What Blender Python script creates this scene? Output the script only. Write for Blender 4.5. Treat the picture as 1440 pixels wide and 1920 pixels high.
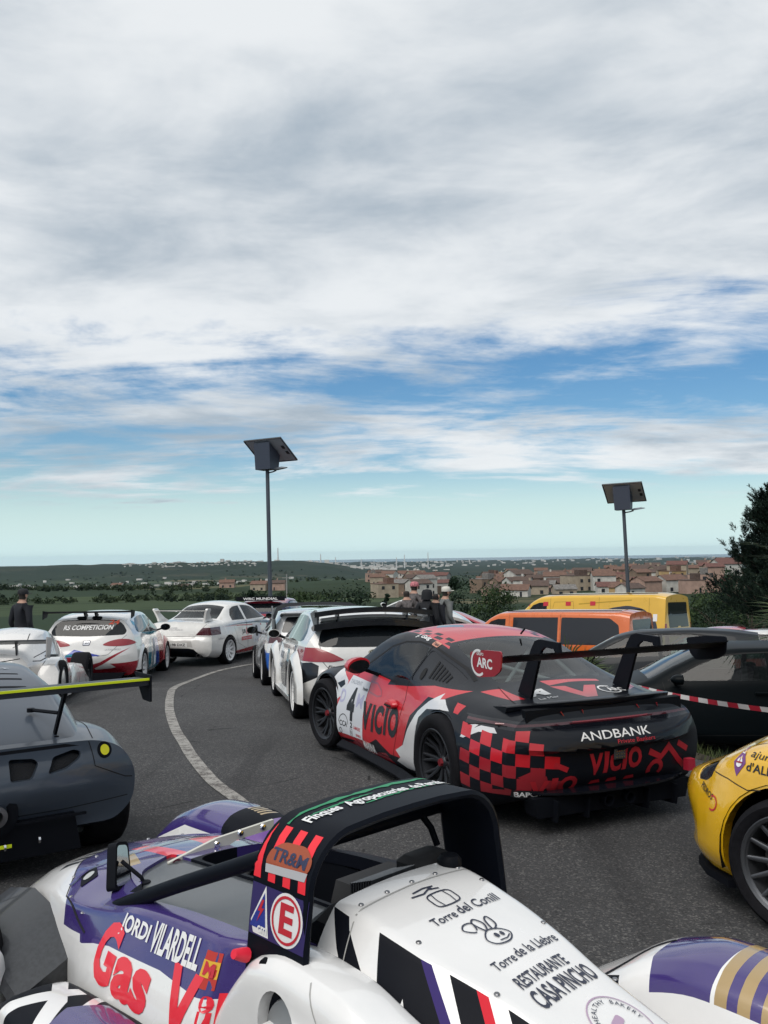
import bpy, bmesh, math, random
import numpy as np
from mathutils import Vector, Matrix
from mathutils.bvhtree import BVHTree
from mathutils.geometry import tessellate_polygon
R = math.radians
scene = bpy.context.scene
for o in list(bpy.data.objects): bpy.data.objects.remove(o)
COL = scene.collection
random.seed(7)

# ------------------------------------------------------------------ camera
CAM_H = 1.89
F_PX = 1700.0
cd = bpy.data.cameras.new('camera'); cam = bpy.data.objects.new('camera', cd); COL.objects.link(cam)
cd.sensor_fit = 'VERTICAL'; cd.sensor_height = 32.0; cd.sensor_width = 24.0
cd.lens = F_PX / 1920 * 32.0
cd.clip_start = 0.05; cd.clip_end = 60000
_p, _r = math.atan(78 / F_PX), 0.0156
_fw = Vector((0, math.cos(_p), math.sin(_p))); _u0 = Vector((0, -math.sin(_p), math.cos(_p))); _r0 = Vector((1, 0, 0))
_rt = _r0 * math.cos(_r) - _u0 * math.sin(_r); _up = _u0 * math.cos(_r) + _r0 * math.sin(_r)
cam.matrix_world = Matrix(((_rt.x, _up.x, -_fw.x, 0), (_rt.y, _up.y, -_fw.y, 0), (_rt.z, _up.z, -_fw.z, CAM_H), (0, 0, 0, 1)))
scene.camera = cam

# ------------------------------------------------------------------ light
SUN_EL, SUN_AZ = R(52), R(215)          # azimuth clockwise from +Y (view direction): behind the camera, a little left
sd = Vector((math.sin(SUN_AZ) * math.cos(SUN_EL), math.cos(SUN_AZ) * math.cos(SUN_EL), math.sin(SUN_EL)))
ld = bpy.data.lights.new('sun', 'SUN'); sun = bpy.data.objects.new('sun', ld); COL.objects.link(sun)
ld.energy = 1.5; ld.angle = R(45); ld.color = (1.0, 0.95, 0.88)
sun.rotation_euler = (-sd).to_track_quat('-Z', 'Y').to_euler()
sun.location = (0, -20, 40)
scene.view_settings.view_transform = 'Standard'; scene.view_settings.look = 'None'
scene.view_settings.exposure = 0.6; scene.view_settings.gamma = 1.0

class NT:
    """small helper to write node graphs"""
    def __init__(s, tree): s.t = tree; s.n = tree.nodes; s.l = tree.links
    def new(s, kind, **kw):
        n = s.n.new(kind)
        for k, v in kw.items(): setattr(n, k, v)
        return n
    def put(s, sock, v):
        if hasattr(v, 'is_output'): s.l.new(v, sock)
        else: sock.default_value = v
    def m(s, op, a, b=None, c=None, clamp=False):
        n = s.new('ShaderNodeMath', operation=op); n.use_clamp = clamp
        for i, v in enumerate((a, b, c)):
            if v is not None: s.put(n.inputs[i], v)
        return n.outputs[0]
    def mix(s, f, a, b):
        n = s.new('ShaderNodeMix', data_type='RGBA')
        s.put(n.inputs[0], f); s.put(n.inputs[6], a); s.put(n.inputs[7], b); return n.outputs[2]
    def noise(s, vec, scale, detail=4, rough=.55, dist=0.0):
        n = s.new('ShaderNodeTexNoise'); s.put(n.inputs['Vector'], vec)
        n.inputs['Scale'].default_value = scale; n.inputs['Detail'].default_value = detail
        n.inputs['Roughness'].default_value = rough; n.inputs['Distortion'].default_value = dist
        return n.outputs[0]
    def ss(s, v, lo, hi, a=0.0, b=1.0):
        n = s.new('ShaderNodeMapRange', interpolation_type='SMOOTHSTEP')
        s.put(n.inputs[0], v); s.put(n.inputs[1], lo); s.put(n.inputs[2], hi); s.put(n.inputs[3], a); s.put(n.inputs[4], b)
        return n.outputs[0]
    def mapping(s, vec, scale=(1, 1, 1), loc=(0, 0, 0), rot=(0, 0, 0)):
        n = s.new('ShaderNodeMapping'); s.put(n.inputs[0], vec)
        n.inputs['Location'].default_value = loc; n.inputs['Rotation'].default_value = rot; n.inputs['Scale'].default_value = scale
        return n.outputs[0]

world = bpy.data.worlds.new('World'); scene.world = world; world.use_nodes = True
W = NT(world.node_tree); W.n.clear()
sky = W.new('ShaderNodeTexSky', sky_type='NISHITA'); sky.sun_disc = False
sky.sun_elevation = SUN_EL; sky.sun_rotation = SUN_AZ; sky.altitude = 110; sky.air_density = 1.0; sky.dust_density = 0.2; sky.ozone_density = 3.0
tc = W.new('ShaderNodeTexCoord'); sep = W.new('ShaderNodeSeparateXYZ'); W.l.new(tc.outputs['Generated'], sep.inputs[0])
zz = W.m('MAXIMUM', sep.outputs[2], 0.0)
zd = W.m('ADD', zz, 0.11)
comb = W.new('ShaderNodeCombineXYZ')
W.put(comb.inputs[0], W.m('DIVIDE', sep.outputs[0], zd)); W.put(comb.inputs[1], W.m('DIVIDE', sep.outputs[1], zd))
cp = comb.outputs[0]
n1 = W.noise(W.mapping(cp, (-0.62, 0.80, 1), (4.1, 2.3, 0), (0, 0, R(8))), 0.85, 11, .64, .6)       # cloud sheet
n2 = W.noise(W.mapping(cp, (-.55, 1.15, 1), (5.2, 3.2, 0), (0, 0, R(10))), 1.3, 9, .64, 1.0)        # streaks
n3 = W.noise(W.mapping(cp, (.7, 1.0, 1), (1.3, 5.1, 0), (0, 0, R(-10))), 0.62, 7, .55, .3)        # thickness
n4 = W.noise(W.mapping(cp, (.8, 1.0, 1), (4.3, .1, 0), (0, 0, R(-12))), 2.8, 6, .6, .4)           # fine texture
field = W.m('ADD', W.m('ADD', W.m('MULTIPLY', n1, .50), W.m('MULTIPLY', n2, .31)), W.m('MULTIPLY', n4, .19))
low = W.noise(W.mapping(cp, (-.16, .42, 1), (2.6, 8.4, 0), (0, 0, R(10))), 1.0, 3, .5, .2)        # where the sheet opens
thr = W.ss(zz, 0.17, 0.36, 0.522, 0.30)                # the sheet closes towards the zenith
thr = W.m('SUBTRACT', thr, W.ss(zz, 0.19, 0.11, 0.0, 0.030))   # banks low over the coast
thr = W.m('ADD', thr, W.ss(zz, 0.04, 0.10, 0.13, 0.0))   # and thins out above the horizon
thr = W.m('ADD', thr, W.m('MULTIPLY', W.m('SUBTRACT', low, .5), .30))
mask = W.m('MULTIPLY', W.ss(W.m('SUBTRACT', field, thr), -0.055, 0.075), W.ss(sep.outputs[2], .0, .03))
thick = W.ss(W.m('ADD', W.m('MULTIPLY', n3, .75), W.m('MULTIPLY', n4, .25)), .42, .63)
cloud = W.mix(thick, (.92, .95, .97, 1), (.42, .50, .58, 1))
haze_f = W.ss(zz, 0.0, 0.11, .92, 0.05)                 # pale air low over the sea
hs = W.new('ShaderNodeHueSaturation'); hs.inputs['Saturation'].default_value = 1.35; W.l.new(sky.outputs[0], hs.inputs['Color'])
bg1 = W.new('ShaderNodeBackground'); W.l.new(hs.outputs[0], bg1.inputs[0]); bg1.inputs[1].default_value = 0.062
bgh = W.new('ShaderNodeBackground'); bgh.inputs[0].default_value = (.42, .56, .58, 1); bgh.inputs[1].default_value = 1.02
mh = W.new('ShaderNodeMixShader'); W.put(mh.inputs[0], haze_f); W.l.new(bg1.outputs[0], mh.inputs[1]); W.l.new(bgh.outputs[0], mh.inputs[2])
bg2 = W.new('ShaderNodeBackground'); W.put(bg2.inputs[0], cloud); bg2.inputs[1].default_value = 0.62
mx = W.new('ShaderNodeMixShader'); W.put(mx.inputs[0], W.m('MULTIPLY', mask, .95)); W.l.new(mh.outputs[0], mx.inputs[1]); W.l.new(bg2.outputs[0], mx.inputs[2])
wo = W.new('ShaderNodeOutputWorld'); W.l.new(mx.outputs[0], wo.inputs[0])

# ------------------------------------------------------------------ materials
MATS = {}
def mat(name, col=(.8, .8, .8), rough=.5, metal=0.0, coat=0.0, emit=None, spec=.5, noise=0.0, nscale=8.0, bump=0.0, alpha=1.0):
    if name in MATS: return MATS[name]
    m = bpy.data.materials.new(name); m.use_nodes = True; t = NT(m.node_tree); b = t.n['Principled BSDF']
    b.inputs['Base Color'].default_value = (*col, 1); b.inputs['Roughness'].default_value = rough
    b.inputs['Metallic'].default_value = metal; b.inputs['Coat Weight'].default_value = coat; b.inputs['Coat Roughness'].default_value = .04
    b.inputs['Specular IOR Level'].default_value = spec
    if noise or bump:
        tc = t.new('ShaderNodeTexCoord'); n = t.noise(tc.outputs['Object'], nscale, 6, .6)
        if noise:
            lo = tuple(c * (1 - noise) for c in col) + (1,); hi = tuple(min(1, c * (1 + noise)) for c in col) + (1,)
            t.put(b.inputs['Base Color'], t.mix(t.ss(n, .3, .7), lo, hi))
            t.put(b.inputs['Roughness'], t.ss(n, .25, .75, max(0, rough - .07), min(1, rough + .07)))
        if bump:
            bn = t.new('ShaderNodeBump'); bn.inputs['Strength'].default_value = bump; bn.inputs['Distance'].default_value = .02
            t.put(bn.inputs['Height'], n); t.l.new(bn.outputs[0], b.inputs['Normal'])
    if emit: b.inputs['Emission Color'].default_value = (*emit[:3], 1); b.inputs['Emission Strength'].default_value = emit[3]
    MATS[name] = m; return m
def glass(name, tint=(.25, .3, .3), dark=.5, rough=.02):
    """window glass: see-through tint under a clear reflecting surface"""
    if name in MATS: return MATS[name]
    m = bpy.data.materials.new(name); m.use_nodes = True; t = NT(m.node_tree); t.n.clear()
    tr = t.new('ShaderNodeBsdfTransparent'); tr.inputs[0].default_value = (*tint, 1)
    gl = t.new('ShaderNodeBsdfGlossy'); gl.inputs['Roughness'].default_value = rough; gl.inputs['Color'].default_value = (1, 1, 1, 1)
    df = t.new('ShaderNodeBsdfDiffuse'); df.inputs[0].default_value = (.02, .025, .03, 1)
    m1 = t.new('ShaderNodeMixShader'); m1.inputs[0].default_value = dark; t.l.new(tr.outputs[0], m1.inputs[1]); t.l.new(df.outputs[0], m1.inputs[2])
    fr = t.new('ShaderNodeFresnel'); fr.inputs[0].default_value = 1.38
    m2 = t.new('ShaderNodeMixShader'); t.l.new(fr.outputs[0], m2.inputs[0]); t.l.new(m1.outputs[0], m2.inputs[1]); t.l.new(gl.outputs[0], m2.inputs[2])
    o = t.new('ShaderNodeOutputMaterial'); t.l.new(m2.outputs[0], o.inputs[0])
    MATS[name] = m; return m
def paint(name, col, rough=.38, coat=1.0, noise=.04):
    return mat(name, col, rough * .8, 0, min(1, coat * 1.15), noise=noise, nscale=3.0)

# ------------------------------------------------------------------ mesh helpers
class MB:
    """collects verts and faces of one mesh; faces carry a material slot"""
    def __init__(s): s.v = []; s.f = []; s.m = []
    def add(s, verts, faces, mi=0, M=None):
        o = len(s.v)
        s.v += [tuple(M @ Vector(v)) if M else tuple(v) for v in verts]
        s.f += [tuple(i + o for i in f) for f in faces]; s.m += [mi] * len(faces); return s
    def box(s, c, d, mi=0, M=None, taper=1.0):
        x, y, z = (k / 2 for k in d); v = []
        for k, t in ((-1, 1), (1, taper)):
            v += [(c[0] + a * x * t, c[1] + b * y * t, c[2] + k * z) for a, b in ((-1, -1), (1, -1), (1, 1), (-1, 1))]
        return s.add(v, [(3, 2, 1, 0), (4, 5, 6, 7), (0, 1, 5, 4), (1, 2, 6, 5), (2, 3, 7, 6), (3, 0, 4, 7)], mi, M)
    def bbox(s, c, d, r=.01, mi=0, M=None):
        """box with bevelled vertical edges and chamfered top/bottom"""
        x, y, z = (k / 2 for k in d); r = min(r, x * .9, y * .9, z * .9); rings = []
        for zz, q in ((-z, r), (-z + r, 0), (z - r, 0), (z, r)):
            X, Y = x - q, y - q; k = r * .6
            rings.append([(c[0] + a, c[1] + b, c[2] + zz) for a, b in ((-X + k, -Y), (X - k, -Y), (X, -Y + k), (X, Y - k), (X - k, Y), (-X + k, Y), (-X, Y - k), (-X, -Y + k))])
        return s.rings(rings, mi=mi, M=M)
    def rings(s, rings, closed=True, caps=True, mi=0, M=None):
        n = len(rings[0]); v = [p for r in rings for p in r]; f = []
        for i in range(len(rings) - 1):
            for j in range(n if closed else n - 1):
                a, b = i * n + j, i * n + (j + 1) % n; f.append((a, b, b + n, a + n))
        if caps and closed: f.append(tuple(range(n - 1, -1, -1))); f.append(tuple(range((len(rings) - 1) * n, len(rings) * n)))
        return s.add(v, f, mi, M)
    def tube(s, pts, r, n=10, mi=0, M=None, caps=True):
        pts = [Vector(p) for p in pts]; rr = r if isinstance(r, (list, tuple)) else [r] * len(pts); rings = []; up = None
        for i, p in enumerate(pts):
            d = (pts[min(i + 1, len(pts) - 1)] - pts[max(i - 1, 0)]).normalized()
            if up is None: up = Vector((0, 0, 1)) if abs(d.z) < .9 else Vector((1, 0, 0))
            a = d.cross(up).normalized(); up = a.cross(d).normalized()
            rings.append([tuple(p + (a * math.cos(t) + up * math.sin(t)) * rr[i]) for t in (2 * math.pi * k / n for k in range(n))])
        return s.rings(rings, mi=mi, M=M, caps=caps)
    def lathe(s, prof, n=32, axis='y', mi=0, M=None, caps=False):
        """prof: (radius, offset along the axis)"""
        rings = []
        for r, h in prof:
            ring = []
            for k in range(n):
                t = 2 * math.pi * k / n; a, b = r * math.cos(t), r * math.sin(t)
                ring.append((a, h, b) if axis == 'y' else ((a, b, h) if axis == 'z' else (h, a, b)))
            rings.append(ring)
        return s.rings(rings, mi=mi, M=M, caps=caps)
    def prism(s, poly, a, b, axis='y', mi=0, M=None):
        """2D outline extruded from a to b; axis y: (x,z), x: (y,z), z: (x,y)"""
        def P(p, t): return (p[0], t, p[1]) if axis == 'y' else ((t, p[0], p[1]) if axis == 'x' else (p[0], p[1], t))
        n = len(poly); v = [P(p, a) for p in poly] + [P(p, b) for p in poly]
        tri = tessellate_polygon([[Vector((p[0], p[1], 0)) for p in poly]])
        f = [tuple(t) for t in tri] + [tuple(i + n for i in reversed(t)) for t in tri]
        f += [(i, i + n, (i + 1) % n + n, (i + 1) % n) for i in range(n)]
        return s.add(v, f, mi, M)
    def obj(s, name, mats, parent=None, smooth=None, M=None, fix=True):
        me = bpy.data.meshes.new(name); me.from_pydata(s.v, [], s.f)
        return finish(me, name, mats, parent, smooth, M, s.m, fix)
def finish(me, name, mats, parent=None, smooth=None, M=None, mi=None, fix=True):
    for m in (mats if isinstance(mats, (list, tuple)) else [mats]): me.materials.append(m)
    if mi and any(mi): me.polygons.foreach_set('material_index', mi)
    if fix:
        b = bmesh.new(); b.from_mesh(me); bmesh.ops.recalc_face_normals(b, faces=b.faces); b.to_mesh(me); b.free()
    if smooth is not None:
        me.polygons.foreach_set('use_smooth', [True] * len(me.polygons)); me.set_sharp_from_angle(angle=R(smooth))
    me.update()
    o = bpy.data.objects.new(name, me); COL.objects.link(o)
    if parent: o.parent = parent
    if M is not None: o.matrix_local = M
    return o
def quad_mesh(name, P, U, W, m, parent=None):
    """many loose leaves: centre, half length and half width vectors (numpy, n x 3)"""
    n = len(P); V = np.stack([P - U, P + W, P + U, P - W], 1).reshape(-1, 3).astype(np.float32)
    me = bpy.data.meshes.new(name); me.vertices.add(4 * n); me.vertices.foreach_set('co', V.ravel()); me.loops.add(4 * n); me.loops.foreach_set('vertex_index', np.arange(4 * n, dtype=np.int32))
    me.polygons.add(n); me.polygons.foreach_set('loop_start', np.arange(0, 4 * n, 4, dtype=np.int32)); me.polygons.foreach_set('loop_total', np.full(n, 4, dtype=np.int32)); me.update(calc_edges=True)
    return finish(me, name, m, parent, None, fix=False)
def unit(a): return a / (np.linalg.norm(a, axis=1, keepdims=True) + 1e-9)
def tag(o, label=None, cat=None, group=None, kind=None):
    if label: o['label'] = label
    if cat: o['category'] = cat
    if group: o['group'] = group
    if kind: o['kind'] = kind
    return o
def empty(name, loc, rz=0, label=None, cat=None, group=None):
    o = bpy.data.objects.new(name, None); COL.objects.link(o); o.location = loc; o.rotation_euler = (0, 0, rz); o.empty_display_size = .2
    return tag(o, label, cat, group)
def copy_tree(o, parent=None):
    c = o.copy(); COL.objects.link(c); c.parent = parent
    for ch in list(o.children): copy_tree(ch, c)
    return c

def K(*keys):
    """smooth monotone interpolation through (x, value) keys"""
    ks = sorted(keys); xs = [k[0] for k in ks]; ys = [k[1] for k in ks]; n = len(xs)
    if n == 1: return lambda x: ys[0]
    h = [xs[i + 1] - xs[i] for i in range(n - 1)]; d = [(ys[i + 1] - ys[i]) / h[i] for i in range(n - 1)]
    m = [d[0]] + [0.0] * (n - 2) + [d[-1]]
    for i in range(1, n - 1):
        if d[i - 1] * d[i] > 0:
            w1, w2 = 2 * h[i] + h[i - 1], h[i] + 2 * h[i - 1]; m[i] = (w1 + w2) / (w1 / d[i - 1] + w2 / d[i])
    def f(x):
        if x <= xs[0]: return ys[0]
        if x >= xs[-1]: return ys[-1]
        i = 0
        while x > xs[i + 1]: i += 1
        t = (x - xs[i]) / h[i]; a, b = ys[i], ys[i + 1]
        return (a * (1 + 2 * t) * (1 - t) ** 2 + b * t * t * (3 - 2 * t) + h[i] * (m[i] * t * (1 - t) ** 2 + m[i + 1] * t * t * (t - 1)))
    return f
# ------------------------------------------------------------------ terrain height
def sstep(a, b, x):
    t = min(1, max(0, (x - a) / (b - a))); return t * t * (3 - 2 * t)
_far = K((30, -2.2), (38, -4.2), (60, -9), (150, -12), (340, -13.2), (520, -16), (800, -26), (1500, -54), (3000, -84), (6000, -103), (11000, -109), (40000, -110))
_near = K((-50, 0), (8, 0), (11, -.10), (14, -.22), (19.3, -.60), (22, -.64), (25, -.66), (32, -.95))
def verge_x(y): return 3.0 - .12 * (y - 8) if y < 8 else max(1.25, 3.0 - .36 * (y - 8))
def ground(x, y):
    """a car park that dips away from the camera, a lower terrace on the right, then the valley"""
    d = math.hypot(x, y) if y > 0 else abs(x)
    side = x - verge_x(y)                         # right of the planted verge
    near = _near(y) - (.5 + (.35 * sstep(13, 21, y) + .25 * sstep(22, 27, y)) * (1 - sstep(5.4, 6.6, x) * (1 - sstep(19.5, 22, y)))) * sstep(0.0, 1.0, side) * sstep(3.0, 7.0, y)
    if y < -9: near += 15 * sstep(-9, -70, y)     # unseen hillside added behind the camera to darken reflections on the cars
    if d < 32 or y < 0: return near
    t = sstep(32, 60, d); return near * (1 - t) + _far(d) * t
# ------------------------------------------------------------------ car body kit
def fillet(P, rad, nb=5, ns=3):
    """polyline with rounded corners, always the same number of points"""
    out = [P[0]]; n = len(P); prev = Vector(P[0])
    for i in range(1, n - 1):
        p, a, b = Vector(P[i]), Vector(P[i - 1]), Vector(P[i + 1]); la, lb = (a - p).length, (b - p).length
        r = min(rad[i], la * .48, lb * .48)
        A = p + (a - p) * (r / la if la > 1e-6 else 0); B = p + (b - p) * (r / lb if lb > 1e-6 else 0)
        for k in range(1, ns): out.append(tuple(prev.lerp(A, k / ns)))
        for k in range(nb):
            t = k / (nb - 1); out.append(tuple(A * (1 - t) ** 2 + p * (2 * t * (1 - t)) + B * t * t))
        prev = B
    for k in range(1, ns + 1): out.append(tuple(prev.lerp(Vector(P[-1]), k / ns)))
    return out
class Body:
    """car body lofted from curves over x (forward); y left, z up. Windows, lamps and colours are cut out of the skin."""
    def __init__(s, C, x0, x1, dx=.04, rear=None, front=None, rad=(0, .05, .08, .2, .1, .08), mats=(), pr=4.0, pf=4.0):
        s.mats = list(mats); s.C = C; bm = s.bm = bmesh.new()
        n = max(8, int(round((x1 - x0) / dx))); rings = []
        for i in range(n + 1):
            x = x0 + (x1 - x0) * i / n; rings.append([bm.verts.new((x, y, z)) for y, z in s.section(x, rad)])
        for a, b in zip(rings, rings[1:]):
            m = len(a)
            for j in range(m): bm.faces.new((a[j], a[(j + 1) % m], b[(j + 1) % m], b[j]))
        for ring, prof, sgn, p in ((rings[0], rear, -1, pr), (rings[-1], front, 1, pf)):
            if prof is None: prof = lambda z: .05
            zs = [v.co.z for v in ring]; c = Vector((ring[0].co.x, 0, (min(zs) + max(zs)) / 2)); prev = ring; m = len(ring)
            for sc in (.985, .96, .92, .86, .78, .68, .57, .46, .35, .24, .13):
                cur = []
                for v in ring:
                    q = c.lerp(v.co, sc); q.x = c.x + sgn * prof(q.z) * (1 - sc ** p); cur.append(bm.verts.new(q))
                for j in range(m): bm.faces.new((prev[j], prev[(j + 1) % m], cur[(j + 1) % m], cur[j]))
                prev = cur
            bm.faces.new(prev)
        bmesh.ops.recalc_face_normals(bm, faces=bm.faces)
        s.tree = BVHTree.FromBMesh(bm)                      # the uncut skin, for laying decals on it
    def section(s, x, rad):
        C = s.C; g = lambda k: C[k](x)
        wr, zr, zc = g('wr'), g('zr'), g('zc')
        P = [(0, g('zb')), (g('wl'), g('zb')), (g('ws'), g('zs')), (g('wm'), g('zm')), (g('wh'), g('zh')), (wr, zr)]
        y2 = wr * .80; P.append((y2, zc - (zc - zr) * (y2 / wr) ** 2))
        h = fillet(P, list(rad) + [0], 5, 3)
        h += [(y2 * (1 - k / 7), zc - (zc - zr) * (y2 * (1 - k / 7) / wr) ** 2) for k in range(1, 8)]
        return h + [(-y, z) for y, z in reversed(h[1:-1])]
    # --- cutting: frame = (origin, U, V); a point of the outline is origin + a*U + b*V, seen along N = U x V
    def region(s, poly, fr, inside=True, ndot=.05, keep=None):
        bm = s.bm; O, U, V = (Vector(k) for k in fr); N = U.cross(V).normalized()
        iu, iv = U / U.length_squared, V / V.length_squared
        ab = lambda p: ((p - O).dot(iu), (p - O).dot(iv))
        a0, a1 = min(p[0] for p in poly), max(p[0] for p in poly); b0, b1 = min(p[1] for p in poly), max(p[1] for p in poly)
        def near():
            fs = []
            ou, ov = O.dot(iu), O.dot(iv); mg = .14
            for f in bm.faces:
                c = f.verts[0].co; k = c.dot(iu) - ou
                if k < a0 - mg or k > a1 + mg: continue
                k = c.dot(iv) - ov
                if k < b0 - mg or k > b1 + mg or f.normal.dot(N) < ndot: continue
                q = [ab(v.co) for v in f.verts]
                if max(k[0] for k in q) < a0 or min(k[0] for k in q) > a1 or max(k[1] for k in q) < b0 or min(k[1] for k in q) > b1: continue
                if keep and not keep(f.calc_center_median()): continue
                fs.append(f)
            return fs
        fs = near()
        if not fs: return []
        n = len(poly)
        geom = list({e for f in fs for e in f.edges} | {v for f in fs for v in f.verts}) + fs
        for i in range(n):
            p, q = Vector(poly[i]), Vector(poly[(i + 1) % n]); d = q - p
            if d.length < 1e-6: continue
            A = O + U * p.x + V * p.y; T = U * d.x + V * d.y
            r = bmesh.ops.bisect_plane(bm, geom=geom, plane_co=A, plane_no=T.cross(N).normalized(), dist=1e-5)
            geom = r['geom']
        res = []
        for f in geom:
            if isinstance(f, bmesh.types.BMFace) and f.is_valid:
                a, b = ab(f.calc_center_median())
                if pip(a, b, poly): res.append(f)
        return res
    def paint(s, poly, fr, m, **kw):
        if m not in s.mats: s.mats.append(m)
        k = s.mats.index(m)
        for f in s.region(poly, fr, **kw): f.material_index = k
    def cut(s, poly, fr, name=None, m=None, parent=None, lip=0.0, push=0.0, **kw):
        """takes the faces inside the outline out of the skin; with a name they become a part of their own"""
        fs = s.region(poly, fr, **kw)
        if not fs: return None
        o = None
        if name:                                            # keep the connected panel, leave stray slivers on the body
            left = set(fs); comps = []
            while left:
                st = [left.pop()]; comp = list(st)
                while st:
                    for e in st.pop().edges:
                        for q in e.link_faces:
                            if q in left: left.discard(q); st.append(q); comp.append(q)
                comps.append((sum(q.calc_area() for q in comp), comp))
            fs = max(comps, key=lambda c: c[0])[1]
        if name:
            vm = {}; me = bpy.data.meshes.new(name); vs = []; ff = []
            for f in fs:
                for v in f.verts:
                    if v not in vm: vm[v] = len(vs); vs.append(v.co - v.normal * push)
                ff.append([vm[v] for v in f.verts])
            me.from_pydata(vs, [], ff); o = finish(me, name, m, parent, 40, fix=False)
        bmesh.ops.delete(s.bm, geom=fs, context='FACES')
        if lip:
            N = Vector(fr[1]).cross(Vector(fr[2])).normalized()
            O, U, V = (Vector(k) for k in fr); iu, iv = U / U.length_squared, V / V.length_squared
            es = []
            for e in s.bm.edges:
                if e.is_boundary:
                    c = (e.verts[0].co + e.verts[1].co) / 2
                    if e.link_faces[0].normal.dot(N) < -.3: continue
                    if near_poly((c - O).dot(iu), (c - O).dot(iv), poly): es.append(e)
            r = bmesh.ops.extrude_edge_only(s.bm, edges=es)
            for v in r['geom']:
                if isinstance(v, bmesh.types.BMVert): v.co -= N * lip
        return o
    def done(s, name, parent, smooth=32):
        me = bpy.data.meshes.new(name); bmesh.ops.dissolve_degenerate(s.bm, dist=1e-5, edges=s.bm.edges); s.bm.to_mesh(me); s.bm.free()
        return finish(me, name, s.mats, parent, smooth, fix=False)
    # --- decals laid on the skin
    def hit(s, a, b, fr, off):
        O, U, V = (Vector(k) for k in fr); N = U.cross(V).normalized()
        p, n, i, d = s.tree.ray_cast(O + U * a + V * b + N * 6.0, -N, 12.0)
        if p is None: return None
        return p + n * off
    def decal(s, shapes, fr, m, parent, name='lettering', off=.003, step=.03):
        """shapes: (verts2d, faces) laid on the skin along the frame's normal"""
        bm = bmesh.new()
        for vs, fs in shapes:
            bv = [bm.verts.new((v[0], v[1], 0)) for v in vs]
            for f in fs:
                try: bm.faces.new([bv[i] for i in f])
                except ValueError: pass
        if not bm.verts: bm.free(); return None
        for ax in (0, 1):
            L = (Vector(fr[1 + ax])).length; lo = min(v.co[ax] for v in bm.verts); hi = max(v.co[ax] for v in bm.verts)
            k = max(1, int((hi - lo) * L / step))
            for i in range(1, k):
                co = Vector((0, 0, 0)); co[ax] = lo + (hi - lo) * i / k; no = Vector((0, 0, 0)); no[ax] = 1
                bmesh.ops.bisect_plane(bm, geom=bm.verts[:] + bm.edges[:] + bm.faces[:], plane_co=co, plane_no=no, dist=1e-6)
        bad = []
        for v in bm.verts:
            p = s.hit(v.co.x, v.co.y, fr, off)
            if p is None: bad.append(v)
            else: v.co = p
        if bad: bmesh.ops.delete(bm, geom=bad, context='VERTS')
        N = Vector(fr[1]).cross(Vector(fr[2]))
        for f in bm.faces:
            f.normal_update()
            if f.normal.dot(N) < 0: f.normal_flip()
        me = bpy.data.meshes.new(name); bm.to_mesh(me); bm.free()
        return finish(me, name, m, parent, 60, fix=False)
    def line(s, pts, fr, m, parent, name='panel_gap', w=.006, off=.0016, step=.025, closed=False):
        pts = [Vector(p) for p in pts]
        if closed: pts = pts + [pts[0]]
        P = []
        for a, b in zip(pts, pts[1:]):
            k = max(1, int((b - a).length / step))
            P += [a.lerp(b, i / k) for i in range(k)]
        P.append(pts[-1]); vs = []; fs = []
        for i, p in enumerate(P):
            d = (P[min(i + 1, len(P) - 1)] - P[max(i - 1, 0)]).normalized(); nrm = Vector((-d.y, d.x)) * w / 2
            for q in (p + nrm, p - nrm):
                h = s.hit(q.x, q.y, fr, off); vs.append(h if h is not None else None)
        ok = [v is not None for v in vs]
        for i in range(len(P) - 1):
            q = (2 * i, 2 * i + 1, 2 * i + 3, 2 * i + 2)
            if all(ok[k] for k in q) and (vs[q[0]] - vs[q[3]]).length < step * 6: fs.append(q)
        me = bpy.data.meshes.new(name); me.from_pydata([v if v is not None else (0, 0, 0) for v in vs], [], fs)
        b = bmesh.new(); b.from_mesh(me); bmesh.ops.delete(b, geom=[v for v in b.verts if not v.link_faces], context='VERTS'); b.to_mesh(me); b.free()
        return finish(me, name, m, parent, None, fix=False)
def pip(x, y, poly):
    c = False; n = len(poly); j = n - 1
    for i in range(n):
        xi, yi = poly[i]; xj, yj = poly[j]
        if (yi > y) != (yj > y) and x < (xj - xi) * (y - yi) / (yj - yi) + xi: c = not c
        j = i
    return c
def near_poly(x, y, poly, tol=.004):
    p = Vector((x, y)); n = len(poly)
    for i in range(n):
        a, b = Vector(poly[i]), Vector(poly[(i + 1) % n]); d = b - a
        if d.length < 1e-9: continue
        t = min(1, max(0, (p - a).dot(d) / d.length_squared))
        if (p - a - d * t).length < tol: return True
    return False
# frames on a car: seen from its left, right, rear, front, above
LEFT = ((0, 0, 0), (-1, 0, 0), (0, 0, 1))      # a = -x
RIGHT = ((0, 0, 0), (1, 0, 0), (0, 0, 1))      # a = x
REAR = ((0, 0, 0), (0, -1, 0), (0, 0, 1))      # a = -y
FRONT = ((0, 0, 0), (0, 1, 0), (0, 0, 1))      # a = y
TOP = ((0, 0, 0), (1, 0, 0), (0, 1, 0))        # a = x, b = y
def L(poly): return [(-x, z) for x, z in poly]       # (x,z) outline for the LEFT frame
def Rr(poly): return [(-y, z) for y, z in poly]      # (y,z) outline for the REAR frame
def arc(cx, cy, r, a0=0, a1=360, n=24, ry=None):
    full = abs(a1 - a0) >= 360
    return [(cx + r * math.cos(R(a0 + (a1 - a0) * k / (n if full else n - 1))), cy + (ry or r) * math.sin(R(a0 + (a1 - a0) * k / (n if full else n - 1)))) for k in range(n)]
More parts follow.
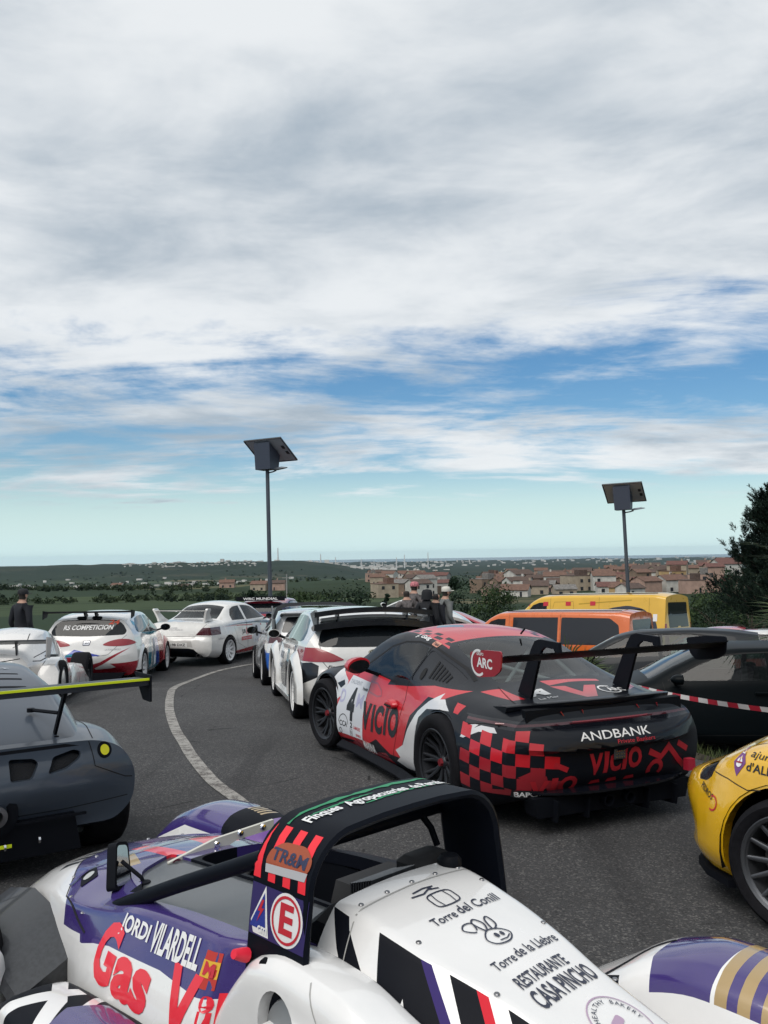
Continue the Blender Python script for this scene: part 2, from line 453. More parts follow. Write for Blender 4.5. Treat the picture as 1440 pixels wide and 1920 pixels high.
def smooth_poly(P, n=4):
    """closed Catmull-Rom through the points"""
    m = len(P); out = []
    for i in range(m):
        p0, p1, p2, p3 = (Vector(P[(i + k - 1) % m]) for k in range(4))
        for k in range(n):
            t = k / n
            out.append(tuple(.5 * ((2 * p1) + (p2 - p0) * t + (2 * p0 - 5 * p1 + 4 * p2 - p3) * t * t + (3 * p1 - p0 - 3 * p2 + p3) * t ** 3)))
    return out
def round_poly(P, r=.03, nb=4):
    m = len(P); out = []
    for i in range(m):
        p, a, b = Vector(P[i]), Vector(P[i - 1]), Vector(P[(i + 1) % m]); la, lb = (a - p).length, (b - p).length
        q = min(r, la * .45, lb * .45); A = p + (a - p) * (q / la); B = p + (b - p) * (q / lb)
        out += [tuple(A * (1 - t) ** 2 + p * (2 * t * (1 - t)) + B * t * t) for t in (k / nb for k in range(nb + 1))]
    return out
def poly_shape(P):
    return ([tuple(p) for p in P], [tuple(t) for t in tessellate_polygon([[Vector((p[0], p[1], 0)) for p in P]])])
def ring_shape(cx, cy, r0, r1, n=32, a0=0, a1=360, ry=1.0):
    v = []; f = []
    for k in range(n + 1):
        t = R(a0 + (a1 - a0) * k / n)
        v += [(cx + r0 * math.cos(t), cy + r0 * ry * math.sin(t)), (cx + r1 * math.cos(t), cy + r1 * ry * math.sin(t))]
        if k: f.append((2 * k - 2, 2 * k - 1, 2 * k + 1, 2 * k))
    return (v, f)
def stroke_shape(pts, w):
    P = [Vector(p) for p in pts]; v = []; f = []
    for i, p in enumerate(P):
        d = (P[min(i + 1, len(P) - 1)] - P[max(i - 1, 0)]).normalized(); nn = Vector((-d.y, d.x)) * w / 2
        v += [tuple(p + nn), tuple(p - nn)]
        if i: f.append((2 * i - 2, 2 * i - 1, 2 * i + 1, 2 * i))
    return (v, f)
_txt = {}
def text_shape(txt, x, y, w=None, h=None, bold=0.0, shear=0.0, rot=0.0, align='L', space=1.0, wob=0):
    """lettering as flat faces; w/h fit the ink box; x,y = lower left (or centre) of it"""
    key = (txt, bold, shear, space)
    if key not in _txt:
        cu = bpy.data.curves.new('t', 'FONT'); cu.body = txt; cu.size = 1; cu.offset = bold; cu.shear = shear; cu.space_character = space; cu.resolution_u = 3
        o = bpy.data.objects.new('t', cu); COL.objects.link(o); bpy.context.view_layer.update()
        me = o.evaluated_get(bpy.context.evaluated_depsgraph_get()).to_mesh()
        _txt[key] = ([(v.co.x, v.co.y) for v in me.vertices], [tuple(p.vertices) for p in me.polygons])
        bpy.data.objects.remove(o); bpy.data.curves.remove(cu)
    vs, fs = _txt[key]
    if not vs: return ([], [])
    x0, x1 = min(v[0] for v in vs), max(v[0] for v in vs); y0, y1 = min(v[1] for v in vs), max(v[1] for v in vs)
    sx = w / (x1 - x0) if w else None; sy = h / (y1 - y0) if h else None
    sx = sx or sy; sy = sy or sx; c, sn = math.cos(R(rot)), math.sin(R(rot)); out = []
    ox = -(x1 - x0) * sx / 2 if align == 'C' else 0; oy = -(y1 - y0) * sy / 2 if align == 'C' else 0
    for a, b in vs:
        a, b = (a - x0) * sx + ox, (b - y0) * sy + oy; out.append((x + a * c - b * sn, y + a * sn + b * c))
    return (out, fs)

# --- wheels
def make_wheel(r=.33, w=.24, rr=.245, spokes=10, rim=None, twin=False, style='thin', tyre=None, disc=True, nut=None, dish=.03):
    """rim (with spokes) facing +y, tyre and brake disc as its parts; returned unlinked from any car"""
    tyre = tyre or MATS['tyre']
    hw = w / 2; b = MB()
    b.lathe([(rr - .015, hw - .012), (rr, hw - .004), (rr + .006, hw - .008), (rr - .004, hw - .022), (rr - .02, hw - .03), (rr - .028, hw - .07), (rr - .03, -hw + .02), (rr, -hw + .008)], 40)
    yf = hw - .03 - dish
    b.lathe([(0, yf + .012), (.035, yf + .012), (.05, yf), (.062, yf - .03), (.062, yf - .06)], 20)
    for k in range(spokes):
        a0 = 2 * math.pi * k / spokes
        for da in ((-.11, .11) if twin else (0,)):
            w0, w1 = (.016, .010) if style == 'thin' else (.03, .022)
            p0, p1 = .045, rr - .018; t = a0; t1 = a0 + da * (1 if style != 'y' else 1.6)
            ring = []
            for rad, ang, hwid, yo, th in ((p0, t, w0, yf, .03), ((p0 + p1) / 2, (t + t1) / 2, (w0 + w1) / 2, yf + .004, .024), (p1, t1, w1, hw - .028, .02)):
                cx, cz = rad * math.cos(ang), rad * math.sin(ang); tx, tz = -math.sin(ang), math.cos(ang)
                ring.append([(cx + tx * hwid, yo - th, cz + tz * hwid), (cx + tx * hwid, yo - .004, cz + tz * hwid), (cx + tx * hwid * .5, yo, cz + tz * hwid * .5),
                             (cx - tx * hwid * .5, yo, cz - tz * hwid * .5), (cx - tx * hwid, yo - .004, cz - tz * hwid), (cx - tx * hwid, yo - th, cz - tz * hwid)])
            b.rings(ring)
    o = b.obj('wheel', rim, None, 35)
    t = MB()
    pr = [(rr - .006, hw - .016), (rr + .012, hw - .004), (rr + .03, hw + .004), ((r + rr) / 2 + .01, hw + .008), (r - .022, hw - .002), (r - .006, hw - .014), (r, hw - .035), (r + .002, 0)]
    t.lathe(pr + [(a, -c) for a, c in reversed(pr[:-1])], 48); t.obj('tyre', tyre, o, 40)
    if disc:
        d = MB(); d.lathe([(.05, yf - .07), (rr * .72, yf - .07), (rr * .72, yf - .10), (.05, yf - .10)], 28); d.obj('brake_disc', MATS['disc'], o, 30)
    if nut:
        d = MB(); d.lathe([(0, yf + .03), (.026, yf + .03), (.032, yf + .012)], 8); d.obj('wheel_nut', nut, o, 30)
    return o
def place_wheels(proto, car, spots, first=True):
    """spots: (x, y, z, flip, steer)"""
    for i, (x, y, z, steer) in enumerate(spots):
        w = proto if (first and i == 0) else copy_tree(proto)
        w.parent = car; w.location = (x, y, z); w.rotation_euler = (0, R(17 * i), (0 if y > 0 else math.pi) + R(steer))
def wheel_wells(car, spots, r=.36, w=.34):
    for x, y, z in spots:
        b = MB(); s = 1 if y > 0 else -1; y1 = y + s * .12; y0 = y1 - s * (w + .1)
        pts = arc(x, z, r + .015, -15, 195, 18)
        b.rings([[(p[0], yy, p[1]) for p in pts] for yy in (y1 - s * .1, y0)], closed=False, caps=False)
        b.add([(p[0], y0, p[1]) for p in pts], [tuple(range(len(pts)))])
        b.obj('wheel_liner', MATS['trim'], car, 30)
def arch(body, x, z, r, n=28, lip=.07, both=True, keep=.35):
    P = arc(x, z, r, n=n)
    body.cut(L(P), LEFT, lip=lip, keep=lambda c: c.y > keep, ndot=-.2)
    if both: body.cut(P, RIGHT, lip=lip, keep=lambda c: c.y < -keep, ndot=-.2)
def lens(body, poly, fr, name, m, parent, **kw):
    return body.cut(poly, fr, name, m, parent, **kw)

# --- shared materials
mat('tyre', (.008, .008, .010), .75, spec=.12, noise=.25, nscale=30)
mat('trim', (.004, .005, .008), .6, spec=.12)
mat('black_gloss', (.005, .006, .01), .25, coat=.3)
mat('gap', (.004, .004, .005), .8)
mat('disc', (.18, .17, .16), .45, metal=.8)
mat('carbon', (.018, .02, .024), .38, coat=.4, noise=.3, nscale=60)
mat('rim_dark', (.03, .032, .038), .4, metal=.5)
mat('rim_silver', (.45, .46, .48), .35, metal=.7)
mat('rim_white', (.72, .72, .72), .4)
mat('chrome', (.7, .7, .72), .15, metal=1)
mat('steel_dark', (.12, .12, .13), .4, metal=.8)
mat('tail_red', (.28, .012, .02), .25, coat=1)
mat('tail_dark', (.06, .006, .012), .25, coat=1)
mat('lamp_clear', (.55, .55, .56), .15, coat=1)
mat('white_ink', (.74, .74, .74), .45)
mat('black_ink', (.012, .013, .017), .45)
mat('navy_ink', (.02, .025, .07), .45)
mat('red_ink', (.50, .02, .035), .45)
mat('neon_red', (.80, .02, .05), .5)
mat('plate_white', (.7, .7, .68), .5)
mat('seat', (.02, .02, .022), .8)
mat('cage', (.35, .36, .38), .5)
glass('glass_clear', (.55, .62, .60), .12)
glass('glass_smoke', (.10, .12, .13), .6)
glass('glass_teal', (.30, .42, .40), .25)
# ------------------------------------------------------------------ ground, car park, sea
def ridge(x, y):
    d = math.hypot(x, y); az = math.degrees(math.atan2(x, y))
    h = K((-70, 72), (-40, 70), (-23, 64), (-15, 67), (-8, 70), (-5, 66), (-3.2, 44), (-1, 10), (3, 0))(az)
    h *= 1 + .03 * math.sin(az * 1.9 + 1) + .02 * math.sin(az * 4.3)
    return h * sstep(3300, 5000, d) * (1 - sstep(5200, 7500, d)) if y > 0 else 0
def terrain_z(x, y):
    d = math.hypot(x, y); z = ground(x, y) + ridge(x, y)
    if d > 45: z += (math.sin(x * .013 + 2) * math.sin(y * .011)) * min(4, (d - 45) * .01)
    if d < 34: z -= .06
    if d > 12300 and x > -4000: z -= 6 * sstep(12300, 13600, d + 500 * math.sin(math.degrees(math.atan2(x, y)) * .9))
    return z
def build_ground():
    rad = [0.0]; r = 1.5
    while r < 16000: rad.append(r); r *= 1.055 if r > 40 else 1.03 if r > 10 else 1.08
    rad.append(16000); az = []
    a = -180.0
    while a < 180: az.append(a); a += .75 if -45 <= a < 45 else 3.0
    V = []; Fc = []; n = len(az)
    for r in rad[1:]:
        for a in az:
            x, y = r * math.sin(R(a)), r * math.cos(R(a)); V.append((x, y, terrain_z(x, y)))
    for i in range(len(rad) - 2):
        for j in range(n):
            k = (j + 1) % n; Fc.append((i * n + j, i * n + k, (i + 1) * n + k, (i + 1) * n + j))
    Fc.append(tuple(range(n - 1, -1, -1)))
    me = bpy.data.meshes.new('terrain'); me.from_pydata(V, [], Fc)
    m = bpy.data.materials.new('terrain'); m.use_nodes = True; t = NT(m.node_tree); b = t.n['Principled BSDF']
    tc = t.new('ShaderNodeTexCoord'); o = tc.outputs['Object']
    vor = t.new('ShaderNodeTexVoronoi'); t.put(vor.inputs['Vector'], t.mapping(o, (1, 1.0, 1), rot=(0, 0, R(20)))); vor.inputs['Scale'].default_value = 1 / 170
    sepc = t.new('ShaderNodeSeparateColor'); t.l.new(vor.outputs['Color'], sepc.inputs[0])
    n1 = t.noise(o, 1 / 260, 6, .6); n2 = t.noise(o, 1 / 35, 5, .65)
    field = t.mix(t.ss(sepc.outputs[0], .35, .75), (.024, .042, .024, 1), (.055, .078, .036, 1))
    field = t.mix(t.ss(sepc.outputs[1], .80, .86), field, (.17, .14, .085, 1))
    rows = t.noise(t.mapping(o, (.02, .3, .02), rot=(0, 0, R(35))), 1.0, 2, .5)
    field = t.mix(t.m('MULTIPLY', rows, .35), field, (.03, .042, .018, 1))
    wood = t.mix(n2, (.010, .020, .011, 1), (.030, .046, .020, 1))
    col = t.mix(t.ss(t.m('ADD', t.m('MULTIPLY', n1, .7), t.m('MULTIPLY', n2, .3)), .47, .53), field, wood)
    sx_ = t.new('ShaderNodeSeparateXYZ'); t.l.new(o, sx_.inputs[0]); col = t.mix(t.m('MULTIPLY', t.ss(sx_.outputs[1], 3000, 3900), t.ss(n1, .30, .60, 1.0, .65)), col, (.012, .022, .014, 1))   # the wooded ridge
    t.put(b.inputs['Base Color'], col); b.inputs['Roughness'].default_value = .95; b.inputs['Specular IOR Level'].default_value = .1
    tag(finish(me, 'terrain', m, None, None, fix=False), kind='structure')
    # asphalt
    nx, ny = 90, 90; V = []; Fc = []
    for j in range(ny + 1):
        y = -6 + 38.5 * (j / ny)
        for i in range(nx + 1):
            x = -22 + 44 * i / nx; V.append((x, y, ground(x, y)))
    for j in range(ny):
        for i in range(nx): a = j * (nx + 1) + i; Fc.append((a, a + 1, a + nx + 2, a + nx + 1))
    me = bpy.data.meshes.new('car_park'); me.from_pydata(V, [], Fc)
    m = bpy.data.materials.new('asphalt'); m.use_nodes = True; t = NT(m.node_tree); b = t.n['Principled BSDF']
    o = t.new('ShaderNodeTexCoord').outputs['Object']
    fine = t.noise(o, 150, 3, .7); grit = t.new('ShaderNodeTexVoronoi'); t.put(grit.inputs['Vector'], o); grit.inputs['Scale'].default_value = 95
    gs = t.new('ShaderNodeSeparateColor'); t.l.new(grit.outputs['Color'], gs.inputs[0]); big = t.noise(o, .55, 6, .6, .3); mid = t.noise(o, 6, 5, .65)
    base = t.mix(t.ss(fine, .3, .7), (.032, .033, .036, 1), (.094, .094, .096, 1))
    base = t.mix(t.m('MULTIPLY', t.ss(gs.outputs[0], .72, .95), .75), base, (.19, .185, .18, 1))
    base = t.mix(t.m('MULTIPLY', t.ss(gs.outputs[1], .75, .95), .6), base, (.018, .018, .02, 1))
    base = t.mix(t.ss(big, .35, .68, .0, .38), base, (.030, .029, .030, 1)); base = t.mix(t.ss(mid, .58, .72, 0, .35), base, (.115, .113, .112, 1))
    spot = t.noise(o, 2.3, 3, .5); base = t.mix(t.ss(spot, .70, .74, 0, .6), base, (.012, .012, .013, 1))
    tyre = t.noise(t.mapping(o, (2.2, .10, 1), rot=(0, 0, R(-18))), 1.0, 4, .6, .3); base = t.mix(t.ss(tyre, .56, .70, 0, .40), base, (.020, .020, .022, 1))   # rubbered tracks
    cr = t.new('ShaderNodeTexVoronoi', feature='DISTANCE_TO_EDGE'); t.put(cr.inputs['Vector'], t.mix(.12, o, t.new('ShaderNodeTexNoise').outputs['Color'])); cr.inputs['Scale'].default_value = .42
    wob = t.noise(o, 1.6, 4, .6); base = t.mix(t.m('MULTIPLY', t.ss(cr.outputs['Distance'], .0, .006, 1, 0), t.ss(wob, .54, .62)), base, (.010, .010, .011, 1))   # cracks
    pt = t.new('ShaderNodeTexVoronoi'); t.put(pt.inputs['Vector'], o); pt.inputs['Scale'].default_value = .23; pc = t.new('ShaderNodeSeparateColor'); t.l.new(pt.outputs['Color'], pc.inputs[0]); base = t.mix(t.ss(pc.outputs[2], .2, .9, 0, .42), base, (.034, .033, .034, 1))   # repairs
    t.put(b.inputs['Base Color'], base); b.inputs['Roughness'].default_value = .88; b.inputs['Specular IOR Level'].default_value = .25
    bn = t.new('ShaderNodeBump'); bn.inputs['Strength'].default_value = .7; bn.inputs['Distance'].default_value = .006
    t.put(bn.inputs['Height'], t.m('ADD', fine, t.m('MULTIPLY', gs.outputs[0], .8))); t.l.new(bn.outputs[0], b.inputs['Normal'])
    tag(finish(me, 'car_park', m, None, 30, fix=False), kind='structure')
build_ground()
def white_line():
    Lp = [(-2.18, 22.67), (-3.02, 21.46), (-3.44, 20.72), (-3.77, 19.72), (-3.88, 18.32), (-3.78, 16.63), (-3.59, 15.09), (-3.31, 13.71), (-3.09, 12.73), (-2.84, 11.73), (-2.44, 10.32), (-2.17, 9.48), (-1.9, 8.65), (-1.54, 7.72), (-1.24, 7.13), (-.95, 6.55), (-.2, 5.2), (.6, 3.6)]
    n = len(Lp); P = []
    for i in range(n - 1):
        p0, p1, p2, p3 = (Vector(Lp[min(n - 1, max(0, i + k - 1))]) for k in range(4))
        for k in range(10):
            t = k / 10; P.append(.5 * ((2 * p1) + (p2 - p0) * t + (2 * p0 - 5 * p1 + 4 * p2 - p3) * t * t + (3 * p1 - p0 - 3 * p2 + p3) * t ** 3))
    v = []; f = []
    for i, p in enumerate(P):
        d = (P[min(i + 1, len(P) - 1)] - P[max(0, i - 1)]).normalized(); nn = Vector((-d.y, d.x)) * .058
        for q in (p - nn * 2 * 0, p + nn * 2): v.append((q.x, q.y, ground(q.x, q.y) + .006))
        if i: f.append((2 * i - 2, 2 * i - 1, 2 * i + 1, 2 * i))
    me = bpy.data.meshes.new('white_line'); me.from_pydata(v, [], f)
    m = bpy.data.materials.new('line_paint'); m.use_nodes = True; t = NT(m.node_tree); b = t.n['Principled BSDF']; o = t.new('ShaderNodeTexCoord').outputs['Object']
    w = t.noise(o, 9, 6, .7); g = t.noise(o, 90, 3, .7)
    wear = t.ss(t.m('ADD', t.m('MULTIPLY', w, .55), t.m('MULTIPLY', g, .45)), 0.46, .58)
    t.put(b.inputs['Base Color'], t.mix(wear, (.30, .29, .27, 1), (.075, .066, .062, 1))); b.inputs['Roughness'].default_value = .85
    tag(finish(me, 'white_line', m, None, None), kind='structure')
white_line()
# sea
def build_sea():
    v = []; f = []
    for k in range(61):
        a = R(-5.5 + .8 * k); v += [(11500 * math.sin(a), 11500 * math.cos(a), -110.5), (18600 * math.sin(a), 18600 * math.cos(a), -110.5)]
        if k: f.append((2 * k - 2, 2 * k, 2 * k + 1, 2 * k - 1))
    me = bpy.data.meshes.new('sea'); me.from_pydata(v, [], f)
    tag(finish(me, 'sea', mat('sea', (.02, .05, .075), .25, spec=.5, bump=.2, nscale=.05), None, None), kind='structure')
build_sea()
# ------------------------------------------------------------------ red and black coupe with the tall rear wing
def build_coupe():
    car = empty('race_car', (.70, 8.22, 0), math.atan2(.914, -.406), 'black and red chequered race coupe with a tall black rear wing and number 4 door', 'race car')
    blk = mat('coupe_black', (.005, .0065, .011), .45, coat=.32, spec=.2, noise=.04, nscale=3); red = paint('coupe_red', (.50, .010, .020), .40, .45)
    dred = paint('coupe_dark_red', (.30, .012, .022), .4, .8); wht = paint('coupe_white', (.62, .62, .63), .4, .8)
    C = dict(
        zb=K((-2.02, .24), (-1.6, .13), (1.8, .11), (2.1, .14)), wl=K((-2.02, .70), (-1.7, .82), (0, .82), (1.8, .78), (2.1, .6)),
        zs=K((-2.02, .36), (-1.5, .26), (0, .22), (2.1, .25)), ws=K((-2.02, .80), (-1.75, .91), (-1.23, .95), (-.8, .92), (-.4, .885), (.6, .875), (1.23, .925), (1.7, .87), (2.1, .68)),
        zm=K((-2.02, .55), (-1.23, .56), (0, .52), (2.1, .45)), wm=K((-2.02, .83), (-1.75, .915), (-1.23, .95), (-.8, .91), (-.35, .865), (.6, .865), (1.23, .92), (1.7, .86), (2.1, .70)),
        zh=K((-2.02, .73), (-1.6, .80), (-1.23, .83), (-.8, .835), (-.3, .82), (.6, .79), (1.23, .77), (1.8, .66), (2.1, .54)),
        wh=K((-2.02, .74), (-1.6, .80), (-1.23, .82), (-.7, .775), (0, .745), (.6, .76), (1.0, .79), (1.23, .81), (1.8, .73), (2.1, .6)),
        zc=K((-2.02, .83), (-1.75, .865), (-1.4, .935), (-1.0, 1.07), (-.6, 1.185), (-.25, 1.235), (.0, 1.245), (.25, 1.22), (.5, 1.14), (.8, .99), (1.02, .88), (1.3, .81), (1.7, .72), (2.1, .56)),
        zr=K((-2.02, .80), (-1.75, .83), (-1.4, .895), (-1.0, 1.02), (-.6, 1.13), (-.25, 1.18), (.0, 1.185), (.25, 1.155), (.5, 1.07), (.8, .92), (1.02, .83), (1.3, .785), (1.7, .69), (2.1, .53)),
        wr=K((-2.02, .62), (-1.4, .55), (-1.0, .545), (-.6, .555), (0, .56), (.25, .57), (.6, .61), (1.02, .66), (1.3, .62), (1.7, .6), (2.1, .44)))
    rear = K((.2, .02), (.3, .09), (.45, .125), (.545, .13), (.565, .185), (.60, .18), (.695, .15), (.715, .10), (.76, .075), (.8, .03), (.84, .0))
    B = Body(C, -2.02, 2.1, .035, rear, K((.1, .1), (.35, .17), (.6, .0)), (0, .05, .10, .22, .12, .09), [blk], pr=3.2)
    arch(B, -1.23, .345, .372); arch(B, 1.23, .335, .362)
    # livery
    door = [(.93, .80), (.60, .79), (.55, .83), (-.05, .80), (-.02, .76), (-.45, .80), (-.9, .86), (-1.35, .87), (-1.15, .79), (-.9, .78), (-.80, .70), (-.66, .60), (-.60, .42), (-.50, .24), (-.3, .23), (.0, .30), (.2, .22), (.95, .16)]
    B.paint(L(door), LEFT, red, keep=lambda c: c.y > .4)
    B.paint(L([(1.6, .62), (.9, .62), (.9, .14), (.62, .16), (.3, .26), (.1, .17), (-.2, .22), (-.35, .15), (.9, .11), (1.6, .12)]), LEFT, dred, keep=lambda c: c.y > .4)
    B.paint(L([(-.665, .50), (-.74, .59), (-.80, .66), (-.95, .755), (-1.13, .835), (-1.12, .79), (-1.19, .80), (-1.32, .735), (-1.16, .725), (-.96, .70), (-.85, .62), (-.83, .2), (-.62, .18), (-.42, .20), (-.52, .25), (-.42, .29), (-.58, .36)]), LEFT, wht, keep=lambda c: c.y > .4)
    B.paint(L([(-1.56, .60), (-1.60, .68), (-1.72, .73), (-1.82, .74), (-1.83, .72), (-1.90, .67), (-1.74, .66), (-1.6, .60)]), LEFT, wht, keep=lambda c: c.y > .4)
    B.paint(L([(-1.68, .675), (-1.72, .71), (-1.79, .72), (-1.71, .69)]), LEFT, blk, keep=lambda c: c.y > .4)
    B.paint(L([(1.02, .80), (.92, .76), (.80, .70), (.78, .60), (.95, .50), (1.0, .62), (1.10, .70)]), LEFT, wht, keep=lambda c: c.y > .4)
    B.paint(L([(.88, .70), (.84, .66), (.90, .62), (1.0, .655)]), LEFT, blk, keep=lambda c: c.y > .4)
    B.paint(L([(-1.36, .80), (-1.47, .79), (-1.44, .73), (-1.38, .735)]), LEFT, red, keep=lambda c: c.y > .4)
    # roof: red with broken chequers along the rails
    B.paint([(.30, .50), (.30, -.50), (-.60, -.52), (-.62, -.44), (-.60, .44), (-.70, .52)], TOP, red)
    for s in (1, -1):
        for i in range(9):
            x = .22 - i * .10; y = s * (.50 - .055 * (i % 2))
            B.paint([(x, y), (x - .10, y - s * .01), (x - .085, y - s * .055), (x + .015, y - s * .05)][::s], TOP, blk)
    B.paint([(.1, .2), (-.05, .3), (-.2, .1), (-.08, .05)], TOP, mat('coupe_grey', (.10, .13, .16), .4, coat=.8))
    # lid graphics
    B.paint([(-1.40, .64), (-1.46, .50), (-1.72, .46), (-1.70, .55), (-1.55, .60)], TOP, red)
    B.paint([(-1.40, -.64), (-1.50, -.50), (-1.72, -.46), (-1.62, -.58)], TOP, red)
    B.paint([(-1.45, .16), (-1.47, -.34), (-1.51, -.34), (-1.515, -.05), (-1.55, .14)], TOP, red)
    B.paint([(-1.57, .15), (-1.59, .03), (-1.74, -.02), (-1.60, -.13), (-1.60, -.23), (-1.86, -.06), (-1.86, .03)], TOP, red)
    # chequers on the rear left quarter
    d = .7071; QL = ((0, 0, 0), (-d, -d, 0), (0, 0, 1))
    for i in range(8):
        for j in range(6):
            if (i + j) % 2: continue
            a = .47 + i * .088; z = .29 + j * .082 - .012 * i
            if j == 0 and i > 4 or j > 4 and i > 5 or (z > .66): continue
            cell = [(a, z), (a + .088, z - .012), (a + .088 + .006, z + .07), (a + .006, z + .082)]
            B.paint(cell, QL, red if j > 2 else dred, keep=lambda c: c.y > 0)
    QR = ((0, 0, 0), (d, -d, 0), (0, 0, 1))
    for i, j in ((0, 1), (1, 0), (1, 2), (2, 1), (3, 2), (3, 0)):
        a = -1.25 + i * .09 - .05 * j + 2.0; z = .33 + j * .085
        B.paint([(a, z), (a + .085, z), (a + .09, z + .08), (a + .005, z + .085)], QR, red, keep=lambda c: c.y < 0)
    # big broken lettering and patches across the bumper
    rp = lambda P: B.paint(Rr(P), REAR, dred, keep=lambda c: c.x < -1.7)
    rp([(.86, .30), (.66, .33), (.60, .25), (.70, .22), (.84, .24)])
    rp([(.74, .40), (.60, .46), (.57, .44), (.66, .36)]); rp([(.70, .38), (.55, .40), (.52, .32), (.62, .30)])
    # groove with the lamp strip, black valance
    B.paint(Rr([(.9, .700), (-.9, .700), (-.9, .755), (.9, .755)]), REAR, MATS['black_gloss'], keep=lambda c: c.x < -1.55)
    B.paint(Rr([(.86, .722), (-.86, .722), (-.86, .738), (.86, .738)]), REAR, MATS['tail_dark'], keep=lambda c: c.x < -1.55)
    B.paint(Rr([(.9, .12), (-.9, .12), (-.9, .27), (.9, .27)]), REAR, MATS['trim'], keep=lambda c: c.x < -1.7)
    # glass
    gl = [(.60, .812), (.42, .915), (.18, 1.045), (-.05, 1.105), (-.28, 1.122), (-.50, 1.105), (-.40, .845), (.1, .826), (.5, .806)]
    qt = [(-.525, 1.10), (-.75, 1.045), (-1.0, .985), (-1.18, .93), (-1.20, .90), (-1.10, .885), (-.8, .862), (-.425, .846)]
    for fr, f in ((LEFT, L), (RIGHT, lambda P: P)):
        s = 1 if fr is LEFT else -1
        B.cut(f(gl), fr, 'side_window', MATS['glass_clear'], car, lip=.012, keep=lambda c: c.y * s > .3)
        q = B.cut(f(round_poly(qt, .06)), fr, 'quarter_panel', mat('quarter_black', (.007, .008, .012), .4, spec=.4), car, push=.004, keep=lambda c: c.y * s > .3)
    B.cut(round_poly([(-.66, .43), (-.64, 0), (-.66, -.43), (-1.0, -.475), (-1.38, -.46), (-1.42, 0), (-1.38, .46), (-1.0, .475)], .05), TOP, 'rear_window', MATS['glass_clear'], car, lip=.01)
    B.cut(round_poly([(.98, .58), (1.0, 0), (.98, -.58), (.34, -.49), (.36, 0), (.34, .49)], .05), TOP, 'windscreen', MATS['glass_clear'], car)
    # lettering
    bi, wi = MATS['black_ink'], MATS['white_ink']
    sp = lambda sh, m, fr=LEFT, **k: B.decal(sh, fr, m, car, **k)
    sp([text_shape('V', -.34, .34, .19, .235, .045), text_shape('I', -.12, .345, .05, .23, .045), text_shape('C', -.05, .35, .17, .24, .045), text_shape('I', .15, .365, .05, .235, .045), text_shape('O', .23, .37, .20, .25, .045)], bi)
    pl = [(-.74, .755), (-.32, .735), (-.305, .235), (-.88, .215), (-.90, .45)]
    sp([poly_shape(pl)], mat('sheet_white', (.60, .62, .66), .5), name='number_sheet', off=.0022)
    sp([text_shape('4', -.70, .36, .17, .30, .05)], bi, off=.004)
    lilac = mat('sheet_lilac', (.42, .42, .58), .5)
    sp([text_shape('D', -.86, .50, .10, .12, .02)], lilac, off=.0032); sp([text_shape('M', -.50, .50, .14, .12, .02)], lilac, off=.0032)
    sp([text_shape('TALDENT', -.74, .685, .25, .035)], mat('sheet_grey', (.25, .28, .33), .5), off=.0034)
    sp([text_shape('CCA', -.83, .29, .16, .05, .02), stroke_shape(arc(-.75, .30, .10, 10, 170, 12), .008), ring_shape(-.81, .245, .02, .028, 12), text_shape('2', -.60, .30, .05, .05, .05), text_shape('FCA', -.60, .245, .05, .03), ring_shape(-.575, .262, .036, .041, 4, 45, 405)], bi, off=.0034)
    sp([text_shape('Penedes', -.44, .655, .11, .03, .02)], bi, off=.0034)
    sp([text_shape('L.AMADES', -.52, .30, .16, .03, .02)], MATS['red_ink'], off=.0034); sp([text_shape('SUNRED', -.46, .245, .12, .022, .02)], MATS['red_ink'], off=.0034)
    sp([text_shape('MARINA', -.30, .165, .27, .075, .03)], wi); sp([text_shape('PORT VELL', -.25, .145, .15, .014)], wi)
    # rear lettering
    rs = lambda sh, m, **k: B.decal(sh, REAR, m, car, **k)
    rs([text_shape('ANDBANK', -.33, .622, .58, .052, .004)], wi)
    rs([text_shape('Private Bankers', -.04, .583, .32, .027, .0)], MATS['red_ink'])
    lr = mat('letter_red', (.42, .015, .025), .4)
    def word(letters, x, y, h, sk=0.0, k=1.0):
        out = []; w_ = {'V': .11, 'I': .035, 'C': .095, 'O': .115}
        for i, ch in enumerate(letters): out.append(text_shape(ch, x, y + sk * (x + .24), w_[ch] * k, h, .045)); x += (w_[ch] + .012) * k
        return out
    rs(word('VICIO', -.235, .372, .150, .05), lr, off=.0025)
    rs(word('VIO', -.66, .285, .125, .10, 1.25), lr, off=.0025)
    rs([stroke_shape([(-.50, .475), (-.40, .43)], .035)], lr, off=.0025)
    rs([stroke_shape([(.27, .49), (.38, .44), (.47, .52)], .045)], lr, off=.0025); rs([stroke_shape(arc(.34, .36, .055, -40, 210, 12), .035)], lr, off=.0025); rs([stroke_shape([(.46, .50), (.56, .40), (.64, .34)], .04)], lr, off=.0025); rs([stroke_shape([(.55, .52), (.66, .46)], .04)], lr, off=.0025)
    for a_ in (-.20, -.06, .09): rs([poly_shape([(a_, .305), (a_ + .09, .309), (a_ + .075, .335), (a_ + .01, .33)])], lr, off=.0025)
    B.decal([poly_shape([(.86, .265), (1.17, .235), (1.18, .285), (.88, .32)])], QL, bi, car, name='sticker', off=.004)
    B.decal([text_shape('BAPORO', .89, .272, .22, .035, .03, rot=-6), text_shape('>>', 1.125, .252, .04, .028, .03)], QL, wi, car, off=.0055)
    t = TOP
    lid = ((0, 0, 0), (0, -1, 0), (1, 0, 0))        # read from behind: a = -y, b = x
    B.decal([text_shape('M', -.42, -1.72, .18, .13, .06), ], lid, wi, car)
    B.decal([text_shape('La Mar', -.38, -1.80, .16, .04, 0)], lid, wi, car)
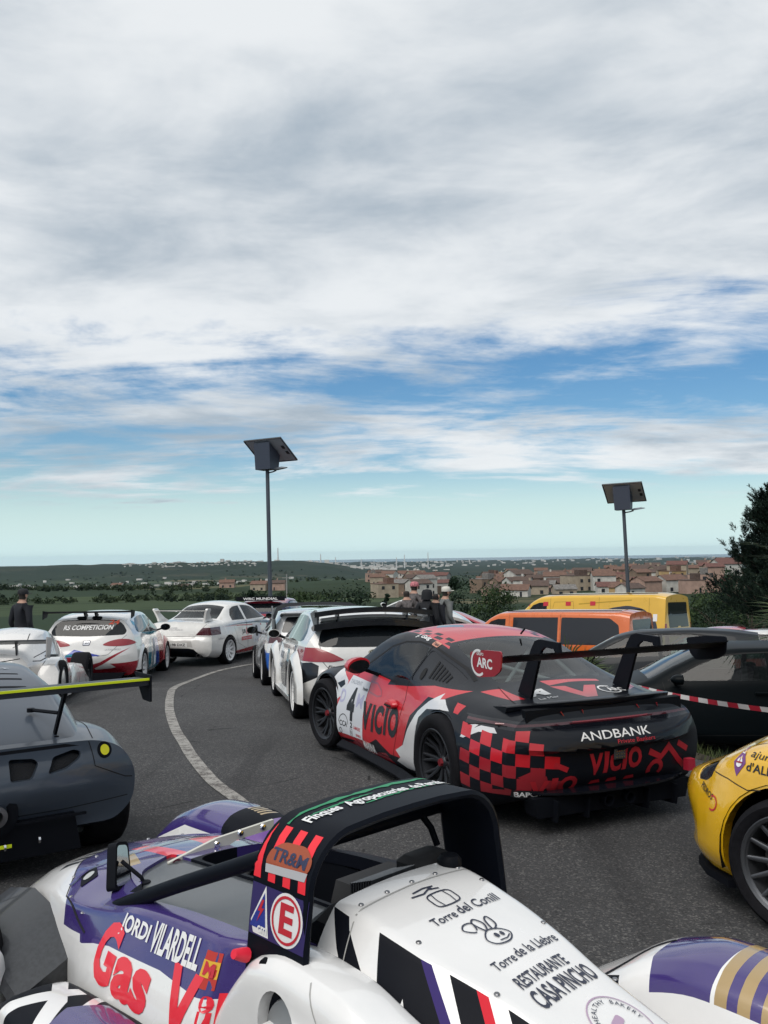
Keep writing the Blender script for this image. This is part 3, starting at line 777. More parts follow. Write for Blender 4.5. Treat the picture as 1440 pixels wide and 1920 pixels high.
    B.decal([text_shape('ARC', .25, -1.76, .15, .08, .03), ring_shape(.27, -1.72, .075, .09, 24, 60, 330), text_shape('GRUPO', .24, -1.665, .07, .015, .02)], lid, wi, car)
    rail = ((0, 0, 0), (-1, 0, 0), (0, -.75, 1))
    B.decal([text_shape('J. Gaig', .16, .478, .24, .042, .025, rot=-2)], rail, wi, car)
    B.decal([poly_shape(round_poly([(.48, .452), (.58, .440), (.585, .480), (.485, .492)], .012))], rail, mat('sticker_salmon', (.55, .25, .18), .5), car, 'sticker')
    B.decal([text_shape('TR&M', .492, .458, .08, .02, .03, rot=-7)], rail, bi, car, off=.004)
    # shut lines
    g = MATS['gap']
    B.line(L([(-.52, 1.115), (-.41, .84), (-.47, .70), (-.42, .40), (-.36, .20), (.35, .165)]), LEFT, g, car)
    B.line(L([(.62, .80), (.72, .66), (.70, .3), (.35, .165)]), LEFT, g, car)
    B.line([(-1.42, .50), (-1.70, .56), (-1.95, .60)], TOP, g, car); B.line([(-1.42, -.50), (-1.70, -.56), (-1.95, -.60)], TOP, g, car)
    B.line(L([(.66, .81), (.43, .93), (.18, 1.065), (-.05, 1.122), (-.30, 1.14), (-.55, 1.12), (-.8, 1.06), (-1.05, .995), (-1.24, .925)]), LEFT, g, car, 'window_seal', .012)
    B.line(L([(-1.6, .69), (-1.75, .715), (-1.95, .72)]), LEFT, g, car)
    # vents behind the side window
    for k in range(6):
        x = -.72 - k * .055; h = .12 - k * .016
        B.decal([poly_shape([(-x, .895), (-x + .022, .895), (-x + .022, .895 + h), (-x, .895 + h + .01)])], LEFT, g, car, 'vent_slot', off=.001)
    B.decal([poly_shape(arc(.60, .915, .035, n=16, ry=.045))], LEFT, g, car, 'air_inlet', off=.001)
    B.line(L([(.33, .72), (.30, .66), (.10, .645), (.02, .66), (.06, .70), (.18, .745), (.33, .745)]), LEFT, dred, car, 'door_scoop', .014)
    B.done('body', car)
    # door handle
    h = MB(); h.rings([[(x, .862 + dy, z) for x, z in arc(-.27, .635, .085 * k, n=20, ry=.036 * k)] for dy, k in ((-.03, 1.12), (.006, 1.0), (.016, .8), (.018, .4))]); h.obj('door_handle', red, car, 60)
    h = MB(); h.bbox((-.27, .884, .628), (.12, .012, .016), .005); h.obj('handle_slot', MATS['gap'], car)
    # spoiler lip on the lid and the black cavity under it
    s = MB(); rows = []
    for k in range(25):
        y = -.70 + 1.40 * k / 24; e = abs(y) / .70; xt = -2.06 + .20 * e ** 2.6; z = .862 - .035 * e ** 3
        rows.append([(xt + .30, y, z - .035), (xt + .14, y, z - .010), (xt + .012, y, z + .006), (xt, y, z), (xt + .004, y, z - .014), (xt + .03, y, z - .05), (xt + .12, y, z - .09), (xt + .30, y, z - .10)])
    s.rings(rows); s.obj('lid_spoiler', blk, car, 40)
    s = MB(); s.rings([[(x, y * w, z) for x, w, z in ((-2.0, 1, .74), (-2.035, 1, .745), (-2.03, 1, .825), (-1.98, 1, .83))] for y, w in ((-.66, .95), (-.5, 1), (0, 1), (.5, 1), (.66, .95))]); s.obj('lid_grille', MATS['trim'], car, 30)
    for y in (.30, -.34):
        s = MB(); s.tube([(-2.042, y - .09, .80), (-2.042, y - .10, .765), (-2.042, y + .06, .765), (-2.042, y + .085, .80)], .005, 6); s.obj('grille_outline', dred, car)
    s = MB(); s.tube([(-2.085 + .27 * (abs(y) / .86) ** 3.2, y, .730) for y in [-.80 + .08 * k for k in range(21)]], .007, 6); s.obj('lamp_strip', mat('strip_red', (.22, .01, .02), .2, coat=1), car, 40)
    # plate with mesh dots, tow strap, tail corner lamp
    p = MB(); p.bbox((-2.165, -.0, .505), (.012, .095, .075), .01); pl_ = p.obj('vent_plate', MATS['steel_dark'], car)
    p = MB()
    for i in range(4):
        for j in range(3): p.bbox((-2.173, -.03 + .02 * i, .485 + .02 * j), (.006, .008, .011), .002)
    p.obj('plate_holes', MATS['chrome'], pl_)
    p = MB(); p.rings([[(-2.10 + dx, -.64 + y, z) for y, z in ((-.03, .40), (.03, .40), (.035, .32), (-.035, .32))] for dx in (0, -.05)]); p.obj('tow_strap', mat('strap_red', (.35, .01, .03), .6), car)
    # diffuser
    b = MB(); b.prism([(-.66, .26), (.66, .26), (.62, .13), (-.62, .13)], -1.95, -2.10, 'x'); b.obj('diffuser', MATS['trim'], car)
    for y in (-.5, -.25, .25, .5):
        b = MB(); b.prism([(-1.8, .24), (-2.16, .24), (-2.14, .10), (-1.8, .08)], y - .006, y + .006); b.obj('diffuser_fin', MATS['trim'], car)
    b = MB(); b.rings([[(-1.9, y, .272), (-2.20 + .30 * abs(y / .80) ** 3, y, .275), (-2.205 + .30 * abs(y / .80) ** 3, y, .292), (-1.9, y, .30)] for y in [-.80 + .08 * k for k in range(21)]]); b.obj('bumper_lip', MATS['black_gloss'], car)
    for y in (-.09, .09):
        b = MB(); b.lathe([(.038, -.05), (.040, .02), (.034, .02), (.032, -.05)], 20, 'x', M=Matrix.Translation((-2.14, y, .20)) @ Matrix.Rotation(math.pi, 4, 'Z')); b.obj('exhaust', MATS['trim'], car, 40)
    # side skirts
    for s_ in (1, -1):
        b = MB(); b.rings([[(x, s_ * (w - .14), .09), (x, s_ * (w + .025), .085), (x, s_ * (w + .03), .105), (x, s_ * (w - .03), .15)] for x, w in ((-.80, .93), (-.5, .89), (0, .875), (.5, .87), (.84, .89))]); b.obj('side_skirt', MATS['trim'], car)
    # mirrors
    for s_ in (1, -1):
        b = MB(); prof = [(.30, .40), (.27, .80), (.20, 1.0), (.12, 1.0)]
        b.rings([[(x, s_ * (.955 + .105 * k * math.cos(t)), .915 + .068 * k * math.sin(t) - .012 * k * math.cos(t)) for t in [2 * math.pi * q / 18 for q in range(18)]] for x, k in ((.36, .15), (.34, .55), (.29, .85), (.23, 1.0), (.17, 1.0))])
        mo = b.obj('mirror', red if s_ > 0 else blk, car, 50)
        b = MB(); b.rings([[(x, s_ * (.955 + .098 * math.cos(t)), .905 + .058 * math.sin(t) - .012 * math.cos(t)) for t in [2 * math.pi * q / 18 for q in range(18)]] for x in (.166, .160)]); b.obj('mirror_glass', mat('mirror_face', (.05, .055, .06), .05, metal=.9), mo)
        b = MB(); b.rings([[(x, s_ * y, z) for x, z in ((.33, dz), (.22, dz), (.22, dz + .03), (.33, dz + .03))] for y, dz in ((.74, .80), (.88, .855))]); b.obj('mirror_arm', MATS['trim'], mo)
    # rear wing on swan necks
    b = MB()
    foil = [(-1.93, 1.150), (-1.945, 1.172), (-2.0, 1.186), (-2.08, 1.188), (-2.18, 1.205), (-2.235, 1.228), (-2.235, 1.220), (-2.17, 1.186), (-2.08, 1.162), (-2.0, 1.152), (-1.95, 1.143)]
    b.rings([[(x, y, z) for x, z in foil] for y in (-.935, -.4, 0, .4, .935)]); b.obj('wing_blade', mat('wing_black', (.005, .006, .010), .5, spec=.14), car, 30)
    for s_ in (1, -1):
        ep = round_poly([(-1.80, 1.215), (-1.84, 1.10), (-1.90, 1.055), (-2.12, 1.085), (-2.20, 1.13), (-2.215, 1.255), (-2.0, 1.245)], .03)
        b = MB(); b.prism(ep, s_ * .937, s_ * .947); e = b.obj('wing_end_plate', paint('arc_red', (.30, .012, .025), .45, .4) if s_ > 0 else MATS['wing_black'], car)
        if s_ > 0:
            q = MB()
            for sh, yy in ((text_shape('ARC', 1.90, 1.125, .20, .068, .03), .949), (text_shape('GRUPO', 1.90, 1.205, .09, .02, .02), .949), (ring_shape(1.92, 1.155, .080, .098, 20, 70, 310, .92), .949)):
                q.add([(-x, yy, z) for x, z in sh[0]], sh[1])
            q.obj('lettering', wi, e, fix=False)
        b = MB(); nk = [(-1.58, .88), (-1.66, 1.02), (-1.76, 1.20), (-1.81, 1.262), (-1.87, 1.278), (-2.10, 1.272), (-2.11, 1.195), (-2.06, 1.19), (-2.04, 1.225), (-1.93, 1.228), (-1.885, 1.20), (-1.82, 1.05), (-1.74, .85), (-1.66, .85)]
        b.prism(nk, s_ * .42 - .011, s_ * .42 + .011); b.obj('wing_support', MATS['wing_black'], car)
    # cabin: floor, seat, cage, wheel
    b = MB(); b.box((-.1, 0, .30), (1.9, 1.36, .12)); b.box((-1.15, 0, .62), (.5, 1.1, .5)); b.box((.72, 0, .66), (.34, 1.3, .26)); b.obj('cabin_floor', MATS['trim'], car)
    b = MB(); b.rings([[(x, .36 + y, z) for y, z in ((-.22, .42), (.22, .42), (.25, .75), (.17, 1.02), (.10, 1.12), (-.10, 1.12), (-.17, 1.02), (-.25, .75))] for x in (-.42, -.30)]); b.box((-.12, .36, .44), (.5, .44, .12)); b.obj('driver_seat', MATS['seat'], car, 30)
    b = MB()
    for s_ in (1, -1):
        b.tube([(-.45, s_ * .60, .35), (-.42, s_ * .60, .85), (-.38, s_ * .51, 1.13)], .02, 8); b.tube([(-.38, s_ * .51, 1.13), (.2, s_ * .50, 1.11), (.62, s_ * .58, .88), (.75, s_ * .64, .5)], .02, 8)
        b.tube([(-.40, s_ * .50, 1.10), (-1.3, s_ * .45, .75)], .02, 8)
    b.tube([(-.38, -.51, 1.13), (-.38, .51, 1.13)], .02, 8); b.tube([(-.40, .5, 1.1), (-1.25, -.42, .78)], .018, 8); b.tube([(-.40, -.5, 1.1), (-1.25, .42, .78)], .018, 8); b.tube([(-.43, .58, .8), (-.43, -.58, .8)], .018, 8)
    b.obj('roll_cage', MATS['cage'], car, 50)
    b = MB(); b.tube([(.38 + .05 * math.sin(t), .36 + .16 * math.cos(t), .80 + .13 * math.sin(t)) for t in [2 * math.pi * k / 20 for k in range(21)]], .016, 8); b.tube([(.38, .36, .8), (.6, .36, .72)], .03, 8); b.obj('steering_wheel', MATS['seat'], car, 50)
    b = MB(); b.tube([(-.64, -.2, 1.195), (-.7, -.2, 1.24)], .008, 6); b.obj('roof_stub', MATS['trim'], car)
    wells = [(-1.23, .86, .345), (-1.23, -.86, .345), (1.23, .84, .335), (1.23, -.84, .335)]
    wheel_wells(car, wells, .372, .36)
    w = make_wheel(.352, .30, .245, 10, MATS['rim_dark'], True, 'thin', nut=mat('nut_red', (.25, .02, .03), .4, metal=.5), dish=.05)
    place_wheels(w, car, [(-1.23, .80, .352, 0), (-1.23, -.80, .352, 0)])
    w = make_wheel(.335, .27, .245, 10, MATS['rim_dark'], True, 'thin', nut=MATS['nut_red'], dish=.04)
    place_wheels(w, car, [(1.23, .785, .335, 6), (1.23, -.785, .335, 6)])
    return car
build_coupe()
# ------------------------------------------------------------------ open white and purple sports prototype in the foreground
class Skin(Body):
    def __init__(s, verts, faces):
        s.tree = BVHTree.FromPolygons([Vector(v) for v in verts], faces)
def build_prototype():
    car = empty('sports_prototype', (-.35, 3.36, 0), math.atan2(.714, -.70), 'open white and purple sports prototype with a black roll hoop in the foreground', 'race car')
    wht = paint('proto_white', (.76, .755, .75), .3, .9); pur = paint('proto_purple', (.045, .028, .155), .3, 1.0); lil = paint('proto_lilac', (.13, .045, .25), .3, 1.0)
    blk = mat('proto_black', (.004, .005, .009), .5, spec=.12); gold = paint('proto_gold', (.36, .25, .11), .4, .7); red = paint('proto_red', (.72, .025, .05), .4, .6)
    carb = MATS['carbon']; trim = MATS['trim']; hoopm = mat('hoop_black', (.004, .0055, .010), .5, spec=.10)
    cot = mat('carbon_cover', (.05, .056, .062), .45, coat=.5, noise=.35, nscale=90)
    C = dict(zb=K((-.6, .06)), wl=K((-.6, .36), (-.34, .38), (-.2, .5), (1.2, .42), (1.7, .25)), zs=K((-.6, .12), (1.7, .16)), ws=K((-.6, .38), (-.34, .41), (-.2, .575), (.4, .585), (.8, .50), (1.4, .42), (1.7, .33)),
             zm=K((-.6, .42), (.6, .42), (1.2, .36), (1.7, .26)), wm=K((-.6, .39), (-.34, .42), (-.2, .58), (.4, .57), (.8, .50), (1.3, .43), (1.7, .33)),
             zh=K((-.6, .70), (-.3, .70), (0, .685), (.3, .65), (.5, .60), (.7, .56), (.85, .54), (1.1, .51), (1.4, .44), (1.7, .32)), wh=K((-.6, .38), (-.34, .41), (-.2, .455), (0, .455), (.5, .46), (.8, .46), (1.1, .42), (1.7, .28)),
             zc=K((-.6, .715), (.0, .70), (.3, .685), (.62, .668), (.8, .655), (1.1, .605), (1.4, .52), (1.7, .36)), zr=K((-.6, .708), (.0, .695), (.3, .67), (.62, .635), (.8, .625), (1.1, .58), (1.4, .49), (1.7, .345)),
             wr=K((-.6, .34), (-.3, .36), (.3, .38), (.62, .33), (1.1, .31), (1.7, .2)))
    B = Body(C, -.6, 1.70, .035, None, K((.06, .02), (.2, .12), (.34, .08)), (0, .05, .1, .12, .025, .08), [wht])
    # purple cowl, white nose, dashes along the seam
    B.paint([(.60, .36), (.60, .62), (-.62, .62), (-.62, .36)], TOP, pur, ndot=.12); B.paint([(.60, -.55), (.60, .37), (-.62, .37), (-.62, -.55)], TOP, blk, ndot=.12)
    cowl = [(.47, .60), (.66, .50), (.84, .48), (1.16, .24), (1.30, -.05), (1.28, -.34), (.92, -.50), (.58, -.52), (.58, .10)]
    B.paint(cowl, TOP, pur, ndot=.15)
    strip = [(.62, .50), (.55, .56), (.30, .605), (.15, .66), (-.1, .70), (-.62, .75), (-.62, .60), (-.34, .60), (-.24, .525), (-.17, .53), (.05, .54), (.40, .515), (.52, .49)]
    B.paint(L(strip), LEFT, pur, keep=lambda c: c.y > .3, ndot=-.3)
    B.paint(L([(.95, .44), (.62, .46), (.52, .49), (.40, .515), (.05, .54), (-.17, .53), (-.30, .545), (-.62, .55), (-.62, .05), (.95, .05)]), LEFT, wht, keep=lambda c: c.y > .3, ndot=.1)
    for k in range(8):
        t = k / 7; x = 1.13 + .20 * t; y = .28 - .46 * t
        B.paint([(x, y), (x + .09, y + .045), (x + .10, y + .005), (x + .015, y - .03)], TOP, blk)
    B.paint([(1.28, .02), (1.44, -.06), (1.40, -.16), (1.30, -.12)], TOP, wht); B.paint([(1.02, .02), (1.0, -.16), (1.14, -.14), (1.2, -.02)], TOP, lil)
    B.paint([(.70, .10), (.66, .02), (.98, .04), (1.0, .10)], TOP, red); B.paint([(.72, -.1), (.70, -.26), (.86, -.30), (.9, -.12)], TOP, red)
    B.paint([(.78, .30), (.74, .20), (.95, .12), (1.02, .16), (.88, .24)], TOP, gold); B.paint([(.80, -.30), (.72, -.42), (.95, -.44), (1.0, -.36)], TOP, gold)
    # cockpit: carbon tonneau on the near half, opening on the far half
    B.cut(round_poly([(.56, .05), (.60, -.37), (-.34, -.37), (-.34, .05)], .06), TOP, lip=.05, ndot=.3)
    B.cut(round_poly([(.66, .24), (.72, .07), (.58, .065), (-.34, .065), (-.34, .37), (.0, .385), (.38, .40)], .03), TOP, 'carbon_tonneau', cot, car, push=.012, ndot=.2, lip=.014)
    B.decal([text_shape('JORDI', -.37, .560, .20, .065, .03, rot=3), text_shape('VILARDELL', -.15, .568, .29, .085, .03, rot=4)], LEFT, MATS['white_ink'], car, off=.003)
    fl = [(.325, .585), (.41, .59), (.41, .665), (.325, .655)]
    sh = lambda a, b: poly_shape([(p[0], p[1]) for p in ((.165, a), (.235, a + .004), (.235, b + .004), (.165, b))])
    B.decal([sh(.555, .655)], LEFT, mat('flag_red', (.45, .03, .02), .5), car, 'flag_sticker', off=.003)
    B.decal([sh(.585, .63)], LEFT, mat('flag_gold', (.65, .38, .03), .5), car, 'flag_sticker', off=.0045)
    B.decal([text_shape('M', .178, .592, .045, .036, .03)], LEFT, MATS['red_ink'], car, off=.006)
    neon = mat('gas_red', (.75, .02, .04), .4, coat=.5)
    side = ((0, 0, 0), (-1, 0, .0), (0, .35, 1))
    B.decal([text_shape('G', -.47, .40, .15, .19, .045), text_shape('as', -.31, .395, .24, .125, .045)], LEFT, neon, car, off=.003)
    B.decal([text_shape('V', .02, .385, .17, .20, .045), text_shape('ilanova', .20, .375, .62, .18, .045)], LEFT, neon, car, off=.003)
    B.line([(1.16, .24), (1.30, -.05), (1.28, -.34)], TOP, MATS['gap'], car, w=.004); B.line([(.62, .50), (.9, .44), (1.16, .24)], TOP, MATS['gap'], car, w=.004)
    B.line([(.95, .40), (.9, .05), (.9, -.4)], TOP, pur, car, 'cowl_ridge', .02, off=.006); B.line([(1.2, .1), (.75, .26)], TOP, pur, car, 'cowl_ridge', .018, off=.006)
    B.decal([poly_shape(round_poly([(.86, .40), (.95, .35), (.92, .30), (.83, .34)], .01))], TOP, blk, car, 'sticker', off=.003); B.decal([poly_shape(arc(.89, .348, .022, n=12))], TOP, mat('stick_grey', (.4, .42, .42), .5), car, 'sticker', off=.0045)
    tree_ = B.tree
    def B_top(x, y): p = tree_.ray_cast(Vector((x, y, 3)), Vector((0, 0, -1)), 4)[0]; return None if p is None else (p.x, p.y, p.z + .001)
    B.done('body', car)
    # dash edge panel with bolts along the front of the opening
    p = MB(); p.prism([(.13, .60), (-.08, .63), (-.20, .67), (-.40, .675), (-.40, .715), (-.10, .70), (.13, .655)], .64, .655, 'x'); d = p.obj('dash_panel', mat('panel_cream', (.55, .54, .48), .4), car)
    for y, z in ((.06, .635), (-.10, .675), (-.22, .695), (-.34, .695)):
        q = MB(); q.lathe([(0, .01), (.012, .008), (.016, 0)], 10, 'x', M=Matrix.Translation((.64, y, z)) @ Matrix.Rotation(math.pi, 4, 'Z')); q.obj('bolt', MATS['chrome'], d)
    q = MB(); q.add(*((lambda s: ([(.638, -a, b) for a, b in s[0]], s[1]))(ring_shape(-.095, .637, .018, .026, 16)))); q.obj('sticker', mat('maroon', (.12, .02, .04), .5), d, fix=False)
    # cockpit tub, seat, wheel, switches
    b = MB(); b.box((.12, -.16, .16), (.95, .44, .10)); b.box((-.33, -.16, .42), (.06, .44, .5)); b.box((.12, .055, .38), (.95, .02, .46)); b.box((.12, -.385, .38), (.95, .02, .5)); b.box((.63, -.16, .4), (.03, .46, .4)); b.obj('cockpit_tub', trim, car)
    b = MB(); b.rings([[(x, -.16 + y, z) for y, z in ((-.19, .25), (.19, .25), (.2, .55), (.13, .75), (-.13, .75), (-.2, .55))] for x in (-.30, -.2)]); b.box((.0, -.16, .24), (.45, .38, .08)); b.obj('seat', MATS['seat'], car, 30)
    b = MB(); b.tube([(.36 + .03 * math.sin(t), -.16 + .13 * math.cos(t), .56 + .10 * math.sin(t)) for t in [2 * math.pi * k / 20 for k in range(21)]], .014, 8); b.obj('steering_wheel', MATS['seat'], car, 50)
    b = MB(); b.box((.20, .066, .55), (.05, .01, .03)); b.obj('warning_label', mat('label_yellow', (.6, .5, .03), .5), car)
    b = MB(); b.lathe([(0, .05), (.012, .05), (.012, 0), (.02, 0), (.02, -.02)], 10, 'y', M=Matrix.Translation((-.08, .07, .59))); b.obj('switch_knob', MATS['chrome'], car, 40)
    # roll hoop: a wide bent band
    path = [(.475, .40), (.445, .62), (.425, .80), (.41, .90)] + [(.25 + .16 * math.cos(t), .90 + .16 * math.sin(t)) for t in [math.pi / 2 * k / 8 for k in range(1, 9)]]
    path += [(.13, 1.068), (0, 1.07)]; path = path + [(-y, z) for y, z in reversed(path[:-1])]
    def band(off, x0, x1):
        out = []
        for i, (y, z) in enumerate(path):
            a, c = path[max(0, i - 1)], path[min(len(path) - 1, i + 1)]; t = Vector((c[0] - a[0], c[1] - a[1])).normalized(); nrm = Vector((t.y, -t.x)) * off
            w = 1 + .10 * max(0, (.9 - z))
            out.append([(x, y - nrm.x, z - nrm.y) for x in ((x0 * w + x1 * (1 - w)), x1)])
        return out
    b = MB(); rings = []
    o_, i_ = band(0, -.618, -.345), band(-.026, -.610, -.352)
    for ro, ri in zip(o_, i_):
        (x0, y, z), (x1, _, _) = ro; (X0, Y, Z), (X1, _, _) = ri; m = ((y + Y) / 2, (z + Z) / 2)
        rings.append([(x0 + .012, y, z), ((x0 + x1) / 2, y + (y - Y) * .08, z + (z - Z) * .08), (x1 - .02, y, z), (x1, *m), (X1, Y, Z), (X0, Y, Z), (x0, *m)])
    b.rings(rings); hp = b.obj('roll_hoop_cover', hoopm, car, 40)
    sk = Skin(b.v, b.f); top = ((0, 0, 0), (0, -1, 0), (1, 0, 0))
    grn = mat('hoop_green', (.01, .22, .09), .5)
    def rough(x0, x1, y0, y1, th, n=26, seed=1):
        r = random.Random(seed); up = []; lo = []
        for k in range(n + 1):
            t = k / n; x = x0 + (x1 - x0) * t; y = y0 + (y1 - y0) * t; h = th * math.sin(math.pi * min(1, max(.04, t))) ** .5
            up.append((x, y + h * r.uniform(.3, 1))); lo.append((x, y - h * r.uniform(.1, .7)))
        v = up + lo; return (v, [(k, k + 1, n + 2 + k, n + 1 + k) for k in range(n)])
    sk.decal([rough(-.34, .36, -.405, -.385, .02, seed=2), rough(-.10, .34, -.50, -.47, .014, seed=5), rough(-.30, .0, -.445, -.43, .012, seed=9)], top, grn, hp, 'green_brush', off=.002)
    sk.decal([text_shape('Finques', -.315, -.500, .135, .062, .03), text_shape('Agropecuaries', -.155, -.502, .27, .062, .03), text_shape('de', .135, -.490, .04, .045, .03), text_shape('Peralada', .185, -.490, .16, .05, .03)], top, MATS['white_ink'], hp, off=.0035)
    lf = ((0, 0, 0), (-1, 0, 0), (0, -.35, 1))
    sk.decal([poly_shape([(.355, .76), (.645, .76), (.645, .905), (.355, .905)])], LEFT, mat('hoop_purple', (.03, .02, .11), .45), hp, 'purple_panel', off=.0015)
    sk.decal([poly_shape([(x, .835), (x + .034, .835), (x + .034 + .02, .685), (x + .02, .685)]) for x in (.335, .405, .475, .545)], lf, mat('stripe_red', (.78, .02, .035), .5), hp, 'warning_stripe', off=.002)
    sk.decal([poly_shape(round_poly([(.405, .765), (.45, .795), (.55, .80), (.60, .77), (.595, .735), (.40, .725)], .02))], lf, mat('tram_orange', (.30, .06, .02), .5), hp, 'sticker', off=.0035)
    sk.decal([poly_shape([(.405, .728), (.595, .738), (.59, .716), (.41, .706)])], lf, mat('tram_grey', (.4, .4, .42), .5), hp, 'sticker', off=.004)
    sk.decal([text_shape('TR&M', .42, .742, .16, .034, .03)], lf, MATS['navy_ink'], hp, off=.005)
    sk.decal([poly_shape(arc(.528, .835, .074, n=32))], LEFT, MATS['white_ink'], hp, 'tow_sign', off=.0030)
    sk.decal([ring_shape(.528, .835, .058, .066, 32), text_shape('E', .498, .795, .062, .085, .035)], LEFT, MATS['red_ink'], hp, off=.0045)
    sk.decal([poly_shape([(.422, .905), (.345, .765), (.452, .765)])], LEFT, MATS['white_ink'], hp, 'cutoff_sign', off=.0030)
    sk.decal([poly_shape([(.420, .885), (.36, .782), (.438, .782)])], LEFT, mat('sign_blue', (.02, .035, .25), .5), hp, 'cutoff_sign', off=.0042)
    sk.decal([poly_shape([(.412, .865), (.395, .83), (.408, .832), (.395, .80), (.425, .842), (.412, .84), (.422, .865)])], LEFT, MATS['red_ink'], hp, 'cutoff_sign', off=.0054)
    sk.decal([text_shape('cm', .40, .772, .045, .02, .03)], LEFT, MATS['white_ink'], hp, off=.0054)
    b = MB(); b.lathe([(0, .05), (.014, .05), (.02, .02), (.022, 0)], 10, 'y', M=Matrix.Translation((-.37, .475, .70)) @ Matrix.Rotation(R(20), 4, 'X')); b.obj('pull_knob', MATS['neon_red'], car, 40)
    b = MB(); b.lathe([(0, .015), (.02, .015), (.024, 0)], 12, 'y', M=Matrix.Translation((-.47, .475, .70))); b.obj('cutoff_switch', trim, car, 40)
    # tubes
    for s_ in (1, -1):
        b = MB(); b.tube([(.66, s_ * .41, .53), (.45, s_ * .415, .625), (.1, s_ * .41, .775), (-.36, s_ * .40, .965)], .026, 12); b.obj('side_bar', hoopm, car, 60)
    b = MB(); b.tube([(-.35, .40, .955), (-.35, -.40, .955)], .024, 12); b.obj('cross_bar', hoopm, car, 60)
    b = MB(); b.tube([(-.36, -.30, .95), (-.38, -.33, .90), (-.40, -.34, .84)], .012, 8); b.obj('harness_strap', trim, car, 60)
    # intake fairing and headrest between hoop and engine cover
    b = MB(); b.rings([[(x, y, z) for y, z in ((-.36, .5), (.30, .5), (.28, h - .03), (.22, h), (-.30, h), (-.36, h - .03))] for x, h in ((-.38, .74), (-.46, .80), (-.56, .80))]); b.obj('intake_fairing', trim, car, 30)
    b = MB()
    for k in range(9): b.box((-.40 - .012 * k, -.02, .79 + .004 * k), (.006, .20, .05))
    b.obj('intake_grille', carb, car)
    b = MB(); b.bbox((-.45, -.22, .825), (.12, .18, .06), .02); b.obj('headrest', MATS['seat'], car, 40)
    b = MB(); b.lathe([(0, .035), (.03, .035), (.042, .02), (.042, 0)], 14, 'z', M=Matrix.Translation((-.56, -.225, .835))); b.obj('filler_cap', trim, car, 40)
    # engine cover
    Ce = dict(zb=K((-1.9, .3)), wl=K((-1.9, .38)), zs=K((-1.9, .34)), ws=K((-1.9, .46), (-.5, .46)), zm=K((-1.9, .40), (-.8, .50), (-.5, .54)), wm=K((-1.9, .36), (-1.0, .40), (-.5, .42)),
              zh=K((-1.9, .44), (-1.2, .60), (-.8, .70), (-.5, .76)), wh=K((-1.9, .24), (-1.2, .245), (-.8, .315), (-.5, .325)),
              zr=K((-1.9, .47), (-1.5, .595), (-1.2, .688), (-1.0, .748), (-.8, .792), (-.62, .83), (-.5, .838)), wr=K((-1.9, .13), (-1.2, .175), (-1.0, .215), (-.8, .25), (-.5, .26)), zc=K((-1.9, .49), (-1.5, .61), (-1.2, .702), (-1.0, .762), (-.8, .806), (-.62, .845), (-.5, .852)))
    E = Body(Ce, -1.9, -.53, .03, None, K((.3, .0), (.7, .03), (.85, .0)), (0, .03, .05, .06, .06, .035), [wht], pf=6)
    pur_, red_ = mat('flank_purple', (.035, .02, .13), .5, spec=.15), mat('flank_red', (.62, .018, .035), .5, spec=.15)
    FL = ((0, 0, 0), (-1, 0, 0), (0, -.6, .8)); zs_ = Ce['zr']; ys_ = Ce['wr']
    def fl(x, q):                       # q = 0 at the shoulder, 1 at the foot of the flank
        z = zs_(x) - .015; y = ys_(x); z2, y2 = .42, .40; return (-x, -.6 * (y + (y2 - y) * q) + .8 * (z + (z2 - z) * q))
    def lp(P, m): E.paint([fl(*p) for p in P], FL, m, ndot=.05)
    lp([(-.53, 0), (-.60, .02), (-.62, .10), (-.70, .28), (-.80, .50), (-.86, .75), (-.84, 1.05), (-.80, 1.0), (-.76, .7), (-.68, .48), (-.60, .25)], blk)
    lp([(-.66, .62), (-.69, .75), (-.68, .85), (-.72, 1.05), (-.60, 1.05), (-.63, .85)], blk)
    lp([(-.72, 0), (-.87, 0), (-1.02, .45), (-1.14, 1.05), (-1.0, 1.05), (-.93, .62), (-.86, .30), (-.85, .60), (-.88, .8), (-.86, 1.05), (-.83, 1.05), (-.80, .5)], blk)
    lp([(-.87, 0), (-.905, 0), (-1.06, .45), (-1.20, 1.05), (-1.14, 1.05), (-1.02, .45)], pur_)
    for x0, wb, m in ((-.96, .08, blk), (-1.04, .035, red_), (-1.13, .07, blk), (-1.20, .035, red_), (-1.30, .08, blk), (-1.38, .035, red_), (-1.48, .09, pur_)): lp([(x0, 0), (x0 - wb, 0), (x0 - wb - .27, 1.05), (x0 - .27, 1.05)], m)
    ed = lambda sh, m=None, **k: E.decal(sh, top, m or mat('cover_ink', (.03, .035, .06), .5), car, **k)
    ed([text_shape('Torre', -.12, -.815, .10, .034, .010, .1), text_shape('del Conill', -.005, -.812, .19, .04, .010, .1)])
    # barrel emblem
    ed([stroke_shape(smooth_poly([(-.03, -.755), (.05, -.755), (.062, -.725), (.05, -.695), (-.03, -.695), (-.042, -.725)], 4) + [(-.03, -.755)], .005), stroke_shape([(-.015, -.757), (-.02, -.725), (-.015, -.693)], .004), stroke_shape([(.035, -.757), (.04, -.725), (.035, -.693)], .004),
        stroke_shape([(-.08, -.675), (-.03, -.68), (0, -.668), (.04, -.678)], .006), stroke_shape([(-.06, -.66), (-.01, -.655), (.03, -.66)], .006), poly_shape(arc(.01, -.667, .008, n=8))])
    ed([text_shape('Torre', -.125, -1.045, .09, .032, .010, .1), text_shape('de la Llebre', -.025, -1.042, .19, .036, .010, .1)])
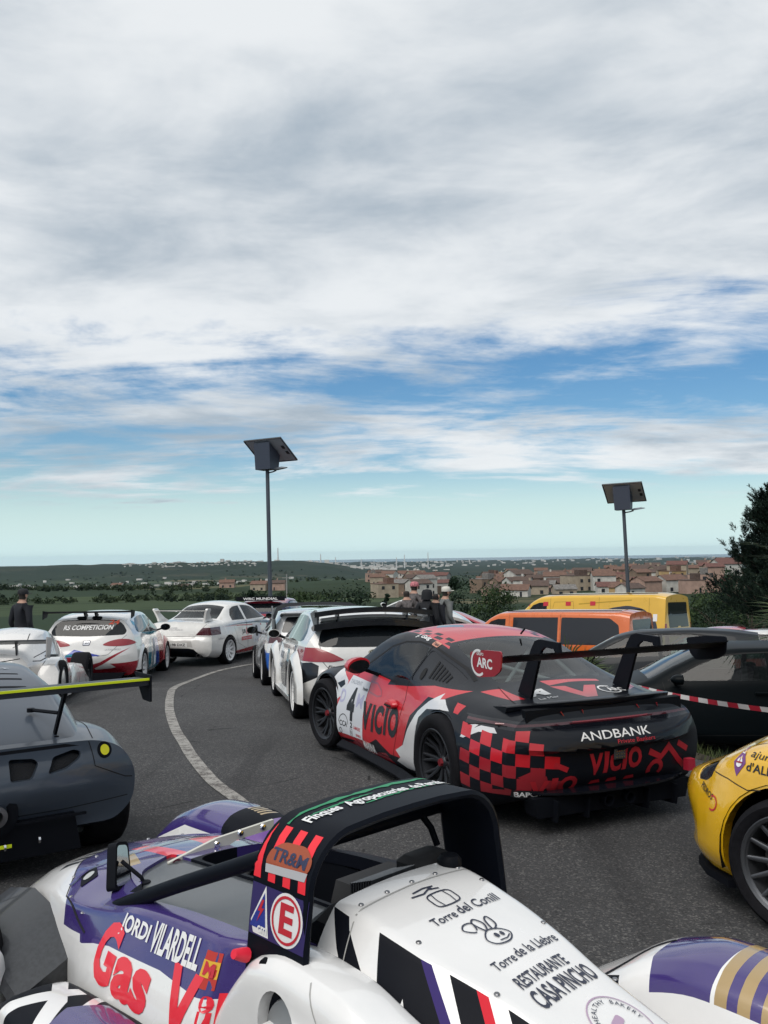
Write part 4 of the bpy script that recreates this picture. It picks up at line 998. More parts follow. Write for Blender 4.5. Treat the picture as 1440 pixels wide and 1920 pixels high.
    # plain head-and-hat emblem
    ed([stroke_shape(smooth_poly([(-.03, -.97), (.02, -.975), (.05, -.95), (.03, -.92), (-.01, -.91), (-.045, -.94)], 4) + [(-.03, -.97)], .005), stroke_shape(smooth_poly([(-.01, -.91), (-.02, -.865), (0, -.85), (.012, -.88)], 4), .006), stroke_shape(smooth_poly([(.015, -.915), (.03, -.87), (.05, -.86), (.045, -.90)], 4), .006),
        stroke_shape(smooth_poly([(-.04, -.90), (-.07, -.875), (-.05, -.855), (-.02, -.862)], 4), .005), poly_shape(arc(.0, -.94, .008, n=8, ry=.011)), poly_shape(arc(.022, -.942, .007, n=8, ry=.01)), stroke_shape([(-.01, -.962), (.02, -.964), (.04, -.955)], .004)])
    ed([text_shape('RESTAURANTE', -.12, -1.125, .22, .042, .018, .1), text_shape('CASA PINCHO', -.125, -1.20, .26, .062, .022, .1)])
    lilk = mat('bakery_lilac', (.42, .30, .42), .5)
    ed([ring_shape(.02, -1.335, .088, .092, 40)], lilk, name='bakery_ring')
    for i, ch in enumerate('THE HEALTHY BAKERY'):
        if ch == ' ': continue
        a = R(200 - i * 12.2); x, y = .02 + .072 * math.cos(a), -1.335 + .072 * math.sin(a)
        ed([text_shape(ch, x, y, None, .014, .004, rot=math.degrees(a) - 90, align='C')])
    ed([poly_shape(round_poly([(-.02, -1.325), (.03, -1.31), (.035, -1.335), (-.015, -1.35)], .01)), poly_shape([(-.005, -1.35), (.01, -1.345), (.0, -1.39), (-.01, -1.392)])], lilk, name='bakery_mixer')
    E.line([(-.62, .26), (-.615, 0), (-.62, -.26)], TOP, mat('seam', (.35, .35, .34), .6), car, 'cover_seam', .006)
    E.line(L([(-.62, .83), (-.64, .70), (-.66, .55)]), LEFT, MATS['seam'], car, 'cover_seam', .004)
    E.done('engine_cover', car)
    # quarter-turn fasteners
    fm = mat('fastener', (.25, .25, .26), .35, metal=.9); first = None
    for x, y_ in [(-.60, q) for q in (-.22, -.11, 0, .11, .22)] + [(-.70 - .13 * k, (1 if k % 2 else -1) * (.225 - .012 * k)) for k in range(7)]:
        zt = Ce['zc'](x) - (Ce['zc'](x) - Ce['zr'](x)) * (y_ / Ce['wr'](x)) ** 2
        if first is None: q = MB(); q.lathe([(0, .003), (.007, .003), (.009, .0)], 10, 'z'); first = f_ = q.obj('fastener', fm, car)
        else: f_ = first.copy(); COL.objects.link(f_)
        f_.location = (x, y_, zt + .001)
    for x, y_ in ((1.12, .20), (1.22, .05), (1.24, -.12), (1.20, -.28), (.86, .44), (1.0, .36), (.70, .47)):
        zt = B_top(x, y_)
        if zt is not None: f_ = first.copy(); COL.objects.link(f_); f_.location = zt
    # tail lamp pocket in the flank
    b = MB(); b.rings([[(x, .335 + dy, z) for x, z in round_poly([(-.60 + k, .70 - k), (-.60 + k, .63 + k), (-.74 - k, .60 + k), (-.74 - k, .67 - k)], .03)] for dy, k in ((-.02, 0), (.012, 0), (.012, -.012), (-.01, -.02))]); p = b.obj('lamp_pocket', trim, car, 40)
    b = MB(); b.bbox((-.69, .34, .65), (.07, .02, .045), .01); b.obj('rain_lamp', MATS['tail_dark'], p)
    # side pod behind the cockpit with a round opening
    Cs = dict(zb=K((-1.9, .1)), wl=K((-1.9, .20)), zs=K((-1.9, .14)), ws=K((-1.9, .22)), zm=K((-1.9, .40)), wm=K((-1.9, .22), (-.3, .20)), zh=K((-1.9, .53), (-1.0, .61), (-.75, .68), (-.55, .70), (-.42, .67), (-.32, .58), (-.25, .48)), wh=K((-1.9, .19)),
              zr=K((-1.9, .57), (-1.0, .65), (-.75, .72), (-.55, .735), (-.42, .705), (-.32, .61), (-.25, .52)), wr=K((-1.9, .12)), zc=K((-1.9, .58), (-1.0, .66), (-.75, .73), (-.55, .745), (-.42, .715), (-.32, .62), (-.25, .53)))
    for s_ in (1, -1):
        if s_ < 0: continue
        P = Body({k: f for k, f in Cs.items()}, -1.9, -.25, .035, None, None, (0, .03, .04, .05, .06, .04), [wht])
        for v in P.bm.verts: v.co.y = .41 + v.co.y * .55
        P.tree = BVHTree.FromBMesh(P.bm)
        P.cut(L(arc(-.56, .572, .082, n=24, ry=.095)), LEFT, lip=.10, keep=lambda c: c.y > .45)
        P.paint(L([(-.9, .3), (-1.1, .45), (-1.2, .6), (-1.3, .6), (-1.2, .3)]), LEFT, blk)
        P.decal([text_shape('nova', -.0, .2, .3, .1)], LEFT, neon, car) if False else None
        P.line(L([(-.68, .72), (-.74, .64), (-.9, .60), (-1.0, .585)]), LEFT, MATS['seam'], car, 'pod_seam', .004)
        P.done('side_pod', car)
        b = MB(); b.box((-.56, .435, .56), (.26, .015, .28)); b.obj('opening_dark_backing', trim, car)  # dark backing added inside the pod so the opening looks shaded
        b = MB(); M_ = Matrix.Translation((-.57, .475, .545)) @ Matrix.Rotation(R(10), 4, 'X')
        b.lathe([(0, .03), (.02, .03), (.025, .022), (.085, .016), (.095, .0), (.095, -.05), (0, -.05)], 28, 'y', M=M_); dd = b.obj('filler_disc', mat('disc_grey', (.30, .31, .32), .45, metal=.6), car, 40)
        b = MB(); b.bbox((-.57, .512, .545), (.016, .012, .045), .006); b.obj('disc_grip', MATS['steel_dark'], dd)
    b = MB(); b.add([(-1.9, .34, .50), (-.5, .34, .56), (-.5, .60, .56), (-1.9, .60, .50)], [(0, 1, 2, 3)]); b.add([(-1.9, -.34, .42), (-.6, -.34, .42), (-.6, -.58, .38), (-1.9, -.60, .40)], [(0, 1, 2, 3)]); b.obj('rear_deck', wht, car)
    # fenders
    def fender(x0, x1, top, yc, hw, name, skin, zlow=.12):
        n = len(top); Cf = dict(zb=K((x0, zlow)), wl=K((x0, hw * .9)), zs=K((x0, zlow + .05)), ws=K((x0, hw)), zm=K(*[(x, zlow + .55 * (z - zlow)) for x, z in top]), wm=K((x0, hw)),
            zh=K(*[(x, z - .06) for x, z in top]), wh=K((x0, hw * .93)), zr=K(*[(x, z - .018) for x, z in top]), wr=K((x0, hw * .6)), zc=K(*top))
        F = Body(Cf, x0, x1, .035, None, None, (0, .03, .04, .06, .07, .05), [wht])
        for v in F.bm.verts: v.co.y += yc
        F.tree = BVHTree.FromBMesh(F.bm); return F
    # far rear
    F = fender(-1.85, -.82, [(-1.85, .52), (-1.55, .62), (-1.3, .635), (-1.1, .59), (-.95, .50), (-.82, .42)], -.70, .20, 'rear_fender', wht)
    F.paint([(-1.15, -.46), (-1.10, -.60), (-1.12, -.80), (-1.18, -.95), (-1.36, -.95), (-1.33, -.48), (-1.25, -.46)], TOP, pur, ndot=.1)
    for k in range(7):
        x = -1.345 - k * .07
        F.paint([(x, -.46), (x + .0, -.95), (x - .038, -.95), (x - .038, -.46)], TOP, gold, ndot=.1); F.paint([(x - .038, -.46), (x - .038, -.95), (x - .07, -.95), (x - .07, -.46)], TOP, pur, ndot=.1)
    lfp = lambda P, m: F.paint(L(P), LEFT, m, ndot=.1)
    lfp([(-.86, .44), (-1.0, .50), (-1.03, .47), (-.9, .40)], blk); lfp([(-.88, .37), (-1.02, .43), (-1.08, .40), (-1.05, .28), (-.98, .26), (-.96, .34)], blk); lfp([(-1.3, .42), (-1.36, .42), (-1.4, .2), (-1.33, .2)], blk); lfp([(-.98, .25), (-1.1, .27), (-1.2, .12), (-1.0, .12)], red)
    F.line([(-.86, -.55), (-1.0, -.62), (-1.12, -.72)], TOP, blk, car, 'black_line', .02, off=.002)
    arch(F, -1.27, .29, .31, both=True, keep=-9) if False else F.cut(arc(-1.27, .29, .31, n=24), RIGHT, lip=.05)
    F.done('rear_fender', car)
    F = fender(-1.85, -.95, [(-1.85, .52), (-1.55, .62), (-1.3, .635), (-1.1, .59), (-.95, .50)], .83, .10, 'rear_fender', wht)
    F.cut(L(arc(-1.27, .29, .31, n=24)), LEFT, lip=.05); F.done('rear_fender', car)
    # front fenders
    for s_ in (-1, 1):
        F = fender(.90, 1.98, [(.90, .46), (1.05, .55), (1.25, .585), (1.5, .575), (1.75, .50), (1.98, .34)], s_ * (.72 if s_ < 0 else .83), .19 if s_ < 0 else .15, 'front_fender', wht)
        y0, y1 = s_ * .60, s_ * .95; q = lambda P: [(x, y) for x, y in (P if s_ > 0 else P[::-1])]
        F.paint([(1.9, y0), (1.9, y1), (1.28, y1), (1.24, y0 + .03 * s_)], TOP, pur, ndot=.1)
        F.paint([(1.24, y0 + .03 * s_), (1.28, y1), (1.10, y1), (1.08, y0 + .05 * s_)], TOP, blk, ndot=.1)
        for k in range(5):
            x = 1.265 - k * .026; F.paint([(x, y0 + .07 * s_), (x, y1), (x - .014, y1), (x - .014, y0 + .07 * s_)], TOP, gold, ndot=.1)
        F.paint([(1.08, y0 + .05 * s_), (1.10, y1), (.98, y1), (.98, y0 + .06 * s_)], TOP, lil, ndot=.1); F.paint([(.98, y0), (.98, y1), (.9, y1), (.9, y0)], TOP, blk, ndot=.1)
        if s_ < 0: F.paint(L([(1.98, .30), (1.98, .62), (1.28, .62), (1.26, .475), (1.6, .47)]), LEFT, pur, ndot=.05); F.paint(L([(1.28, .62), (1.26, .475), (1.08, .475), (1.08, .62)]), LEFT, blk, ndot=.05); F.paint(L([(1.08, .62), (1.08, .475), (.96, .45), (.96, .62)]), LEFT, lil, ndot=.05)
        fr, f = (LEFT, L) if s_ > 0 else (RIGHT, lambda P: P)
        F.cut(f(arc(1.25, .28, .30, n=24)), fr, lip=.05)
        F.done('front_fender', car)
    # floor between tub and near front wheel, turning vanes, front lower pod
    b = MB(); b.rings([[(x, .44, z + .10), (x, .70, z - .02), (x, .72, z - .05), (x, .44, z)] for x, z in ((1.45, .34), (1.2, .40), (.95, .36), (.74, .30))]); b.obj('radiator_duct', MATS['carbon'], car, 30)
    Cq = dict(zb=K((.1, .06)), wl=K((.1, .16)), zs=K((.1, .1)), ws=K((.1, .18), (.7, .14)), zm=K((.1, .25)), wm=K((.1, .18), (.7, .14)), zh=K((.1, .38), (.5, .37), (.7, .28)), wh=K((.1, .16), (.7, .12)), zr=K((.1, .40), (.5, .39), (.7, .30)), wr=K((.1, .10)), zc=K((.1, .41), (.5, .40), (.7, .31)))
    F = Body(Cq, .02, .70, .035, None, None, (0, .02, .03, .05, .05, .04), [blk])
    for v in F.bm.verts: v.co.y += .72
    F.tree = BVHTree.FromBMesh(F.bm)
    F.paint([(.62, .56), (.66, .60), (.42, .72), (.30, .84), (.24, .9), (.20, .86), (.34, .70)], TOP, wht); F.paint([(.55, .88), (.50, .90), (.40, .74), (.36, .62), (.42, .62), (.47, .72)], TOP, wht); F.paint([(.34, .58), (.30, .58), (.18, .74), (.1, .86), (.16, .86)], TOP, wht)
    F.paint([(.30, .72), (.22, .86), (.05, .9), (.05, .6), (.24, .6)], TOP, pur); F.done('side_vane', car)
    b = MB(); b.prism([(.02, .1), (1.0, .1), (1.0, .14), (.02, .14)], .3, .95); b.obj('floor_edge', trim, car)
    # mirror on a stalk
    for s_ in (1,):
        b = MB(); poly = round_poly([(-.062, -.085), (.042, -.10), (.07, .065), (.0, .082)], .02)
        Mm = Matrix.Translation((.66, .36, .70)) @ Matrix.Rotation(R(205), 4, 'Z') @ Matrix.Rotation(R(-14), 4, 'Y')
        b.prism(poly, -.012, .03, 'x', M=Mm); mo = b.obj('mirror', trim, car, 30)
        b = MB(); b.prism([(p[0] * .8, p[1] * .85) for p in poly], .031, .033, 'x', M=Mm); b.obj('mirror_glass', mat('mirror_pale', (.35, .36, .38), .04, metal=1), mo)
        b = MB(); b.tube([(.62, .35, .72), (.56, .30, .66), (.55, .29, .63)], .008, 8); b.lathe([(0, .02), (.022, .015), (.026, 0)], 12, 'z', M=Matrix.Translation((.55, .29, .63))); b.obj('mirror_stalk', trim, mo)
    w = make_wheel(.28, .22, .20, 8, MATS['rim_dark'], True, 'thin', dish=.03)
    place_wheels(w, car, [(-1.27, .78, .28, 0), (-1.27, -.74, .28, 0), (1.25, .76, .28, 0), (1.25, -.76, .28, 0)])
    return car
build_prototype()
# ------------------------------------------------------------------ production-car kit
def place_car(car, x, y, hx, hy, wb=2.5, tw=1.5, dz=0.0):
    """stands a car on the ground, tilted with the slope"""
    n = math.hypot(hx, hy); f = Vector((hx / n, hy / n)); l = Vector((-f.y, f.x))
    g = lambda a, b: ground(x + f.x * a + l.x * b, y + f.y * a + l.y * b)
    zf, zr = (g(wb / 2, tw / 2) + g(wb / 2, -tw / 2)) / 2, (g(-wb / 2, tw / 2) + g(-wb / 2, -tw / 2)) / 2
    zl, zt = (g(wb / 2, tw / 2) + g(-wb / 2, tw / 2)) / 2, (g(wb / 2, -tw / 2) + g(-wb / 2, -tw / 2)) / 2
    X = Vector((f.x * wb, f.y * wb, zf - zr)).normalized(); Y = Vector((l.x * tw, l.y * tw, zl - zt)).normalized()
    Z = X.cross(Y).normalized(); Y = Z.cross(X)
    car.matrix_world = Matrix(((X.x, Y.x, Z.x, x), (X.y, Y.y, Z.y, y), (X.z, Y.z, Z.z, (zf + zr) / 2 + dz), (0, 0, 0, 1)))
def SK(keys, sx=1, sv=1): return [(x * sx, v * sv) for x, v in keys]
HATCH = dict(
    zb=[(-1.7, .20), (-1.3, .15), (1.6, .14), (1.95, .18)], wl=[(-1.7, .72), (0, .78), (1.95, .55)],
    zs=[(-1.7, .32), (-1.2, .25), (1.95, .28)], ws=[(-1.7, .82), (-1.245, .86), (0, .85), (1.245, .86), (1.7, .80), (1.95, .64)],
    zm=[(-1.7, .60), (1.95, .50)], wm=[(-1.7, .84), (-1.245, .875), (-.7, .855), (.7, .855), (1.245, .875), (1.7, .81), (1.95, .66)],
    zh=[(-1.7, .96), (-.5, .93), (.5, .89), (1.1, .85), (1.6, .76), (1.95, .60)], wh=[(-1.7, .76), (-1.2, .80), (0, .80), (1.0, .79), (1.6, .74), (1.95, .58)],
    zc=[(-1.7, 1.29), (-1.2, 1.37), (-.6, 1.405), (0, 1.40), (.32, 1.35), (.7, 1.18), (1.05, .98), (1.2, .93), (1.6, .85), (1.95, .68)],
    zr=[(-1.7, 1.24), (-1.2, 1.315), (-.6, 1.345), (0, 1.335), (.32, 1.28), (.7, 1.11), (1.05, .92), (1.2, .885), (1.6, .815), (1.95, .65)],
    wr=[(-1.7, .57), (-.5, .585), (.3, .585), (.7, .64), (1.08, .71), (1.3, .66), (1.95, .45)])
SEDAN = dict(
    zb=[(-2.1, .24), (-1.5, .16), (1.6, .15), (2.1, .18)], wl=[(-2.1, .70), (0, .78), (2.1, .55)],
    zs=[(-2.1, .36), (-1.3, .26), (2.1, .28)], ws=[(-2.1, .80), (-1.31, .87), (-.7, .85), (.7, .85), (1.31, .87), (1.8, .82), (2.1, .66)],
    zm=[(-2.1, .62), (2.1, .52)], wm=[(-2.1, .82), (-1.31, .88), (-.75, .855), (.75, .855), (1.31, .88), (1.8, .82), (2.1, .68)],
    zh=[(-2.1, .95), (-1.2, .97), (-.5, .94), (.5, .91), (1.2, .86), (1.7, .79), (2.1, .64)], wh=[(-2.1, .76), (-1.2, .80), (0, .80), (1.0, .79), (1.7, .74), (2.1, .6)],
    zc=[(-2.1, 1.03), (-1.75, 1.055), (-1.5, 1.07), (-1.3, 1.15), (-.95, 1.33), (-.7, 1.40), (-.3, 1.43), (.1, 1.41), (.35, 1.35), (.75, 1.15), (1.05, .99), (1.2, .95), (1.7, .87), (2.1, .70)],
    zr=[(-2.1, 1.00), (-1.75, 1.025), (-1.5, 1.035), (-1.3, 1.10), (-.95, 1.27), (-.7, 1.34), (-.3, 1.365), (.1, 1.345), (.35, 1.285), (.75, 1.08), (1.05, .93), (1.2, .905), (1.7, .835), (2.1, .67)],
    wr=[(-2.1, .66), (-1.5, .66), (-1.2, .59), (-.7, .565), (.2, .575), (.7, .64), (1.08, .71), (1.3, .66), (2.1, .45)])
VAN = dict(
    zb=[(-2.4, .25), (2.3, .22)], wl=[(-2.4, .8), (2.3, .7)], zs=[(-2.4, .36), (2.3, .32)], ws=[(-2.4, .93), (1.6, .93), (2.0, .88), (2.3, .72)],
    zm=[(-2.4, .75), (2.3, .6)], wm=[(-2.4, .95), (1.5, .95), (2.0, .89), (2.3, .74)], zh=[(-2.4, 1.12), (1.2, 1.10), (1.7, 1.06), (2.0, .98), (2.3, .78)], wh=[(-2.4, .93), (1.4, .93), (2.0, .82), (2.3, .64)],
    zc=[(-2.4, 1.90), (-2.1, 1.945), (0, 1.96), (.75, 1.94), (1.0, 1.86), (1.3, 1.64), (1.75, 1.24), (1.9, 1.14), (2.1, 1.06), (2.3, .88)],
    zr=[(-2.4, 1.83), (-2.1, 1.88), (0, 1.895), (.75, 1.87), (1.0, 1.78), (1.3, 1.56), (1.75, 1.17), (1.9, 1.09), (2.1, 1.02), (2.3, .85)],
    wr=[(-2.4, .76), (0, .77), (.8, .76), (1.3, .77), (1.75, .80), (2.3, .5)])
def keys(T, sx=1, sy=1, sz=1, **over):
    return {k: K(*SK(over.get(k, v), sx, sz if k[0] == 'z' else sy)) for k, v in T.items()}
def sc(P, sx, sz): return [(x * sx, z * sz) for x, z in P]
def both(B, poly, name, m, car, lip=.012, k=.3, push=0):
    """the same opening cut on the left and on the right"""
    a = B.cut(L(poly), LEFT, name, m, car, lip=lip, push=push, keep=lambda c: c.y > k); b = B.cut(poly, RIGHT, name, m, car, lip=lip, push=push, keep=lambda c: c.y < -k); return a, b
def cabin(car, x0, x1, w, z0=.3, zs=1.0, seat=True):
    b = MB(); b.box(((x0 + x1) / 2, 0, z0), (x1 - x0, w * 2, .1)); b.box((x1 - .1, 0, z0 + .28), (.3, w * 1.9, .45)); b.obj('cabin_floor', MATS['trim'], car)
    if seat:
        for y in (.35, -.35):
            b = MB(); b.rings([[(x, y + q, z) for q, z in ((-.22, .4), (.22, .4), (.24, .8 * zs), (.12, 1.08 * zs), (-.12, 1.08 * zs), (-.24, .8 * zs))] for x in (-.38, -.26)]); b.box((-.1, y, .42), (.45, .42, .1)); b.obj('seat', MATS['seat'], car, 30)
def cage(car, w, h, x0=-1.1, x1=.6):
    b = MB()
    for s in (1, -1):
        b.tube([(-.4, s * w * 1.1, .35), (-.4, s * w * 1.08, .85), (-.38, s * w * .92, h)], .02, 6); b.tube([(-.38, s * w * .92, h), (.15, s * w * .92, h - .02), (x1, s * w * 1.05, .92)], .02, 6); b.tube([(-.4, s * w * .9, h - .02), (x0, s * w * .95, .7)], .02, 6)
    b.tube([(-.38, -w * .92, h), (-.38, w * .92, h)], .02, 6); b.tube([(-.4, w * .9, h - .02), (x0, -w * .9, .72)], .018, 6); b.tube([(-.4, -w * .9, h - .02), (x0, w * .9, .72)], .018, 6)
    b.obj('roll_cage', MATS['cage'], car, 50)
def mirrors(car, x, y, z, m, sides=(1, -1), k=1.0):
    for s in sides:
        b = MB(); b.rings([[(x + dx, s * (y + .085 * k * q * math.cos(t)), z + .06 * k * q * math.sin(t)) for t in [2 * math.pi * j / 14 for j in range(14)]] for dx, q in ((.10, .25), (.07, .75), (.03, 1), (-.04, 1))]); o = b.obj('mirror', m, car, 50)
        b = MB(); b.rings([[(x - .045, s * (y + .078 * k * q * math.cos(t)), z + .053 * k * q * math.sin(t)) for t in [2 * math.pi * j / 14 for j in range(14)]] for q in (1, .05)]); b.obj('mirror_glass', MATS['mirror_face'], o)
        b = MB(); b.tube([(x + .02, s * (y - .17 * k), z - .07), (x + .03, s * (y - .05), z - .02)], .022, 6); b.obj('mirror_arm', MATS['trim'], o)
def four_wheels(car, xr, xf, y, r, w, rim_r, rim, spokes=10, twin=False, style='thin', steer=0, wells=True, both_axles=True, **k):
    p = make_wheel(r, w, rim_r, spokes, rim, twin, style, **k)
    place_wheels(p, car, [(xr, y, r, 0), (xr, -y, r, 0), (xf, y, r, steer), (xf, -y, r, steer)])
    if wells: wheel_wells(car, [(xr, y, r), (xr, -y, r), (xf, y, r), (xf, -y, r)], r + .035, w + .06)
def bar(name, car, m, a, b, sec):
    """a bar of constant section (x,z) between y=a and y=b"""
    q = MB(); q.rings([[(x, y, z) for x, z in sec] for y in (a, b)]); return q.obj(name, m, car, 35)
HW_FRONT = [(.80, .945), (.46, 1.14), (.20, 1.255), (-.05, 1.285), (-.28, 1.295), (-.28, .955)]
HW_REAR = [(-.34, .955), (-.34, 1.295), (-.75, 1.285), (-1.1, 1.235), (-1.36, 1.09), (-1.42, 1.0), (-1.3, .975)]
def plain_car(T, spot, colour, label, sx=1, sy=1, sz=1, glassm=None, rim=None, cat='car', dx=.06, front=True, extra=None, name='parked_car', wb=None, group=None):
    """a production car: body, glass, lamps, bumper lips, mirrors, wheels"""
    car = empty(name, (0, 0, 0), 0, label, cat, group); gm = glassm or MATS['glass_smoke']
    sed = T is SEDAN; x0, x1 = ((-2.1, 2.1) if sed else (-1.7, 1.95)); ax = (1.31 if sed else 1.245) * sx
    rear = K((.2, .05), (.45, .12), (.62, .12), (.75, .05), (1.0, .0)) if sed else K((.25, .14), (.45, .24), (.6, .24), (.7, .20), (.95, .17), (1.27, .0))
    B = Body(keys(T, sx, sy, sz), x0 * sx, x1 * sx, dx, rear, K((.2, .06), (.4, .14), (.6, .1), (.8, 0)), (0, .05, .08, .2, .06, .08), [colour], pr=4)
    arch(B, -ax, .31, .35, n=20); arch(B, ax, .31, .35, n=20)
    f, r = HW_FRONT, HW_REAR
    if sed: f = [(.86, .96), (.50, 1.16), (.22, 1.28), (-.05, 1.315), (-.30, 1.325), (-.30, .975)]; r = [(-.36, .975), (-.36, 1.325), (-.7, 1.30), (-.95, 1.21), (-1.15, 1.05), (-1.1, 1.0)]
    both(B, sc(f, sx, sz), 'side_window', gm, car); both(B, sc(r, sx, sz), 'side_window', gm, car)
    ws = [(1.0, .62), (1.03, 0), (1.0, -.62), (.40, -.52), (.42, 0), (.40, .52)]
    B.cut(round_poly([(x * sx, y * sy) for x, y in ws], .04), TOP, 'windscreen', gm, car)
    if sed: B.cut(round_poly([(-.92, .50), (-.90, 0), (-.92, -.50), (-1.42, -.56), (-1.45, 0), (-1.42, .56)], .04), TOP, 'rear_window', gm, car)
    else: B.cut(round_poly(sc([(-.62, .98), (.62, .98), (.52, 1.22), (-.52, 1.22)], sy, sz), .05), REAR, 'rear_window', gm, car)
    for s in (1, -1):
        B.cut(Rr([(s * .84 * sy, .72 * sz), (s * .84 * sy, .88 * sz), (s * .6 * sy, .88 * sz), (s * .58 * sy, .74 * sz)]), REAR, 'tail_lamp', MATS['tail_red'], car, keep=lambda c: c.x < -1.2)
        B.cut([(s * .74 * sy, .60 * sz), (s * .72 * sy, .72 * sz), (s * .44 * sy, .68 * sz), (s * .44 * sy, .58 * sz)], FRONT, 'headlamp', MATS['lamp_clear'], car, keep=lambda c: c.x > 1.2)
    g = MATS['gap']
    for P in ([(-.31, .95), (-.33, .6), (-.30, .28), (.66, .26), (.80, .6), (.86, .93)], [(-.36, .95), (-.38, .5), (-.40, .28), (-.85, .45), (-.98, .75)]):
        for fr, ff in ((LEFT, L), (RIGHT, lambda q: q)): B.line(ff(sc(P, sx, sz)), fr, g, car)
    B.paint(sc([(-.45, .3), (.45, .3), (.45, .42), (-.45, .42)], sy, sz), FRONT, MATS['trim'], keep=lambda c: c.x > 1.5)
    if extra: extra(B, car)
    for s in (1, -1):
        for x in (-.18, -.92): h_ = MB(); h_.bbox((x * sx, s * (B.C['wm'](x * sx) - .004), .80 * sz), (.15, .03, .03), .008); h_.obj('door_handle', colour, car)
    B.decal([poly_shape(sc([(-.26, .50), (.26, .50), (.26, .61), (-.26, .61)], 1, sz))], REAR, MATS['plate_white'], car, 'number_plate', off=.006)
    for fr, ff in ((LEFT, L), (RIGHT, lambda q: q)): B.line(ff(sc(f[:5] + r[1:6], sx, sz)), fr, g, car, 'window_seal', .016)
    B.done('body', car)
    cabin(car, -1.2 * sx, .85 * sx, .68 * sy, zs=sz); mirrors(car, .70 * sx, .93 * sy, .98 * sz, colour)
    four_wheels(car, -ax, ax, .76 * sy, .31, .20, .215, rim or MATS['rim_silver'], 7, False, 'wide')
    place_car(car, *spot, wb=ax * 2); return car
